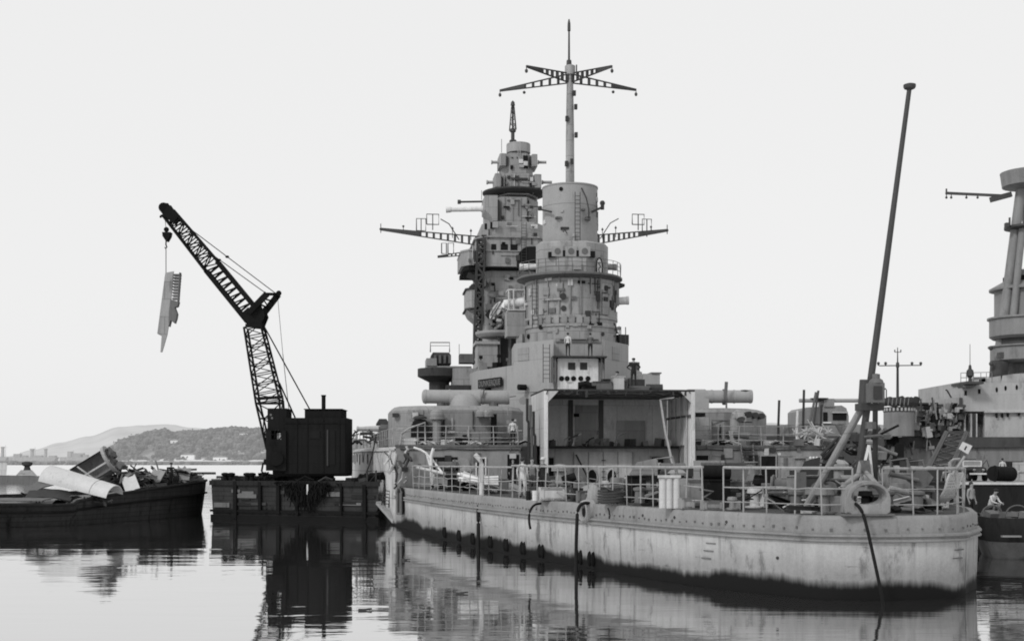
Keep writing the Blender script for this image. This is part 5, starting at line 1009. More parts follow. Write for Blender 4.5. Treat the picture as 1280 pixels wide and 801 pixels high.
cr = thing('floating_crane', 'black lattice boom crane working on the timber pontoon', 'crane', (Wc(385, 0, 90).x, 90 + CO, pz0 + .02))
def cbox(px0, px1, py0, py1, y0, y1, name, mat='crane_iron', parent=cr, inset=0, dref=87.8):
    a, c = Wc(px0, py1, dref), Wc(px1, py0, dref); b = MB(); y0 += CO; y1 += CO
    b.prism([(a.x, y0), (c.x, y0), (c.x, y1), (a.x, y1)], a.z, c.z, inset) if inset else b.box(a.x, c.x, y0, y1, a.z, c.z); return b.build(name, mat, parent)
cb0 = cbox(356, 433, 522, 592, 87.8, 91.2, 'engine_house'); cbox(380, 426, 511.5, 521.9, 88.1, 91, 'roof_box', parent=cb0); cbox(379, 427, 510.5, 511.4, 88.0, 91.1, 'roof_rim', parent=cb0)
b = MB(); a = Wc(404.5, 512, 89.5); c = Wc(404.5, 493.5, 89.5); b.cyl(a, c, .15, n=12); b.cyl(c - Vector((0, 0, .1)), c, .18, n=12); b.build('funnel', 'crane_iron', cb0)
cbox(355, 433.5, 527.8, 529, 87.74, 87.8, 'house_rim', parent=cb0); cbox(411, 419, 538, 581, 87.76, 87.8, 'doorway', 'flat_black', cb0); cbox(387, 400, 538.5, 548, 87.75, 87.8, 'louvre', 'flat_black', cb0); cbox(408.5, 410.5, 537, 582, 87.7, 87.8, 'door_slide', 'dark_steel', cb0)
for px in (371, 384, 404, 424, 431): cbox(px, px + .8, 524, 590, 87.75, 87.8, 'wall_rib', 'crane_iron', cb0)
cbox(340, 432, 588, 595, 88, 91.5, 'bed_frame'); b = MB(); tc_ = Wc(385, 0, 90.0); b.cyl((tc_.x, 90.0 + CO, pz0 + .05), (tc_.x, 90.0 + CO, Wc(0, 595, 88).z), 1.9, n=28); b.build('turntable', 'black_iron', cr)
# boom-side tower with its see-through cab window
cbox(333, 358, 549, 588, 87.6, 91, 'cab_front'); cbox(333, 339.5, 538, 549, 87.6, 90, 'cab_post'); cbox(352, 358, 538, 549, 87.6, 90, 'cab_post'); cbox(334, 358, 510, 538, 87.9, 90, 'cab_top')
for px in (343.5, 347.5): cbox(px, px + .8, 538, 549, 87.7, 87.8, 'window_bar')
cbox(339, 352, 542.5, 543.3, 87.7, 87.8, 'window_bar')
for x_, y_ in ((337, 517), (338.5, 521)): cbox(x_, x_ + 2.5, y_, y_ + 2.5, 87.86, 87.9, 'bolt_plate', 'mid_steel')
b = MB(); b.cyl(Wc(345, 573, 87.3), Wc(345, 573, 87.6), .5, n=18); b.build('winch_drum', 'black_iron', cr)
b = MB(); b.cyl(Wc(330, 577, 88), Wc(336, 577, 88), .2, n=8); b.beam(Wc(329, 578, 88), Wc(327, 589, 88), .12); b.tube([Wc(327, 589, 88), Wc(331, 592, 88), Wc(336, 590, 88)], .06); b.build('cab_bracket', 'black_iron', cr)
# lower boom
yv = (0, 1, 0)
b = MB(); b.lattice(Wc(346, 560, 89), Wc(337, 502, 89), 1.16, 1.7, (1, 0, .15), yv, 3, .13, 1.65, 1.55, .075); b.lattice(Wc(337, 502, 89), Wc(317.5, 408, 89), 1.7, 1.2, (1, 0, .2), yv, 8, .13, 1.55, 1.35, .066)
b.beam(Wc(322, 498, 88.2), Wc(354, 496, 88.2), .22); b.beam(Wc(321, 504, 88.2), Wc(353, 504, 88.2), .16); lb_ = b.build('lower_boom', 'black_iron', cr)
b = MB(); kn_ = [Wc(301, 392, 88.3), Wc(312, 408, 88.3), Wc(325, 409, 88.3), Wc(331, 394, 88.3), Wc(326, 380, 88.3), Wc(318, 388, 88.3), Wc(310, 384, 88.3)]; b.slab(kn_, (0, .08, 0)); b.beam(Wc(307, 407, 88.4), Wc(328, 407, 88.4), .25); b.build('boom_knee', 'black_iron', lb_)
b = MB(); b.slab([p + Vector((0, 1.4, 0)) for p in kn_], (0, .08, 0)); b.build('boom_knee', 'black_iron', lb_)
# jib
J0, J1 = Wc(315, 394, 89), Wc(207, 262, 89); jd = (J1 - J0).normalized(); jn = jd.cross(Vector(yv)).normalized()
jm = J0.lerp(J1, .46)
b = MB(); b.lattice(jm, J0.lerp(J1, .97), 1.1, .83, jn, yv, 10, .14, 1.12, .83, .075)
for k in (-1, 1): b.beam(J0.lerp(J1, -.02) + jn * k * .54, jm + jn * k * .52, .3, 1.0, up=yv)
for i in range(9): c = J0.lerp(jm, (i + .5) / 9); b.beam(c - jn * .45, c + jn * .45, .09, .3, up=yv); c2 = J0.lerp(jm, (i + 1) / 9); b.beam(c - jn * .45, c2 + jn * .45, .07, .2, up=yv)
jib = b.build('jib', 'black_iron', cr)
b = MB(); hp_ = [Wc(200, 256, 88.5), Wc(203, 253.5, 88.5), Wc(210, 254, 88.5), Wc(222, 272, 88.5), Wc(216, 279, 88.5), Wc(204, 269, 88.5), Wc(199, 262, 88.5)]; b.slab(hp_, (0, .12, 0)); b.slab([p + Vector((0, .8, 0)) for p in hp_], (0, .12, 0))
b.cyl(Wc(204.5, 259.5, 88.45), Wc(204.5, 259.5, 89.5), .36, n=16); b.build('jib_head', 'black_iron', jib)
b = MB(); b.cyl(Wc(202, 271, 88.9), Wc(200.5, 270, 88.9), .12, n=8); b.build('jib_hook_stop', 'black_iron', jib)
# fork strut
b = MB()
for (x0_, y0_), (x1_, y1_), yy in (((311, 391), (334, 367), 88.2), ((322, 402), (348, 368), 89.6)):
    b.beam(Wc(x0_, y0_, yy), Wc(x1_, y1_, yy), .34, .4)
for t_ in (.25, .5, .75): b.beam(Wc(311, 391, 88.2).lerp(Wc(334, 367, 88.2), t_), Wc(322, 402, 89.6).lerp(Wc(348, 368, 89.6), t_), .1); b.beam(Wc(311, 391, 88.2).lerp(Wc(334, 367, 88.2), t_), Wc(322, 402, 89.6).lerp(Wc(348, 368, 89.6), t_ - .22), .07)
b.beam(Wc(333, 367.5, 88.2), Wc(348, 368, 89.6), .2); b.cyl(Wc(348.5, 366.5, 89.2), Wc(348.5, 366.5, 90), .2, n=12); b.build('fork_strut', 'black_iron', cr)
for a, c, r_ in (((231, 281, 88.6), (345, 367, 89.4), .035), ((247, 305, 88.4), (333, 367, 88.3), .035), ((347, 371, 89.4), (353.5, 442, 89.4), .018), ((353.5, 442, 89.4), (362, 520, 89.4), .025), ((327, 402, 89.2), (388, 513, 89.6), .055), ((349, 478, 88.8), (369, 522, 89.2), .06), ((205, 262, 88.9), (208, 290, 88.9), .02)):
    b = MB(); b.cyl(Wc(*a), Wc(*c), r_, n=6); b.build('stay_rope', 'black_iron', cr)
for px, py in ((284, 321), (274, 325)): b = MB(); p = Wc(px, py, 88.6); b.ball(p, .1, 6, (1.5, 1, 1)); b.build('rope_shackle', 'black_iron', cr)
b = MB(); b.cyl(Wc(208, 287, 88.6), Wc(208, 287, 89.2), .19, n=12); b.slab([Wc(202.5, 290, 88.6), Wc(213, 290, 88.6), Wc(212, 295, 88.6), Wc(208.5, 301, 88.6), Wc(207, 301, 88.6), Wc(203, 295, 88.6)], (0, .6, 0)); blk = b.build('hook_block', 'black_iron', cr)
b = MB(); b.tube([Wc(207.6, 301, 88.9), Wc(207.4, 306, 88.9), Wc(208.6, 309, 88.9), Wc(207, 311, 88.9), Wc(206.2, 309, 88.9)], .05); b.build('hook', 'black_iron', blk)
# the load: a long ribbed plate cut from the ship, on its sling
ld_ = thing('hanging_plate', 'long ribbed steel plate dangling on the crane hook', 'steel plate', Wc(203, 440, 88.9))
b = MB(); b.slab([Wc(206.5, 341, 88.5), Wc(217, 339, 88.5), Wc(214, 372, 88.5), Wc(211.5, 402, 88.5), Wc(209, 418, 88.5), Wc(205, 432, 88.5), Wc(202.5, 440, 88.5), Wc(200.5, 440, 88.5), Wc(202, 420, 88.5), Wc(196.5, 417, 88.5)], (0, .12, 0)); b.build('plate', 'ship_grey', ld_)
b = MB()
for k in range(9): a = Wc(216.5 - k * .15, 343 + k * 3.7, 88.5); b.box(a.x, a.x + .5 - .01 * k, 88.45 + CO, 88.95 + CO, a.z - .09, a.z + .03)
b.build('rib_comb', 'mid_steel', ld_, 0)
b = MB(); b.beam(Wc(225.5, 341, 88.6), Wc(223, 378, 88.6), .07, .4); b.build('edge_strip', 'mid_steel', ld_)
b = MB(); b.slab([Wc(213, 374, 88.4), Wc(223, 377, 88.4), Wc(221.5, 383, 88.4), Wc(218, 384, 88.4), Wc(221, 392, 88.4), Wc(220, 398, 88.4), Wc(218, 404, 88.4), Wc(213, 400, 88.4), Wc(211, 408, 88.4), Wc(211, 390, 88.4)], (0, .5, 0)); b.build('torn_flange', 'mid_steel', ld_)
b = MB(); b.cyl(Wc(207.5, 311, 88.9), Wc(207.5, 341, 88.6), .028, n=6); b.build('sling', 'black_iron', ld_)

# ================================================================ SCRAP BARGE
near = [(-80, 76, 1.62), (0, 79.5, 1.5), (60, 81, 1.4), (92, 82.4, 1.42), (97, 82.6, 1.62), (150, 87, 2.0), (200, 92, 2.3), (235, 96.5, 2.5), (252, 99.5, 2.62), (258, 102, 2.68)]
farp = [(258, 102, 2.68), (250, 105, 2.62), (225, 106, 2.5), (150, 100, 2.1), (60, 95, 1.75), (-80, 88, 1.7)]
bt = [Vector((G(px, d).x, d, z)) for px, d, z in near] + [Vector((G(px, d).x, d, z)) for px, d, z in farp[1:]]
bc = sum(bt, Vector()) / len(bt)
bg_ = thing('scrap_barge', 'black wooden barge heaped with ship scrap', 'barge', (bc.x, bc.y, 0))
def ins(p, k, z): q = p.lerp(bc, k); return Vector((q.x, q.y, z))
b = MB(); b.sheet([[ins(p, .1, -.8) for p in bt + bt[:1]], [ins(p, .05, 0) for p in bt + bt[:1]], [ins(p, .012, p.z * .7) for p in bt + bt[:1]], [p for p in bt + bt[:1]], [ins(p, .03, p.z) for p in bt + bt[:1]], [ins(p, .035, p.z - .35) for p in bt + bt[:1]]]); bh = b.build('hull', 'pontoon_side', bg_, 30)
b = MB(); b.tube([p + Vector((0, 0, -.05)) for p in bt + bt[:1]], .11, 6); b.build('gunwale', 'boat_black', bh)
b = MB(); b.tube([ins(p, -.004, p.z * .62) for p in bt + bt[:1]], .07, 6); b.build('rubbing_beam', 'black_iron', bh)
b = MB(); dk = [ins(p, .036, p.z - .3) for p in bt]; b.add(dk + [Vector((bc.x, bc.y, 1.6))], [[i, (i + 1) % len(dk), len(dk)] for i in range(len(dk))]); b.build('deck', 'barge_deck', bg_, 0)
# scrap laid on the barge, every piece its own
def plate(name, c, size, rz, rx, ry, mat, label, cat, bend=0.0, group=None):
    m = Matrix.Translation(Vector(c)) @ Matrix.Rotation(rz, 4, 'Z') @ Matrix.Rotation(ry, 4, 'Y') @ Matrix.Rotation(rx, 4, 'X'); x, y, th = size; n = 6; R_ = random.Random(int(abs(c[0] * 77 + c[1] * 31)))
    top = []; bot = []
    jag = [R_.uniform(-.12, .12) for _ in range(n + 1)]
    for i in range(n + 1):
        u = -x / 2 + x * i / n; h = bend * x * (1 - (2 * i / n - 1) ** 2)
        top.append([m @ Vector((u, -y / 2 + jag[i] * y * .4, h + th / 2)), m @ Vector((u, y / 2 + jag[-i - 1] * y, h + th / 2))]); bot.append([m @ Vector((u, -y / 2 + jag[i] * y * .4, h - th / 2)), m @ Vector((u, y / 2 + jag[-i - 1] * y, h - th / 2))])
    b = MB(); ring = [[t[0], t[1], o_[1], o_[0], t[0]] for t, o_ in zip(top, bot)]; b.sheet(ring); b.add([top[0][0], top[0][1], bot[0][1], bot[0][0]], [[0, 1, 2, 3]]); b.add([top[-1][0], top[-1][1], bot[-1][1], bot[-1][0]], [[0, 1, 2, 3]])
    return tag(b.build(name, mat, None, 30), label, cat, group)
# white rolled shell plate
a, c = W(62, 600, 86), W(143, 621, 84.5); ax = (c - a).normalized(); sd_ = ax.cross(Vector((0, 0, 1))).normalized(); upv = sd_.cross(ax)
b = MB(); rows = []
for i in range(9):
    p = a.lerp(c, i / 8); r_ = 1.02 - .22 * i / 8; rows.append([p + sd_ * (r_ * 1.15 * math.cos(q)) * (1 if sd_.y < 0 else -1) * 1 + upv * r_ * math.sin(q) for q in [PI * (.0 + .92 * j / 14) for j in range(15)]])
rows2 = [[p + Vector((0, .0, -.05)) for p in r] for r in rows]
b.sheet(rows); b.sheet(rows2); b.sheet([rows[0], rows2[0]]); b.sheet([rows[-1], rows2[-1]])
sh = b.build('shell_plate', 'scrap_light', None, 60); tag(sh, 'big white rolled plate lying over the scrap on the barge', 'steel plate')
b = MB(); k6 = 6; b.tube([p + (p - a.lerp(c, k6 / 8)).normalized() * .01 for p in rows[k6]], .012, 5); b.build('weld_seam', 'mid_steel', sh)
# cut gun housing standing tilted behind it
a, c = W(97, 600, 91), W(138, 575, 91); ax = (c - a).normalized(); sd_ = ax.cross(Vector((0, 1, 0))).normalized(); dp = ax.cross(sd_).normalized()
gh = thing('gun_housing', 'cut half cylinder of a gun housing tilted on the barge', 'gun housing', (a + c) / 2 - Vector((0, 0, 1.4)))
rad = .95
if dp.y < 0: dp = -dp
def half(r_, t_, a0, a1, n=16): p = a.lerp(c, t_); return [p + (sd_ * math.cos(q) + dp * math.sin(q)) * r_ for q in [a0 + (a1 - a0) * j / n for j in range(n + 1)]]
b = MB(); b.sheet([half(rad, -.05, -.1, PI + .7), half(rad, 1, -.1, PI + .7), half(rad - .08, 1, -.1, PI + .7), half(rad - .08, -.05, -.1, PI + .7)]) ; b.build('shell', 'scrap_mid', gh, 50)
b = MB(); b.sheet([half(rad - .1, .97, 0, 2 * PI, 28), half(rad + .16, .97, 0, 2 * PI, 28), half(rad + .16, 1.05, 0, 2 * PI, 28), half(rad - .1, 1.05, 0, 2 * PI, 28), half(rad - .1, .97, 0, 2 * PI, 28)]); b.build('flange_ring', 'ship_grey', gh, 50)
b = MB(); b.beam(a + dp * -.2, c + dp * -.2, .12); b.beam(a.lerp(c, .2) + sd_ * .8 - dp * .2, a.lerp(c, .45) - sd_ * .8 - dp * .2, .1); b.build('cross_brace', 'light_grey', gh)
b = MB()
for k in range(12): q = c + ax * rr.uniform(.1, .5) + sd_ * rr.uniform(-.9, .9) + dp * rr.uniform(-.3, .3); b.obox(q, (rr.uniform(.15, .5),) * 2 + (rr.uniform(.1, .4),), rr.random() * 3, rr.random())
b.build('torn_gear', 'mid_steel', gh)
p0 = W(143, 586, 91)
b = MB(); b.sheet([half(rad * .85, .98, 0, 2 * PI, 20)]); 
plate('bulwark_plate', W(163, 604, 90), (1.0, 1.5, .05), .3, .75, -.35, 'scrap_light', 'tall pale plate leaning amid the dark scrap on the barge', 'steel plate')
plate('bulwark_plate', W(196, 594, 94), (1.0, 1.0, .05), -.3, 1.0, .2, 'ship_grey', 'square grey plate propped beside the man on the barge', 'steel plate')
plate('bulwark_plate', W(229, 593, 97), (1.0, 1.3, .05), .2, 1.0, .15, 'ship_grey', 'grey plate standing upright at the bow end of the barge', 'steel plate')
plate('curved_plate', W(62, 620, 84), (2.9, 1.5, .08), .15, .35, .05, 'dark_steel', 'curved rusty plate lying below the white rolled plate', 'steel plate', .08)
plate('curved_plate', W(54, 608, 85), (2.2, 1.2, .08), .5, .4, -.4, 'mid_steel', 'dark bent plate under the high end of the white rolled plate', 'steel plate', .1)
plate('curved_plate', W(24, 624, 82), (3.6, 2.2, .06), .05, .05, 0, 'mid_steel', 'flat plate lying on the open end of the barge deck', 'steel plate')
lab = ['rusty broken plate in the scrap heap on the barge']
for i in range(135):
    t_ = rr.random() ** .8; px = 130 + 120 * t_; d = 90 + 10 * t_ + rr.uniform(-2, 3); py = 607 - 14 * rr.random() - 6 * t_ + (4 if rr.random() < .3 else 0)
    if px > 238: py = max(py, 600)
    if 203 < px < 226 and d < 97: continue
    c = W(px, py, d)
    if i % 3 == 0: plate('scrap_plate', c, (rr.uniform(.3, 1.2), rr.uniform(.25, .8), .04), rr.random() * 3, rr.uniform(-1, 1), rr.uniform(-.6, .6), rr.choice(['dark_steel', 'scrap_mid', 'mid_steel', 'black_iron', 'ship_grey', 'flat_black']), lab[0], 'scrap', rr.uniform(0, .15), 'loose scrap heaped on the barge')
    elif i % 3 == 1:
        v = Vector((rr.uniform(-1, 1), rr.uniform(-.6, .6), rr.uniform(-.3, .7))).normalized() * rr.uniform(.5, 1.4); b = MB(); b.tube([c, c + v * .5 + Vector((0, 0, rr.uniform(-.1, .15))), c + v], rr.uniform(.02, .07)); tag(b.build('scrap_pipe', rr.choice(['dark_steel', 'mid_steel', 'ship_grey']), None), 'bent scrap pipe sticking out of the heap on the barge', 'scrap', 'loose pipes heaped on the barge')
    else:
        b = MB(); v = Vector((rr.uniform(-1, 1), rr.uniform(-.6, .6), rr.uniform(-.3, .4))).normalized() * rr.uniform(.5, 1.3); n_ = Vector((0, 0, .14)); b.beam(c - v, c + v, .16, .03); b.beam(c - v + n_, c + v + n_, .16, .03); b.beam(c - v + n_ / 2, c + v + n_ / 2, .03, .14); tag(b.build('scrap_girder', rr.choice(['dark_steel', 'scrap_mid', 'black_iron']), None), 'short rusty girder end lying in the heap on the barge', 'scrap', 'loose girders heaped on the barge')
for i in range(40):
    c = W(rr.uniform(-5, 140), rr.uniform(612, 622), 84 + rr.random() * 3); c.z = 1.35 + rr.random() * .35
    if i % 2: plate('scrap_plate', c, (rr.uniform(.3, 1.3), rr.uniform(.2, .7), .04), rr.random() * 3, rr.uniform(-.6, .6), rr.uniform(-.4, .4), rr.choice(['dark_steel', 'scrap_mid', 'mid_steel', 'black_iron']), 'rusty broken plate on the open deck under the white rolled plate', 'scrap', rr.uniform(0, .12), 'loose scrap under the white rolled plate')
    else: v = Vector((rr.uniform(-1, 1), rr.uniform(-.4, .4), rr.uniform(0, .4))); b = MB(); b.tube([c, c + v * .6 + Vector((0, 0, .1)), c + v], rr.uniform(.02, .06)); tag(b.build('scrap_pipe', rr.choice(['dark_steel', 'mid_steel', 'black_iron']), None), 'bent scrap pipe on the open deck under the white rolled plate', 'scrap', 'loose pipes under the white rolled plate')
b = MB()
for i in range(330):
    t_ = rr.random(); b.obox(W(125 + 122 * t_, 608 - 6 * t_ - rr.random() * 9, 91 + 9 * t_ + rr.uniform(-1.5, 3)), (rr.uniform(.1, .8), rr.uniform(.1, .6), rr.uniform(.05, .35)), rr.random() * 3, rr.uniform(-.7, .7), rr.uniform(-.5, .5))
o = b.build('scrap_rubble', 'dark_steel', None); o['kind'] = 'stuff'; tag(o, 'mass of dark broken scrap filling the barge hold', 'scrap')
pz_ = W(214, 604, 95.5); pz_.z = W(0, 579.5, 95.5).z - 1.74 * .98
person('man in dark clothes and cap standing in the scrap on the barge', pz_, .4, 'cloth_dark', 'cloth_dark', 'lean', 'cloth_dark')
# drifting timber booms and the small far barge
for i, (x0_, x1_, py, n_) in enumerate(((237, 270, 592.2, 6), (271, 322, 597, 8))):
    for k in range(n_):
        xa = x0_ + (x1_ - x0_) * k / n_; d = HC * FPX / (py - HY + .4) ; a = G(xa, d, .16); c = G(xa + (x1_ - x0_) / n_ * .9, d + rr.uniform(-1, 1), .16); b = MB(); b.cyl(a, c, .45 if i else .6, n=8); tag(b.build('floating_log', 'timber', None), ['dark timber baulk of the drifting boom further from the barges', 'dark timber baulk drifting in the gap between barge and pontoon'][i], 'log', ['far drifting timber boom', 'near drifting timber boom'][i])
fd = 245; fb = thing('work_barge', 'small low work barge with a capstan moored alone far out', 'barge', G(22, fd))
b = MB(); b.hexa([G(-40, fd, -.3), G(45, fd, -.3), G(45, fd + 10, -.3), G(-40, fd + 10, -.3)], [G(-42, fd, 1.6), G(50, fd, 1.3), G(50, fd + 10, 1.3), G(-42, fd + 10, 1.6)]); b.build('hull', 'mid_steel', fb)
b = MB(); b.hexa([G(-40, fd, 1.62), G(8, fd, 1.62), G(8, fd + 8, 1.62), G(-40, fd + 8, 1.62)], [G(-40, fd, 3.9), G(9, fd, 3.9), G(9, fd + 8, 3.9), G(-40, fd + 8, 3.9)]); b.build('deckhouse', 'light_grey', fb)
b = MB(); b.hexa([G(20, fd, 1.45), G(46, fd, 1.45), G(46, fd + 8, 1.45), G(20, fd + 8, 1.45)], [G(26, fd + 1, 2.5), G(40, fd + 1, 2.5), G(40, fd + 7, 2.5), G(26, fd + 7, 2.5)]); b.build('hatch', 'ship_grey', fb)
b = MB(); c = G(34, fd + 3, 2.5); b.lathe(c, [(.7, 0), (.5, .7), (1.0, 1.0), (1.0, 1.5), (.3, 1.7)], 12); b.build('capstan', 'dark_steel', fb)
# ================================================================ PEOPLE AND LOOSE THINGS ON THE BATTLESHIP
QZ = 2.515
def q(px, d, z=QZ): p = G(px, d); return Vector((p.x, p.y, z))
def face(px, d): return -math.atan2((px - 640) / FPX, 1) * 0
person('man in white shirt and trousers with his back turned beside the ship rail', q(653, 57), PI * .85, 'cloth_white', 'cloth_white', 'stand')
person('man in pale shirt facing out between two others beside the ship rail', q(665, 57.6), .2, 'cloth_grey', 'cloth_mid', 'lean')
person('man in dark jacket and pale cap pointing at the ship rail', q(679, 57.2), -.9, 'cloth_dark', 'cloth_dark', 'point', 'cloth_white')
person('dim figure in dark clothes standing in a bulkhead doorway', SW(Lv(641, 600, 45.6).x, 45.5, QZ), 0, 'cloth_dark', 'cloth_dark', 'stand')
person('man in white shirt and dark trousers on the upper deck rail', SW(Lv(641, 0, 47.3).x, 47.3, 5.17), PI * .9, 'cloth_white', 'cloth_dark', 'stand')
zp_ = W(0, 446, 98).z + .03
person('man in white sleeves and dark vest on the lookout platform', SW(Lv(710, 0, A_.y - .1).x, A_.y - .05, zp_), 2.7, 'cloth_white', 'cloth_dark', 'stand')
person('man all in dark clothes leaning on the lookout platform', SW(Lv(738, 0, A_.y - .1).x, A_.y - .05, zp_), PI, 'cloth_mid', 'cloth_dark', 'lean')
rz_ = HZ + .002
mz = W(0, 448, 86).z - 1.76 * 1.06
# stack of plates the look-out stands on
mp = W(792, 480, 86)
b = MB()
for k in range(3): b.obox((mp.x + .1 * k, mp.y, rz_ + (mz - rz_) * (k + .5) / 3), (1.7 - .1 * k, 1.3, (mz - rz_) / 3 - .012), TH + .05 * k)
tag(b.build('plate_stack', 'mid_steel', None), 'low stack of plates under the man with hands on hips', 'plate stack')
person('man in black with hands on hips standing on top of the hangar', Vector((mp.x, mp.y, mz)), PI, 'cloth_dark', 'cloth_dark', 'akimbo', 'cloth_dark', 1.06)
cp = W(768, 470, 86.5); person('crouching man in dark clothes working on top of the hangar', Vector((cp.x, cp.y, rz_ + .25)), 1.2, 'cloth_mid', 'cloth_dark', 'crouch', 'cloth_dark')
b = MB(); b.obox((cp.x, cp.y, rz_ + .125), (1.3, 1.1, .24), TH); tag(b.build('wooden_crate', 'timber', None), 'flat crate under the crouching man on the hangar top', 'crate')
def crate(px, py0, py1, w_px, d, mat, label, name='wooden_crate', cat='crate', z=None, dep=.9, rz=TH):
    a = W(px, py1, d); h = (py1 - py0) * d / FPX; z0 = a.z if z is None else z; w_ = w_px * d / FPX; c = Vector((a.x, a.y, z0 + h / 2 + .004)); b = MB(); b.obox(c, (w_, dep, h), rz)
    t_ = .05
    for s in (-1, 1):
        for zz in (-.42, .42): p = c + Matrix.Rotation(rz, 3, 'Z') @ Vector((0, -dep / 2 - .015, zz * h)); b.obox(p, (w_ * .98, .03, .09), rz)
    b.obox(c + Matrix.Rotation(rz, 3, 'Z') @ Vector((w_ * .4, -dep / 2 - .016, 0)), (.08, .03, h * .74), rz); b.obox(c + Matrix.Rotation(rz, 3, 'Z') @ Vector((-w_ * .4, -dep / 2 - .016, 0)), (.08, .03, h * .74), rz)
    return tag(b.build(name, mat, None, 0), label, cat)
crate(736, 477, 483, 16, 84, 'flat_black', 'small black box on the hangar roof edge below the portholes', 'tool_box', 'box', rz_)
crate(752, 471, 484, 24, 85, 'mid_steel', 'broad grey crate on the hangar top below the white shelter', z=rz_)
crate(778, 470, 484, 10, 85.6, 'mid_steel', 'upright chest on the hangar top at the standing man', z=rz_)
crate(757, 466, 484, 10, 87, 'dark_steel', 'dark narrow crate behind the others on the hangar top', z=rz_)
crate(711, 472, 484, 8, 84.5, 'white_paint', 'small white locker on the hangar roof corner', 'deck_locker', 'locker', rz_)
b = MB(); p = W(741, 484, 85.5); b.tube([Vector((p.x, p.y, rz_ + .35)) + Vector((.9 * math.cos(t_), .3 * math.sin(t_), .3 * math.sin(t_ * 2))) for t_ in [i * .7 for i in range(10)]], .2, 8); tag(b.build('tarpaulin_roll', 'flat_black', None, 60), 'crumpled black tarpaulin roll on the hangar top', 'tarpaulin')
b = MB(); p = W(773, 470, 84.8); b.obox((p.x, p.y, rz_ + 1.0), (.9, .5, .05), TH); b.obox((p.x, p.y, rz_ + .49), (.7, .4, .97), TH); tag(b.build('work_bench', 'light_grey', None), 'small bench with pale top in front of the crouching man', 'bench')
# lookouts are hung with cable reels
p = W(817, 481, 86); b = MB(); b.cyl((p.x - .5, p.y, rz_ + .3), (p.x + .6, p.y, rz_ + .3), .29, n=12); tag(b.build('cable_roll', 'dark_steel', None), 'dark cable roll on the starboard end of the hangar roof', 'cable roll')
# ---- quarterdeck clutter
def drum(px, d, r_, h, mat, label, name='steel_drum', cat='drum', tilt=0, group=None):
    c = q(px, d); v = Vector((math.sin(tilt), 0, math.cos(tilt))); b = MB(); a = c + Vector((0, 0, r_ * abs(math.sin(tilt))))
    b.cyl(a, a + v * h, r_, n=18)
    for k in (.02, .33, .66, .98): b.cyl(a + v * (h * k - .02), a + v * (h * k + .02), r_ * 1.04, n=18)
    return tag(b.build(name, mat, None), label, cat, group)
for px, lab_ in ((828.5, 'white canister at the crate side of the row by the rail'), (836.5, 'middle white canister of the row of three by the rail'), (845.5, 'white canister of the row of three next to the rail stanchion')):
    drum(px, 43.6, .13, 1.02, 'light_grey', lab_, 'white_canister', 'canister', 0, 'white canisters in a row by the rail')
b = MB(); p = q(836.5, 43.6, QZ + 1.02 + .012); b.obox(p + Vector((0, 0, .05)), (.75, .3, .1), .05); tag(b.build('canister_rack', 'light_grey', None), 'pale lid board lying across the three white canisters', 'board')
crate(953, 607, 628, 52, 46, 'light_grey', 'large pale chest with overhanging lid behind the stern rail', 'deck_chest', 'chest', QZ, 1.2)
p = W(953, 606, 46); b = MB(); b.obox((p.x, p.y, QZ + 21 * 46 / FPX + .05), (1.75, 1.4, .08), TH); tag(b.build('chest_lid', 'tube_grey', None), 'flat pale board resting as a lid on the large deck chest', 'board')
crate(955, 622, 640, 66, 44.6, 'mid_steel', 'low dark skid in front of the large pale chest', 'timber_skid', 'skid', QZ, .5)
crate(886, 577, 632, 30, 47.5, 'ship_grey', 'tall grey machine casing standing behind the rail gap', 'machine_casing', 'casing', QZ, 1.1)
crate(870, 600, 634, 36, 46, 'ship_grey', 'grey winch bed beside the tall machine casing', 'winch_bed', 'winch', QZ, 1.2)
crate(858, 627, 640, 16, 43.3, 'ship_grey', 'small grey louvred box beside the white canisters', 'deck_box', 'box', QZ, .5)
crate(889, 630, 641, 24, 42.4, 'wall_grey', 'low louvred box on the deck edge under the rail gap', 'deck_box', 'box', QZ, .5)
b = MB(); c = q(1001, 42.8); b.obox(c + Vector((0, 0, .82)), (.34, .12, .85), TH); b.obox(c + Vector((0, .02, .2)), (.1, .08, .42), TH); tag(b.build('notice_slab', 'mid_steel', None), 'dark upright slab with rounded top fixed behind the stern rail', 'panel')
b = MB(); c = q(1017, 39.4); b.obox(c + Vector((0, 0, .07)), (.78, .16, .13), .02); tag(b.build('white_fender', 'cloth_white', None), 'short white bar lying on the deck edge by the big fairlead', 'fender bar')
# canvas sack over the quarter fairlead
b = MB(); c = q(742, 49.6); R5 = random.Random(3)
rows = []
for j in range(7):
    t_ = j / 6; rows.append([c + Vector(((.34 + .06 * math.sin(3 * a + j)) * (1 - .75 * t_ ** 2) * math.cos(a) + .08 * t_, .25 * (1 - .75 * t_ ** 2) * math.sin(a), .78 * t_)) for a in [i * 2 * PI / 14 for i in range(15)]])
b.sheet(rows); tag(b.build('canvas_sack', 'canvas', None, 60), 'slumped pale canvas sack on the deck edge above the quarter fairlead', 'sack')
crate(728, 616, 630, 14, 50.5, 'mid_steel', 'grey bin beside the pale canvas sack', 'steel_bin', 'bin', QZ, .5)
p = q(711, 53, QZ + .9); b = MB(); b.cyl(p - Vector((.25, 0, .08)), p + Vector((.28, 0, .1)), .17, n=14); b.cyl(p - Vector((.27, 0, .087)), p - Vector((.25, 0, .08)), .16, n=14); b.cyl(p - Vector((.1, 0, .9)), p - Vector((.1, 0, .15)), .04, n=6); b.cyl(p - Vector((-.15, 0, .9)), p - Vector((-.15, 0, .1)), .04, n=6); tag(b.build('trestle_cask', 'flat_black', None), 'small dark cask on trestle legs behind the rail', 'cask')
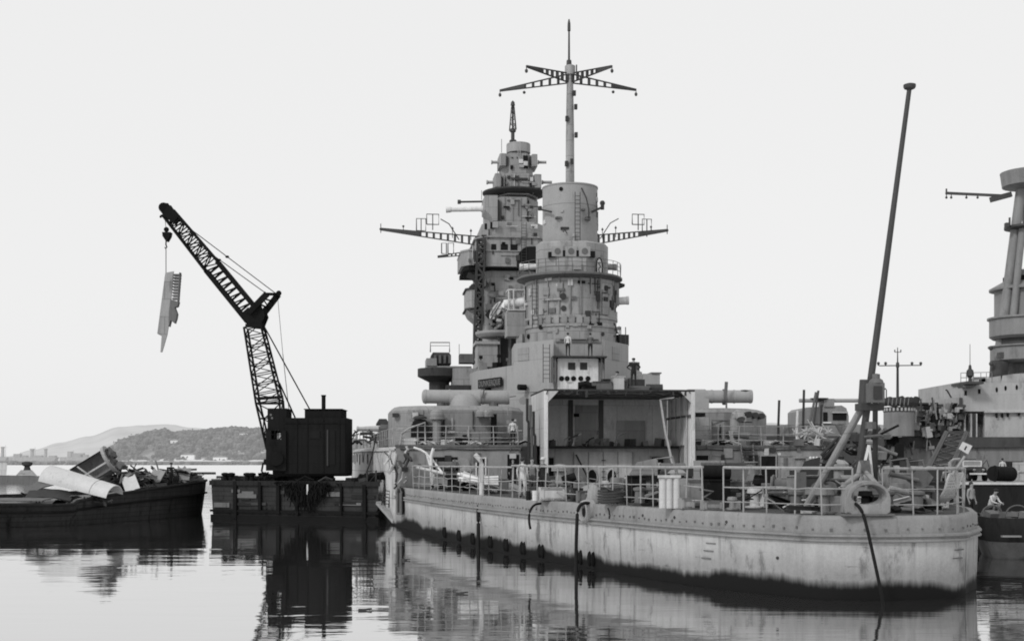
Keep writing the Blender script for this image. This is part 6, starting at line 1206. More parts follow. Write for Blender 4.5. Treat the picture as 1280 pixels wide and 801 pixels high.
crate(690, 609, 625, 32, 53, 'light_grey', 'wide pale crate on the deck below the dark cask', 'deck_chest', 'chest', QZ, .8)
crate(721, 612, 628, 14, 52, 'dark_steel', 'dark box beside the wide pale crate', 'deck_box', 'box', QZ, .5)
crate(666, 608, 622, 18, 56, 'mid_steel', 'grey crate in front of the group at the rail', z=QZ)
drum(660.5, 53.4, .1, .36, 'flat_black', 'small black can standing at the deck edge near the men', 'paint_can', 'can')
drum(669, 53.0, .12, .38, 'cloth_white', 'small white can standing at the deck edge near the men', 'paint_can', 'can')
drum(772, 48.2, .06, .2, 'cloth_white', 'tiny white tin among the dark scrap on deck', 'paint_can', 'can')
# perforated chequer plate curling up near the stern
gr = thing('perforated_plate', 'pale perforated plate curling up on the starboard quarter', 'grating', q(1180, 43))
prof = [W(1147, 629, 43.2), W(1165, 628, 43.0), W(1175, 622, 42.9), W(1181, 612, 42.8), W(1184, 600, 42.8), W(1187, 592, 42.8)]
def pr(t_):
    f = t_ * (len(prof) - 1); i = min(int(f), len(prof) - 2); return prof[i].lerp(prof[i + 1], f - i)
dv = Vector((.62, .5, .02))
b = MB(); n = 16
for i in range(n + 1): p = pr(i / n); b.beam(p, p + dv, .055, .03, up=(pr(min(1, i / n + .05)) - pr(max(0, i / n - .05))).cross(dv))
for k in range(8): b.tube([pr(i / n) + dv * k / 7 for i in range(n + 1)], .024, 4)
b.build('grid', 'light_grey', gr, 0)
b = MB(); b.tube([pr(i / n) for i in range(n + 1)], .04, 6); b.tube([pr(i / n) + dv for i in range(n + 1)], .04, 6); b.build('edge_strip', 'light_grey', gr)
# fin shaped bracket plates and pipe stub near the stern
b = MB(); b.slab([W(1133, 600, 41.5), W(1149, 584, 41.5), W(1154, 584, 41.5), W(1167, 596, 41.5), W(1160, 607, 41.5), W(1148, 612, 41.5)], (.1, .3, 0)); b.cyl(W(1112, 592, 41.3), W(1148, 600, 41.4), .07, n=8); tag(b.build('bracket_plate', 'mid_steel', None), 'angular steel bracket plate with a pipe stub behind the stern rail', 'bracket')
b = MB(); b.cyl(W(1112, 610, 42), W(1160, 622, 42), .09, n=8); b.cyl(W(1112, 610, 42), W(1108, 628, 42), .06, n=6); tag(b.build('loose_pipe', 'light_grey', None), 'pale pipe lying under the angular bracket plate', 'pipe')
crate(1118, 588, 628, 30, 47, 'wall_grey', 'grey cabinet behind the stern lantern', 'deck_cabinet', 'cabinet', QZ, .9)
crate(1152, 618, 630, 28, 46, 'dark_steel', 'dark low box behind the perforated plate', 'deck_box', 'box', QZ, .8)
# white marker panel on a leaning pole
sg = thing('marker_board', 'white marker board with a dark bar on a leaning pole', 'marker', W(1195, 584, 42))
b = MB(); b.cyl(W(1190, 594, 42), W(1206, 570, 42), .045, n=8); b.build('pole', 'tube_grey', sg)
b = MB(); b.slab([W(1204, 552, 42), W(1215.5, 557, 42), W(1210, 567.5, 42), W(1199, 561, 42)], (0, .06, 0)); bd = b.build('board', 'cloth_white', sg)
b = MB(); b.slab([W(1207.5, 557, 41.99), W(1209, 557.8, 41.99), W(1206.5, 562.6, 41.99), W(1205, 561.8, 41.99)], (0, .005, 0)); b.build('dark_bar', 'flat_black', bd)
b = MB(); b.tube([W(1187, 590, 42.2), W(1187, 578, 42.2), W(1192, 574, 42.2), W(1200, 573.5, 42.2)], .05); tag(b.build('bent_handrail', 'tube_grey', None), 'bent pale handrail hoop behind the marker pole', 'handrail')
# bent stanchions, pipe bundles and torn frames at the port end of the quarterdeck
def pipe(pts, r_, mat, label, name='bent_pipe', cat='pipe', group=None): b = MB(); b.tube(pts, r_, 8); return tag(b.build(name, mat, None, 60), label, cat, group)
pipe([W(517, 559, 79), W(526, 562, 79), W(533, 566, 79), W(546, 610, 78)], .07, 'white_paint', 'pale bent pipe sloping from the break of the deck to the rail')
pipe([W(540, 615, 78), W(539, 570, 78), W(542, 560, 78)], .1, 'white_paint', 'thick pale upright pipe inside the port rail')
pipe([W(532, 566, 78.5), W(540, 574, 78.5), W(560, 600, 77), W(551, 602, 77), W(553, 592, 77)], .07, 'white_paint', 'zigzag pale pipe leaning behind the port rail')
pipe([W(521, 584, 77), W(540, 588, 76), W(556, 592, 75)], .09, 'light_grey', 'pale pipe lying almost level below the zigzag pipe')
pipe([W(602, 635, 61.5), W(602, 580, 61.5), W(600, 574, 61.5), W(594, 568, 61.6)], .12, 'light_grey', 'stout hooked davit standing up through the port rail', 'boat_davit', 'davit')
for k in range(11):
    a = W(575 + rr.uniform(-3, 6), 590 + k * 1.0, 66 + rr.uniform(-1, 1)); c = W(618 + rr.uniform(-5, 5), 603 + rr.uniform(-4, 12), 64 + rr.uniform(-1, 1)); pipe([a, c], rr.uniform(.05, .1), 'white_paint' if k % 3 else 'light_grey', 'pale pipe in the sloping bundle behind the davit', 'bundled_pipe', 'pipe', 'pale pipes bundled behind the davit')
for k in range(4):
    pipe([W(604, 597 + k * 2.4, 63.5), W(623, 596 + k * 3, 63.5)], .07, 'white_paint', 'short level pale pipe in the stack beside the davit', 'bundled_pipe', 'pipe', 'level pale pipes stacked at the davit')
# ragged loose gear all over the quarterdeck
R9 = random.Random(21)
KIND = [('deck_plate', 'bent grey plate lying loose on the quarterdeck', 'steel plate', 'loose plates on the quarterdeck'), ('loose_girder', 'short steel beam lying loose on the quarterdeck', 'beam', 'loose beams on the quarterdeck'), ('deck_fitting', 'small cut-off deck fitting lying loose on the quarterdeck', 'fitting', 'loose fittings on the quarterdeck'), ('twisted_rod', 'twisted thin rod lying loose on the quarterdeck', 'rod', 'loose rods on the quarterdeck')]
n_ = 0
while n_ < 165:
    v = R9.uniform(1.2, 44); u = R9.uniform(-.97, .97) * (hw(v) - .7); p = SW(u, v, QZ); px = 640 + p.x / p.y * FPX
    if not 520 < px < 1195 or 1040 < px < 1108 and v < 3: continue
    if 640 < px < 690 and 52 < p.y < 60 or u > 3 and v > 12: continue
    n_ += 1; k = R9.choice((0, 0, 1, 2, 2, 3)); nm, lb, ct, gp = KIND[k]; sz = R9.uniform(.25, .95); p.z = QZ
    mt_ = R9.choice(['mid_steel', 'dark_steel', 'wall_grey', 'scrap_mid', 'mid_steel', 'flat_black', 'flat_black', 'light_grey'])
    if k == 0: plate(nm, p + Vector((0, 0, sz * .3)), (sz * 1.3, sz, .03), R9.random() * 3, R9.uniform(-.6, .6), R9.uniform(-.4, .4), mt_, lb, ct, R9.uniform(0, .15), gp)
    elif k == 1:
        b = MB(); a = p + Vector((0, 0, .09)); c = a + Vector((math.cos(n_), math.sin(n_), R9.uniform(0, .35))) * sz * 1.6; b.beam(a, c, .12, .02); b.beam(a + Vector((0, 0, .12)), c + Vector((0, 0, .12)), .12, .02); b.beam(a + Vector((0, 0, .06)), c + Vector((0, 0, .06)), .02, .11); tag(b.build(nm, mt_, None), lb, ct, gp)
    elif k == 2:
        b = MB(); b.lathe(p, [(sz * .5, 0), (sz * .5, .06), (sz * .25, .08), (sz * .22, sz * .7), (sz * .4, sz * .75), (sz * .35, sz), (.02, sz * 1.02)], 12); b.obox(p + Vector((sz * .4, 0, sz * .35)), (sz * .5, sz * .3, sz * .7), n_); tag(b.build(nm, mt_, None), lb, ct, gp)
    else:
        c = p + Vector((0, 0, .05)); pts = [c]
        for j in range(4): c = c + Vector((R9.uniform(-.5, .5), R9.uniform(-.5, .5), R9.uniform(-.02, .3))); pts.append(c)
        pipe(pts, R9.uniform(.02, .04), mt_, lb, nm, ct, gp)
# larger gear: winches, bollards, vents and coils
def winch(px, dd, s, mt_, label, rz):
    c = q(px, dd); t_ = thing('deck_winch', label, 'winch', c); rm = Matrix.Rotation(rz, 3, 'Z')
    b = MB(); b.obox(c + Vector((0, 0, .08)), (1.3 * s, .9 * s, .15), rz); b.build('bed', 'dark_steel', t_)
    for k in (-1, 1): p = c + rm @ Vector((.5 * k * s, 0, .15)); b = MB(); b.slab([p + rm @ Vector((0, -.4 * s, 0)), p + rm @ Vector((0, .4 * s, 0)), p + rm @ Vector((0, .15 * s, .75 * s)), p + rm @ Vector((0, -.15 * s, .75 * s))], rm @ Vector((.07, 0, 0))); b.build('cheek', mt_, t_)
    p = c + Vector((0, 0, .15 + .45 * s)); e = rm @ Vector((1, 0, 0)); b = MB(); b.cyl(p - e * .48 * s, p + e * .48 * s, .22 * s, n=14); b.cyl(p - e * .46 * s, p - e * .4 * s, .36 * s, n=16); b.cyl(p + e * .4 * s, p + e * .46 * s, .36 * s, n=16); b.cyl(p - e * .85 * s, p + e * .85 * s, .07 * s, n=8); b.cyl(p + e * .68 * s, p + e * .85 * s, .17 * s, n=12); b.build('drum', 'mid_steel', t_)
winch(915, 47.5, 1.0, 'ship_grey', 'grey deck winch between the machine casing and the pale chest', .3)
winch(983, 50, 1.15, 'wall_grey', 'stout winch behind the large pale chest near the closed door', -.4)
winch(790, 52, 1.0, 'mid_steel', 'dark winch in front of the hangar lower bulkhead', .1)
winch(1030, 46, .9, 'mid_steel', 'small dark winch at the foot of the staff brace', .8)
def bollards(px, dd, label, rz):
    c = q(px, dd); t_ = thing('bollard_pair', label, 'bollards', c); b = MB(); b.obox(c + Vector((0, 0, .05)), (1.5, .5, .1), rz); b.build('base', 'dark_steel', t_)
    for k in (-1, 1): p = c + Matrix.Rotation(rz, 3, 'Z') @ Vector((.45 * k, 0, .1)); b = MB(); b.lathe(p, [(.19, 0), (.17, .4), (.24, .46), (.24, .54), (.1, .58)], 14); b.build('post', 'mid_steel', t_)
bollards(808, 46.8, 'pair of bollards inside the rail beside the white canisters', .9); bollards(1012, 40.6, 'pair of bollards close behind the short white bar', .15); bollards(1128, 40.4, 'pair of bollards beside the angular bracket plate', -.2); bollards(700, 55, 'pair of bollards behind the wide pale crate', 1.0)
def coil(px, dd, label):
    c = q(px, dd); b = MB(); pts = [c + Vector((.5 * math.cos(i * .5) * (1 + .05 * math.sin(i)), .5 * math.sin(i * .5), .05 + .008 * i)) for i in range(60)]; b.tube(pts, .05, 6); tag(b.build('rope_coil', 'timber', None, 60), label, 'rope coil')
coil(1050, 41.5, 'dark rope coil on deck near the big fairlead'); coil(765, 47.6, 'dark rope coil on deck beside the canvas sack')
def ventil(px, dd, h, label):
    c = q(px, dd); t_ = thing('deck_vent', label, 'ventilator', c); b = MB(); b.lathe(c, [(.3, 0), (.22, .08), (.22, h)], 14); b.build('trunk', 'ship_grey', t_); b = MB(); b.lathe(c + Vector((0, 0, h + .002)), [(.24, 0), (.42, .04), (.42, .2), (.25, .34), (.05, .38)], 16); b.build('hood', 'ship_grey', t_)
ventil(905, 53, 1.0, 'mushroom ventilator behind the machine casing'); ventil(700, 62, 1.1, 'mushroom ventilator between the men and the dark bulkhead'); ventil(1048, 52, 1.3, 'tall mushroom ventilator behind the staff brace'); ventil(585, 74, 1.0, 'mushroom ventilator in front of the white framed door'); ventil(846, 56, .9, 'mushroom ventilator below the hangar sill')
for i in range(46):
    px = R9.uniform(800, 1110) if i < 34 else R9.uniform(1120, 1190); dd = R9.uniform(45, 66) if px < 1060 else R9.uniform(45, 56); c = q(px, dd); s = R9.uniform(.6, 1.1); h = R9.uniform(.7, 1.75)
    t_ = thing('cut_machine', 'rusty cut machine frame standing among the gear on the quarterdeck', 'machine', c, 'cut machines standing on the quarterdeck'); m1, m2 = R9.choice(['mid_steel', 'wall_grey', 'mid_steel', 'dark_steel', 'flat_black']), R9.choice(['mid_steel', 'flat_black', 'wall_grey', 'dark_steel'])
    rz = R9.uniform(-.5, .5); k = i % 4
    b = MB(); b.obox(c + Vector((0, 0, h * .3)), (s, s * .7, h * .6), rz); b.obox(c + Vector((0, 0, h * .62)), (s * 1.1, s * .8, .06), rz); b.build('frame', m1, t_)
    b = MB()
    if k == 0: b.cyl(c + Vector((-s * .6, 0, h * .8)), c + Vector((s * .6, .1, h * .8)), h * .17, n=12)
    elif k == 1: b.cyl(c + Vector((0, 0, h * .65)), c + Vector((0, 0, h)), s * .22, n=12); b.cyl(c + Vector((0, 0, h)), c + Vector((0, 0, h + .06)), s * .34, n=12)
    elif k == 2: b.tube([c + Vector((-s * .4, -.2, h * .3)), c + Vector((-s * .4, -.2, h)), c + Vector((s * .2, -.2, h * 1.05)), c + Vector((s * .5, -.3, h * .4))], .06)
    else: b.slab([c + Vector((-s * .5, 0, h * .66)), c + Vector((s * .4, 0, h * .66)), c + Vector((s * .55, 0, h * 1.05)), c + Vector((-s * .2, 0, h * .95))], (0, .06, 0))
    b.build('fitting', m2, t_)
    for j in range(2): p = c + Vector((R9.uniform(-.4, .4) * s, -s * .42, h * R9.uniform(.15, .5))); b = MB(); b.obox(p, (s * R9.uniform(.15, .4), .08, h * R9.uniform(.1, .25)), rz); b.build('cover_plate', m2, t_)
crate(800, 600, 632, 26, 50, 'dark_steel', 'dark tall cabinet between the canisters and the hangar', 'deck_cabinet', 'cabinet', QZ, .8)
crate(760, 612, 630, 40, 51, 'mid_steel', 'long dark bench among scrap in front of the oval hatches', 'work_bench', 'bench', QZ, .7)
crate(1068, 600, 632, 24, 44, 'ship_grey', 'grey locker right behind the big fairlead', 'deck_locker', 'locker', QZ, .7)
crate(990, 600, 628, 34, 53, 'wall_grey', 'wide grey locker against the closed bulkhead door', 'deck_locker', 'locker', QZ, .7)
crate(620, 608, 625, 30, 66, 'mid_steel', 'grey crate behind the pipes at the hooked davit', z=QZ)
crate(560, 600, 618, 34, 76, 'ship_grey', 'grey locker near the winch recess', 'deck_locker', 'locker', QZ, .8)
# upper-deck loose gear, both sides of the hangar
for i in range(46):
    port = i < 26; px = R9.uniform(500, 650) if port else R9.uniform(870, 1036); p = W(px, 555, 85.8 + R9.uniform(-1, 1)); p.z = 5.18; sz = R9.uniform(.25, .7); b = MB()
    mt_ = R9.choice(['mid_steel', 'dark_steel', 'ship_grey', 'light_grey', 'flat_black'])
    if i % 2: b.tube([p + Vector((0, 0, .1)), p + Vector((sz, .1, .15 + sz * .3)), p + Vector((sz * 2, 0, .1))], R9.uniform(.03, .08)); tag(b.build('loose_pipe', mt_, None), 'loose pipe on the upper deck edge ' + ('beside the port turret' if port else 'beside the starboard turret'), 'pipe', 'loose pipes by the %s turret' % ('port' if port else 'starboard'))
    else: b.obox(p + Vector((0, 0, sz * .4)), (sz * 1.2, sz * .7, sz * .8), R9.random(), R9.uniform(-.2, .2)); b.cyl(p + Vector((sz * .3, -.1, sz * .4)), p + Vector((sz, -.2, sz * .7)), .07, n=6); tag(b.build('deck_fitting', mt_, None), 'small cut-off fitting on the upper deck ' + ('beside the port turret' if port else 'beside the starboard turret'), 'fitting', 'loose fittings by the %s turret' % ('port' if port else 'starboard'))
# torn frames rising from the starboard upper deck
for px, y0, y1, m_ in ((973, 530, 500, 'dark_steel'), (1004, 530, 487, 'dark_steel'), (1012, 532, 490, 'mid_steel'), (996, 531, 513, 'white_paint'), (1026, 531, 506, 'dark_steel')):
    a = W(px, 552, 92); a.z = 5.18; pipe([a, W(px, y0, 92), W(px + (8 if px == 1012 else 1), y1, 92)], .09, m_, {973: 'thin dark pole standing alone on the starboard upper deck', 1004: 'tall thin pole left of the twin leaning posts', 1012: 'dark leaning post above the starboard upper deck', 996: 'short white post on the starboard upper deck', 1026: 'short dark post under the far gun barrel'}[px].replace('left of', 'beside'), 'deck_pole', 'pole')
b = MB(); c = W(1020, 533, 90)
for i in range(26): p = W(R9.uniform(995, 1036), R9.uniform(535, 552), 89 + R9.random() * 2); v = Vector((R9.uniform(-1, 1), R9.uniform(-.3, .3), R9.uniform(-1, 1))) * .7; b.beam(p - v, p + v, .07)
tag(b.build('wreck_tangle', 'light_grey', None), 'tangle of pale torn frames on the starboard upper deck', 'wreckage')
# fore-and-aft clutter behind the stern brace: machinery of the starboard side
for i in range(90):
    p = W(R9.uniform(1035, 1110), R9.uniform(538, 612), 66 + R9.random() * 6); v = Vector((R9.uniform(-1, 1), R9.uniform(-.3, .3), R9.uniform(-.8, .8))); b = MB()
    if i % 2: b.cyl(p - v * .8, p + v * .8, R9.uniform(.03, .11), n=8)
    else: b.obox(p, (R9.uniform(.15, .9), .5, R9.uniform(.1, .5)), R9.random(), R9.random() * .4)
    tag(b.build('cut_machinery', R9.choice(['mid_steel', 'dark_steel', 'wall_grey', 'flat_black', 'mid_steel', 'dark_steel']), None), 'cut piece of machinery in the heap behind the ensign staff', 'machinery', 'cut machinery behind the ensign staff')
# support lighter carrying that heap beyond the starboard side
# hoses and ropes over the side
def hose(pts, r_, label, mat='rubber', name='hose', cat='hose'):
    # smooth
    P = [Vector(p) for p in pts]
    for _ in range(2): P = [P[0]] + [x for a, c in zip(P, P[1:]) for x in (a.lerp(c, .25), a.lerp(c, .75))] + [P[-1]]
    b = MB(); b.tube(P, r_, 8); return tag(b.build(name, mat, None, 60), label, cat)
hose([W(1060, 627, 38.2), W(1070, 629, 37.8), W(1077, 637, 37.5), W(1083, 655, 37.4), W(1094, 705, 37.2), W(1104, 752, 37.2), G(1105, 37.3, -.4)], .05, 'long dark hose from the big stern fairlead down into the water')
hose([W(738, 629, 49.2), W(729, 628, 48.6), W(722, 635, 48.4), W(721, 655, 48.2), W(720, 690, 48), W(720.5, 712, 47.8), G(720.5, 47.8, -.4)], .065, 'thick dark hose from the quarter fairlead down to the water')
hose([W(676, 629, 53), W(668, 630, 52.6), W(662, 638, 52.3), W(661, 650, 52.2), W(663, 661, 52.2)], .05, 'short dark hose curling over the ship side without reaching the water')
hose([W(599, 627, 61.6), W(597.5, 640, 61), W(598, 652, 60.6), W(598, 668, 60.5), G(598, 60.5, -.3)], .09, 'dark rope hanging from the hooked davit to the water', 'cable', 'mooring_rope', 'rope')
hose([W(760, 635, 47.4), W(762, 640, 47.2), W(761.5, 648, 47.1)], .03, 'short thin rope end hanging beside the canvas sack', 'cable', 'rope_end', 'rope')
# stage, ladder and frame between pontoon and ship side
b = MB(); b.beam(W(473, 628, 85.5), W(494, 652, 83), .35, .2); tag(b.build('gangplank', 'ship_grey', None), 'pale sloping beam between the crane pontoon and the ship', 'beam')
b = MB(); pts = [W(459, 612, 88), W(459, 589, 88), W(470, 588, 88), W(470, 624, 88)]; b.tube(pts, .07); b.beam(W(459, 605, 88), W(470, 592, 88), .04); tag(b.build('pipe_frame', 'dark_steel', None), 'dark pipe frame standing against the pale ship side', 'frame')
b = MB(); a0, a1, c0, c1 = W(477, 632, 85), W(486, 634, 85), W(480, 608, 85), W(488, 610, 85); b.beam(a0, c0, .08); b.beam(a1, c1, .08)
for i in range(1, 6): b.beam(a0.lerp(c0, i / 6), a1.lerp(c1, i / 6), .06)
tag(b.build('short_ladder', 'dark_steel', None), 'short dark ladder against the ship beside the arched hatch', 'ladder')
for i in range(16):
    p = W(R9.uniform(484, 512), R9.uniform(560, 612), 81 + R9.random()); v = Vector((R9.uniform(-.4, .4), R9.uniform(-.2, .2), R9.uniform(-1, 1))) * R9.uniform(.5, 1); pipe([p - v, p + Vector((.15, 0, 0)), p + v], R9.uniform(.03, .1), R9.choice(['light_grey', 'mid_steel', 'dark_steel', 'tube_grey']), 'bent hanging pipe at the torn end of the upper deck', 'torn_pipe', 'pipe', 'torn pipes at the port break of the deck')
for i in range(18):
    p = W(R9.uniform(443, 488), R9.uniform(539, 556), 95 + R9.random() * 2); v = Vector((R9.uniform(-1, 1), R9.uniform(-.2, .2), R9.uniform(-.4, .4))) * R9.uniform(.4, 1.3); pipe([p - v, p + Vector((0, 0, .15)), p + v], R9.uniform(.03, .1), R9.choice(['mid_steel', 'dark_steel', 'ship_grey']), 'dark torn pipe heaped around the port deck gun', 'torn_pipe', 'pipe', 'torn pipes around the port deck gun')
hose([W(470, 545, 94), W(464, 575, 90), W(458, 590, 88)], .05, 'dark rope slanting down the pale ship side by the pontoon', 'cable', 'mooring_rope', 'rope')

# ================================================================ QUAY, HULKS AND SMALL CRAFT TO STARBOARD
b = MB(); b.hexa([G(1150, 84, -2), G(1900, 80, -2), G(1900, 146, -2), G(1040, 146, -2)], [G(1150, 84, 2.6), G(1900, 80, 2.6), G(1900, 146, 2.6), G(1040, 146, 2.6)]); qy = b.build('quay', 'quay_wall', None, 0); qy['kind'] = 'structure'
b = MB(); b.hexa([G(1150, 84.6, 2.604), G(1900, 80.6, 2.604), G(1900, 145, 2.604), G(1041, 145, 2.604)], [G(1150, 84.6, 2.61), G(1900, 80.6, 2.61), G(1900, 145, 2.61), G(1041, 145, 2.61)]); struct(b, 'quay_pavement', 'stone')
b = MB(); b.hexa([G(1149, 83.9, 2.61), G(1900, 79.9, 2.61), G(1900, 80.5, 2.61), G(1150, 84.5, 2.61)], [G(1149, 83.9, 2.76), G(1900, 79.9, 2.76), G(1900, 80.5, 2.76), G(1150, 84.5, 2.76)]); struct(b, 'quay_kerb', 'light_grey')
# open truck with its pale windscreen raised
TD = 98.0; tk = thing('open_truck', 'dark open jeep with pale framed windscreen parked on the quay', 'jeep', q(1223, TD, 2.612)); tx = q(1223, TD).x
def tb(x0, x1, y0, y1, z0, z1, name, mat, inset=0, parent=tk):
    b = MB(); b.prism([(tx + x0, TD + y0), (tx + x1, TD + y0), (tx + x1, TD + y1), (tx + x0, TD + y1)], 2.612 + z0, 2.612 + z1, inset) if inset else b.box(tx + x0, tx + x1, TD + y0, TD + y1, 2.612 + z0, 2.612 + z1); return b.build(name, mat, parent)
bd = tb(-.62, .62, 0, 3.2, .5, 1.05, 'body', 'dark_steel', .08); tb(-.42, .42, -.05, 1.2, .55, 1.12, 'bonnet', 'dark_steel', .06)
for s in (-1, 1):
    tb(.5 * s - .28, .5 * s + .28, -.15, .8, .78, .86, 'mudguard', 'flat_black'); b = MB(); b.cyl((tx + s * .34, TD - .1, 3.45), (tx + s * .34, TD, 3.45), .11, n=12); b.build('headlight', 'lamp_glass', tk)
    for y in (.35, 2.5): b = MB(); b.cyl((tx + s * .72, TD + y, 2.99), (tx + s * .5, TD + y, 2.99), .37, n=18); wh_ = b.build('wheel', 'rubber', tk); b = MB(); b.cyl((tx + s * .735, TD + y, 2.99), (tx + s * .725, TD + y, 2.99), .18, n=12); b.build('rim', 'mid_steel', wh_)
tb(-.75, .75, -.32, -.2, .52, .64, 'bumper', 'white_paint')
for k in range(6): tb(-.3 + k * .11, -.26 + k * .11, -.075, -.055, .62, 1.0, 'grille_bar', 'mid_steel')
b = MB()
z0, z1 = 3.72, 4.2
b.box(tx - .78, tx + .7, TD + 1.18, TD + 1.26, z0, z0 + .09); b.box(tx - .78, tx + .7, TD + 1.18, TD + 1.26, z1 - .07, z1); b.box(tx - .78, tx - .69, TD + 1.18, TD + 1.26, z0 + .09, z1 - .07); b.box(tx + .61, tx + .7, TD + 1.18, TD + 1.26, z0 + .09, z1 - .07); ws = b.build('windscreen_frame', 'white_paint', tk)
b = MB(); b.box(tx - .69, tx + .61, TD + 1.21, TD + 1.23, z0 + .09, z1 - .07); b.build('pane', 'tube_grey', ws)
b = MB(); b.tube([(tx - .75, TD + 2.6, 3.6), (tx - .75, TD + 2.6, 4.3), (tx + .75, TD + 2.6, 4.3), (tx + .75, TD + 2.6, 3.6)], .04); b.build('hood_hoop', 'dark_steel', tk)
b = MB(); b.tube([(tx + .72, TD + 1.3, 3.75), (tx + 1.2, TD + 1.5, 4.25), (tx + 1.4, TD + 1.6, 3.7)], .03); b.build('side_hoop', 'dark_steel', tk)
pq = q(1253, 100, 2.612); pq.z = 2.612; person('man in white shirt seen from behind on the quay by the jeep', pq, PI, 'cloth_white', 'cloth_dark', 'stand')
b = MB(); b.cyl(q(1241, 93, 3.25), q(1264, 94, 3.2), .55, n=16); b.cyl(q(1243, 92.9, 3.25), q(1244, 92.9, 3.25), .6, n=16); tag(b.build('boiler_pipe', 'flat_black', None), 'fat black pipe section lying on the quay beside the jeep', 'pipe')
b = MB(); b.obox(q(1264, 103, 3.4), (1.9, .12, 1.5), .05)
for k in range(6): b.obox(q(1255 + k * 3.6, 102.8, 3.4), (.06, .06, 1.5), .05)
tag(b.build('dark_hoarding', 'dark_steel', None), 'dark ribbed hoarding on the quay behind the pipe', 'hoarding')
b = MB(); b.obox(q(1290, 101, 3.35), (2.6, 1.2, 1.45), .05); b.obox(q(1290, 100.3, 3.35), (2.4, .06, .1), .05); tag(b.build('pale_bin', 'light_grey', None), 'pale steel bin on the quay at the frame edge', 'bin')
# work boat and its sitting man
BD = 56; wbt = thing('work_boat', 'round nosed work boat lying under the quay', 'boat', G(1262, 57))
def wb(px, d, z): return G(px, d, z)
bw_ = [(1217, 57.5), (1222, 55.5), (1236, 54), (1262, 53.3), (1310, 53.3), (1350, 54), (1350, 61), (1300, 61.5), (1240, 60.5), (1222, 59.5)]
ctr = G(1275, 57); cv = lambda p, k, z: Vector((p.x + (ctr.x - p.x) * k, p.y + (ctr.y - p.y) * k, z))
wp_ = [G(px, d) for px, d in bw_]; wp_.append(wp_[0])
b = MB(); b.sheet([[cv(p, .3, -.4) for p in wp_], [cv(p, .16, .05) for p in wp_], [cv(p, .03, .75) for p in wp_]]); bh_ = b.build('lower_hull', 'mid_steel', wbt, 50)
b = MB(); b.sheet([[cv(p, .028, .74) for p in wp_], [cv(p, -.01, 1.0) for p in wp_], [cv(p, 0, 1.75) for p in wp_], [cv(p, .06, 1.75) for p in wp_], [cv(p, .07, 1.3) for p in wp_]]); b.build('upper_hull', 'boat_black', wbt, 50)
b = MB(); b.add([cv(p, .06, 1.35) for p in wp_[:-1]], [list(range(len(wp_) - 1))]); b.build('deck', 'timber', wbt, 0)
b = MB(); b.box(G(1252, 53.1).x, G(1276, 53.1).x, 53.0, 53.2, .98, 1.05); b.build('rubbing_strip', 'wall_grey', wbt)
for px, w_ in ((1240, 26), (1272, 30)): c = G(px, 56, 1.75); b = MB(); b.tube([c + Vector((w_ / 2 * 56 / FPX * math.cos(a), 0, .45 * math.sin(a))) for a in [PI * i / 12 for i in range(13)]], .035); b.build('canopy_hoop', 'mid_steel', wbt)
b = MB()
for i in range(20): b.obox(G(R9.uniform(1232, 1300), 55 + R9.random() * 4, 1.5 + R9.random() * .3), (R9.uniform(.2, .8), .4, R9.uniform(.1, .4)), R9.random() * 3, R9.random() * .6)
b.obox(G(1266, 57, 1.42), (3.2, 4.6, .12), 0); b.build('boat_gear', 'mid_steel', wbt)
person('man in white shirt and cap sitting hunched in the work boat', Vector((G(1240, 58.5).x, 58.5, 1.62)), .5, 'cloth_white', 'cloth_mid', 'sit', 'cloth_dark')
bx = G(1240, 58.7); b = MB(); b.box(bx.x - .35, bx.x + .35, 58.45, 58.9, 1.36, 1.98); tag(b.build('seat_box', 'timber', None), 'dark box seat under the sitting man in the boat', 'box')
b = MB(); c = G(1214, 62, 1.8); 
person('man in grey shirt half hidden behind the stern rail by the quay wall', Vector((G(1214, 60).x, 60, 1.38)), .6, 'cloth_grey', 'cloth_dark', 'stand')
b = MB(); b.box(G(1206, 60).x, G(1224, 60).x, 59.4, 61, -.3, 1.375); tag(b.build('landing_raft', 'timber', None), 'dark timber raft between the battleship and the work boat', 'raft')
# ---- big pale hulk alongside the quay
HD = 150.0; hs = HD / FPX
def hz(py): return HC + (HY - py) * hs
hk = thing('pale_hulk', 'pale battleship hulk with tripod mast along the quay, cut by the frame edge', 'battleship', G(1300, HD + 10))
def hb(px0, px1, py0, py1, name, mat, parent=hk, d=HD, dep=14, proud=0, label=None):
    a, c = G(px0, d), G(px1, d); b = MB(); b.box(a.x, c.x, d - proud, d + dep, HC + (HY - py1) * d / FPX, HC + (HY - py0) * d / FPX); return b.build(name, mat, parent, label=label)
hb(955, 1700, 559, 622, 'hull', 'far_mid', dep=24); hb(955, 1700, 546, 558.9, 'deck_side', 'far_dark', dep=24, proud=.4); 
for k in range(9): hb(1010 + k * 21, 1013 + k * 21, 553, 557, 'hull_scupper', 'flat_black', proud=.5, dep=.1)
up = hb(1202, 1700, 477, 514, 'superstructure', 'far_ship', dep=16); lo_ = hb(1232, 1700, 514.3, 546, 'lower_superstructure', 'far_ship', dep=16, proud=-.3); hb(1202, 1232, 514.3, 546, 'cut_bay', 'far_mid', dep=10, proud=-1.2)
a, c = G(1202, HD), G(1420, HD); b = MB(); b.slab([(a.x, HD, hz(477.2)), (c.x, HD, hz(477.2)), (c.x, HD, hz(458)), ((a.x + c.x) * .5 - 4, HD, hz(467))], (0, 14, 0)); b.build('raised_side', 'far_ship', up)
hb(1230, 1700, 512.5, 515.5, 'deck_line', 'light_grey', up, dep=.2, proud=.15)
for px, py in ((1207, 491), (1224, 489)): hb(px - 1.6, px + 1.6, py - 3, py + 3, 'window', 'flat_black', up, proud=.03, dep=.05)
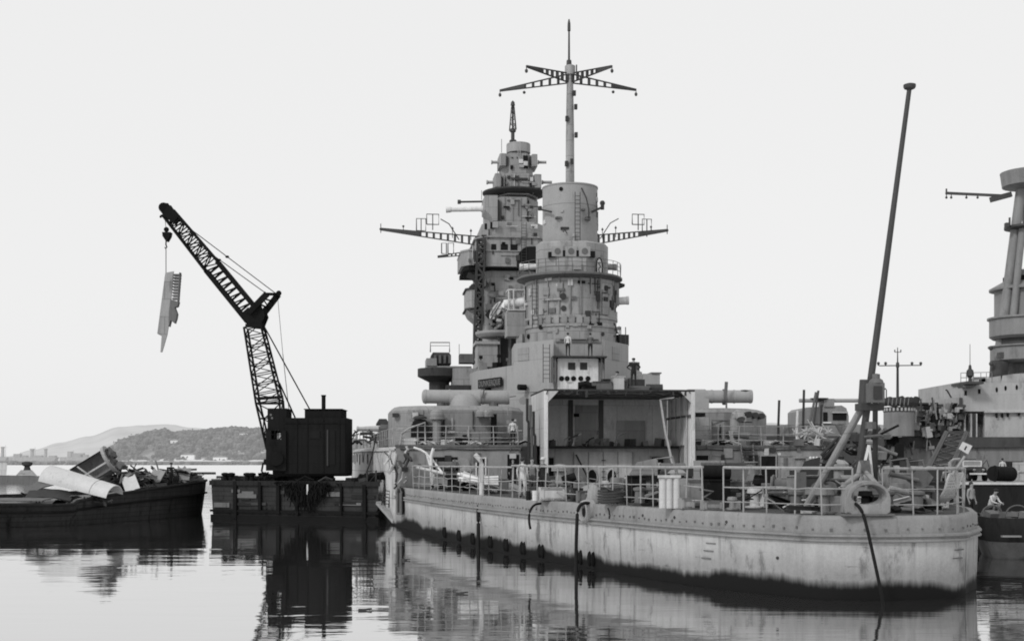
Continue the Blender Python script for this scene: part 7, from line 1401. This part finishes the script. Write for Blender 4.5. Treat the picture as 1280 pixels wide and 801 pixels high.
def oval(px, py, parent):
    p = W(px, py, HD - .03); b = MB(); b.slab([p + Vector((.14 * math.cos(x), 0, .3 * math.sin(x))) for x in [i * PI / 7 for i in range(14)]], (0, .1, 0)); b.build('porthole', 'flat_black', parent)
for px, py in ((1246, 487), (1257, 485), (1271, 484)): oval(px, py, up)
for px, py in ((1246, 519), (1253, 519), (1260, 518), (1274, 517)): p = oval(px, py, lo_)
for px, w_, m_ in ((1204, 2, 'light_grey'), (1212, 2.5, 'far_ship'), (1219, 1.5, 'light_grey'), (1222, 8, 'flat_black'), (1206, 5, 'flat_black'), (1214, 4, 'dark_steel')): hb(px, px + w_, 517, 546 if m_ != 'flat_black' else 530, 'bay_frame', m_, dep=.5, proud=.3 - 1.0 * (m_ == 'flat_black'))
pfm = hb(1200, 1222, 478, 481, 'bridge_wing_platform', 'far_dark', up, proud=2, dep=3); b = MB(); b.slab([W(1203, 481, HD - 1), W(1220, 481, HD - 1), W(1217, 484.5, HD - 1), W(1206, 484.5, HD - 1)], (0, 2, 0)); b.build('wing_bracket', 'far_mid', pfm)
b = MB()
for py in (466, 472): b.tube([W(1201, py, HD), W(1240, py - 1, HD)], .04, 5)
for px in (1201, 1208, 1217, 1226, 1233, 1240): b.tube([W(px, 478, HD), W(px, 466, HD)], .04, 5)
b.build('wing_rail', 'far_mid', up); b = MB(); b.lathe(W(1212.5, 478, HD), [(.2, 0), (.2, .6), (.45, .8), (.4, 1.4), (.2, 1.6), (.15, 2.0), (.04, 2.1), (.03, 4.5)], 10); b.build('wing_sight', 'far_dark', up)
hb(1224, 1232, 471, 477, 'top_gear', 'far_mid', up, dep=3); hb(1190, 1202, 497, 515, 'deck_container', 'far_ship', dep=6); hb(1199, 1202.5, 497, 514, 'container_shadow', 'far_dark', dep=4, proud=.2)
# tripod mast with its tops
b = MB(); b.cyl(W(1246, 476, 152), W(1276, 236, 152), .72, .55, 16); tm = b.build('tripod_leg', 'far_grey', hk)
b = MB(); b.cyl(W(1266, 400, 151), W(1278, 285, 151), .42, .4, 12); b.build('tripod_leg', 'far_grey', hk)
b = MB(); b.cyl(W(1300, 476, 160), W(1280, 236, 153), .6, .5, 12); b.build('tripod_leg', 'far_grey', hk)
b = MB(); b.lathe(W(1286, 237, 152), [(1.6, 0), (3.0, .35), (3.2, 1.8), (3.25, 2.0), (3.1, 2.05), (.5, 2.1)], 28); b.build('fighting_top', 'far_grey', hk)
b = MB(); b.lathe(W(1284, 286, 152), [(.9, -.4), (2.3, -.05), (2.6, 0), (2.6, .25), (.9, .3)], 24); b.build('mast_platform', 'far_dark', hk); b = MB(); b.cyl(W(1262, 284, 151), W(1262, 272, 151), .12, n=6); b.box(G(1256, 151).x, G(1260, 151).x, 150.6, 151.2, W(0, 284, 151).z, W(0, 279, 151).z); b.build('platform_gear', 'far_dark', hk)
b = MB(); b.beam(W(1182, 241.5, 152), W(1258, 245, 152), .22, .3); b.beam(W(1238, 250, 152), W(1264, 243, 152), .5, .6); ya = b.build('mast_yard', 'far_dark', hk)
for px in (1183, 1189, 1208, 1222): b = MB(); b.cyl(W(px, 242 + (px - 1182) * .04, 152), W(px, 247, 152), .06, n=5); b.ball(W(px, 247, 152), .16, 6); b.build('yard_lamp', 'far_dark', ya)
b = MB(); b.cyl(W(1183, 243, 152), W(1183, 236, 152), .1, n=6); b.build('yard_tip', 'far_dark', ya)
b = MB(); b.lathe(W(1281, 424, 152), [(3.6, 0), (4.0, .3), (4.0, 2.3), (4.25, 2.35), (4.25, 2.55), (.6, 2.6)], 28); b.build('bridge_tier', 'far_grey', hk)
b = MB(); b.lathe(W(1281, 453, 152), [(3.4, 0), (3.9, .2), (3.9, 1.75), (4.15, 1.8), (4.15, 1.95), (.6, 2.0)], 28); b.build('bridge_tier', 'far_grey', hk)
b = MB(); b.lathe(W(1281, 432.5, 152), [(3.1, 0), (3.1, .9)], 20); b.build('tier_gap', 'far_dark', hk); b = MB(); b.lathe(W(1279, 398, 154), [(3.3, -.2), (3.3, 3.2), (3.9, 3.3), (3.9, 3.55), (2.2, 4.5), (1.9, 5.6), (.4, 5.9)], 24); b.build('director_tier', 'far_grey', hk)
b = MB(); b.lathe(W(1279, 358, 153.8), [(2.3, -.3), (2.3, 1.1)], 20); b.build('tier_gap', 'flat_black', hk); b = MB(); b.cyl(W(1247, 478, 151), W(1250, 452, 151), 1.0, 1.1, 12); b.build('tier_prop', 'far_dark', hk); b = MB(); b.cyl(W(1270, 475, 155), W(1270, 450, 155), 1.4, n=14); b.build('tier_trunk', 'far_grey', hk)
for px, py in ((1238.5, 435), (1239, 454.5)): b = MB(); b.ball(W(px, py, 150), .28, 8); b.build('bridge_lamp', 'far_dark', hk)
hb(1250, 1255, 440, 448, 'tier_box', 'far_dark', d=147.7, dep=1)
# barbette with its torn collar, on the dark deck
bc_ = W(1123.5, 545, 148)
bb = thing('cut_barbette', 'round grey barbette with ragged torn collar standing on the hulk', 'barbette', bc_)
R0 = 18.5 * 148 / FPX
def bzz(py): return (545 - py) * 148 / FPX
b = MB(); b.lathe(bc_, [(R0, 0), (R0, bzz(515)), (R0 * .9, bzz(515))], 36); b.build('drum', 'far_grey', bb)
b = MB(); b.lathe(bc_, [(R0 * 1.02, bzz(514.9)), (R0 * 1.04, bzz(509)), (R0 * .9, bzz(508.8))], 36); b.build('collar', 'far_dark', bb)
for k in range(14): a_ = PI + PI * k / 13; p = bc_ + Vector((R0 * 1.05 * math.cos(a_), R0 * 1.05 * math.sin(a_), bzz(512))); b = MB(); b.obox(p, (.12, .2, .35), a_); b.build('collar_bolt', 'light_grey', bb)
b = MB(); n = 30; rows = []
for py, k in ((508.5, 1.12), (504, 1.3), (497, 1.38)):
    rows.append([bc_ + Vector((R0 * k * math.cos(PI * .95 + 1.1 * PI * i / n), R0 * k * math.sin(PI * .95 + 1.1 * PI * i / n), bzz(py) + (R9.uniform(-.12, .15) if py < 500 else R9.uniform(-.1, .1)))) for i in range(n + 1)])
b.sheet(rows); b.sheet([[p + Vector((0, .25, 0)) for p in r] for r in rows]); b.build('torn_skirt', 'far_dark', bb, 20)
for k in range(8): p = W(1100 + k * 5, 506, 144.6); b = MB(); b.cyl(p, p + Vector((.1, 0, .8)), .05, n=5); b.build('torn_rib', 'far_mid', bb)
# signal mast and a lamp post among the wrecks
sm = thing('signal_mast', 'thin signal mast with a lit yard rising over the wrecks', 'mast', W(1122, 500, 158)); b = MB(); b.lathe(W(1122, 500, 158), [(.18, 0), (.15, 4), (.22, 4.1), (.2, 4.6), (.09, 4.7), (.05, 6.5)], 8); b.build('pole', 'far_dark', sm)
b = MB(); b.beam(W(1099, 457, 158), W(1151, 456.5, 158), .12); yy = b.build('yard', 'far_dark', sm)
for px in (1098, 1107, 1140, 1151): b = MB(); b.cyl(W(px, 457, 158), W(px, 454, 158), .1, n=6); b.ball(W(px, 454, 158), .2, 6); b.build('yard_lamp', 'far_dark', yy)
b = MB(); b.beam(W(1118.5, 440, 158), W(1126, 440, 158), .08); b.cyl(W(1118.5, 440, 158), W(1118.5, 437, 158), .07, n=6); b.cyl(W(1126, 440, 158), W(1126, 437, 158), .07, n=6); b.build('top_yard', 'far_dark', sm)
lp_ = thing('lamp_post', 'hooked lamp post behind the torn barbette', 'lamp post', W(1108, 505, 150)); b = MB(); b.tube([W(1108, 505, 150), W(1108, 487, 150), W(1107, 485.5, 150), W(1105, 485.5, 150)], .07); b.build('post', 'far_dark', lp_); b = MB(); b.ball(W(1104.5, 486, 150), .2, 8, (1.3, 1, .6)); b.build('lamp_head', 'far_dark', lp_)
# wreckage between barbette and pale superstructure
for i in range(80):
    px = R9.uniform(1143, 1203); py = R9.uniform(517, 544) if i % 5 else R9.uniform(506, 518); p = W(px, py, 148.5 + R9.random() * 2); b = MB(); sz = R9.uniform(.25, 1.0)
    if i % 3: b.obox(p, (sz * .8, .8, sz * R9.uniform(.4, 1.8)), 0, 0, R9.uniform(-.2, .2)); b.obox(p + Vector((sz * .3, -.3, sz * .3)), (sz * .4, .4, sz * .3), R9.random())
    else: b.beam(p - Vector((0, 0, 1.1)), p + Vector((R9.uniform(-.6, .6), 0, 1.2)), .15)
    tag(b.build('wreck_piece', R9.choice(['far_dark', 'far_mid', 'far_ship', 'far_dark', 'flat_black']), None, 0), 'torn piece of deckwork heaped before the pale superstructure', 'wreckage', 'torn deckwork on the pale hulk')
hb(1143, 1173, 503, 507, 'deck_beam', 'far_dark', d=153, dep=2); hb(1143, 1200, 505, 545, 'deckwork_mass', 'far_dark', d=153, dep=5); hb(1150, 1182, 512, 520, 'deckwork_plate', 'far_grey', d=152.5, dep=.4)
pipe([W(1191, 500, 151), W(1184, 488, 151), W(1182, 487, 151)], .1, 'far_dark', 'small dark davit arm leaning over the deck container', 'davit_arm', 'davit')
# steep conveyor against the hulk
b = MB(); b.lattice(W(1166, 604, 120), W(1196, 540, 140), 2.2, 2.2, (1, 0, 0), (0, 1, .3), 8, .25, .5, .5, .16); b.slab([W(1160, 604, 120), W(1174, 604, 120), W(1206, 541, 140), W(1192, 541, 140)], (0, 0, -.3)); tag(b.build('loading_ramp', 'far_dark', None, 0), 'steep dark loading ramp leaning against the hulk', 'ramp')
for i, (px, py0, py1, w_, m_, lb) in enumerate(((1124, 555, 571, 8, 'flat_black', 'black upright winch post before the hulk side'), (1118, 568, 582, 5, 'flat_black', 'short black post beside the winch post'), (1140, 574, 582, 12, 'dark_steel', 'dark low trolley on the quay before the hulk'), (1108, 578, 586, 14, 'dark_steel', 'dark flat tray on the quay behind the stern lantern'))):
    d = 118; z0 = 2.612; a = G(px, d); b = MB(); h = W(0, py0, d).z - z0; b.obox((a.x, d, z0 + h / 2), (w_ * d / FPX, .8, h), .1); b.obox((a.x + .2, d - .5, z0 + .25), (w_ * d / FPX * 1.2, .5, .5), .2); tag(b.build('quay_gear', m_, None, 0), lb, 'quay gear')
for i in range(60):
    px = R9.uniform(1095, 1205); dd = R9.uniform(90, 125); p = q(px, dd, 2.612); p.z = 2.612; b = MB(); sz = R9.uniform(.3, 1.3)
    if i % 3 == 0: b.obox(p + Vector((0, 0, sz * .3)), (sz * 1.3, sz * .8, sz * .6), R9.random() * 3, R9.uniform(-.3, .3))
    elif i % 3 == 1: b.tube([p + Vector((0, 0, .1)), p + Vector((sz * .5, .2, sz * .8)), p + Vector((sz * 1.4, .2, sz * R9.uniform(.2, 1.3)))], R9.uniform(.05, .14))
    else: v = Vector((R9.uniform(-1, 1), .2, R9.uniform(.1, .8))) * sz; b.beam(p, p + v, .18, .03); b.beam(p + Vector((0, 0, .15)), p + v + Vector((0, 0, .15)), .18, .03); b.beam(p + Vector((0, 0, .075)), p + v + Vector((0, 0, .075)), .03, .13)
    tag(b.build('quay_scrap', R9.choice(['dark_steel', 'mid_steel', 'flat_black', 'ship_grey', 'light_grey', 'scrap_mid']), None, 0), 'piece of torn scrap dumped on the quay before the hulk', 'scrap', 'scrap dumped on the quay')
for i in range(50):
    px = R9.uniform(960, 1200); p = W(px, R9.uniform(538, 562), 149); b = MB(); sz = R9.uniform(.4, 1.4)
    if i % 2: b.beam(p, p + Vector((R9.uniform(-.5, .5), 0, -sz * 1.6)), .12)
    else: b.obox(p, (sz, .4, sz * .6), 0, 0, R9.uniform(-.3, .3))
    tag(b.build('side_wreckage', R9.choice(['far_dark', 'far_mid', 'far_grey', 'flat_black']), None, 0), 'torn strip hanging on the dark side of the pale hulk', 'wreckage', 'torn strips on the side of the hulk')
# ---- dismantled cruiser turret seen over the starboard side, on a lighter of its own
lt = thing('scrap_lighter', 'long dark lighter with a cut turret aboard beyond the starboard side', 'lighter', G(1030, 134))
b = MB(); b.box(G(940, 130).x, G(1105, 130).x, 130, 141, -.5, W(0, 545, 130).z); b.build('hull', 'far_dark', lt)
b = MB(); b.box(G(945, 131).x, G(1100, 131).x, 131, 140, W(0, 544.9, 131).z, W(0, 531, 131).z); b.build('deckhouse', 'far_mid', lt)
gt = thing('cut_gun_turret', 'grey cut-open gun turret with long level barrel on the lighter', 'gun turret', W(1031, 530.5, 131.5))
a, c = W(1003, 530.5, 131.2), W(1060, 507, 131.2)
b = MB(); b.slab([W(1003, 530, 131.2), W(1003, 513, 131.2), W(1008, 509, 131.2), W(1052, 506.5, 131.2), W(1058, 510, 131.2), W(1061, 520, 131.2), W(1061, 530, 131.2)], (0, 7, 0)); b.build('turret_shell', 'far_grey', gt)
for px0, px1, py0, py1 in ((1029, 1034.5, 515, 527), (1041, 1058, 516, 525)): hb(px0, px1, py0, py1, 'turret_opening', 'flat_black', gt, 131.15, .1, .02)
hb(1040, 1060, 514.5, 516, 'turret_lip', 'light_grey', gt, 131, .3, .05); hb(1029, 1039, 527, 529, 'turret_step', 'white_paint', gt, 131, .2, .05); hb(1030, 1043, 498, 508, 'barrel_saddle', 'far_grey', gt, 131, 2.5)
b = MB(); b.cyl(W(999, 500.5, 131.5), W(1092, 500.5, 131.5), .2, n=12); b.build('barrel', 'tube_grey', gt); b = MB(); b.lathe(W(1024, 499, 131.5), [(.1, -.25), (.9, 0), (.95, .12), (.2, .15)], 16); b.build('dish', 'far_dark', gt)
pipe([W(1017, 530, 130.8), W(1023, 488, 130.8)], .12, 'far_dark', 'dark leaning post crossing the cut gun turret', 'leaning_post', 'post')

# flotsam
for i, (px, py) in enumerate(((453, 763), (272, 664), (505, 700), (575, 742), (1232, 735))):
    dd = HC * FPX / (py - HY); p = G(px, dd, 0); b = MB(); b.obox(p + Vector((0, 0, .015)), (.22 + .1 * (i % 3), .12, .07), i, .1); b.beam(p + Vector((-.1, .05, .02)), p + Vector((.25, .1, .05)), .04); tag(b.build('flotsam', 'timber', None), ['dark wood scrap floating alone on the open bright water', 'dark wood scrap floating in the gap between barge and pontoon', 'dark wood scrap floating close to the battleship waterline', 'dark wood scrap floating in the reflection of the battleship', 'dark wood scrap floating under the work boat'][i], 'driftwood')
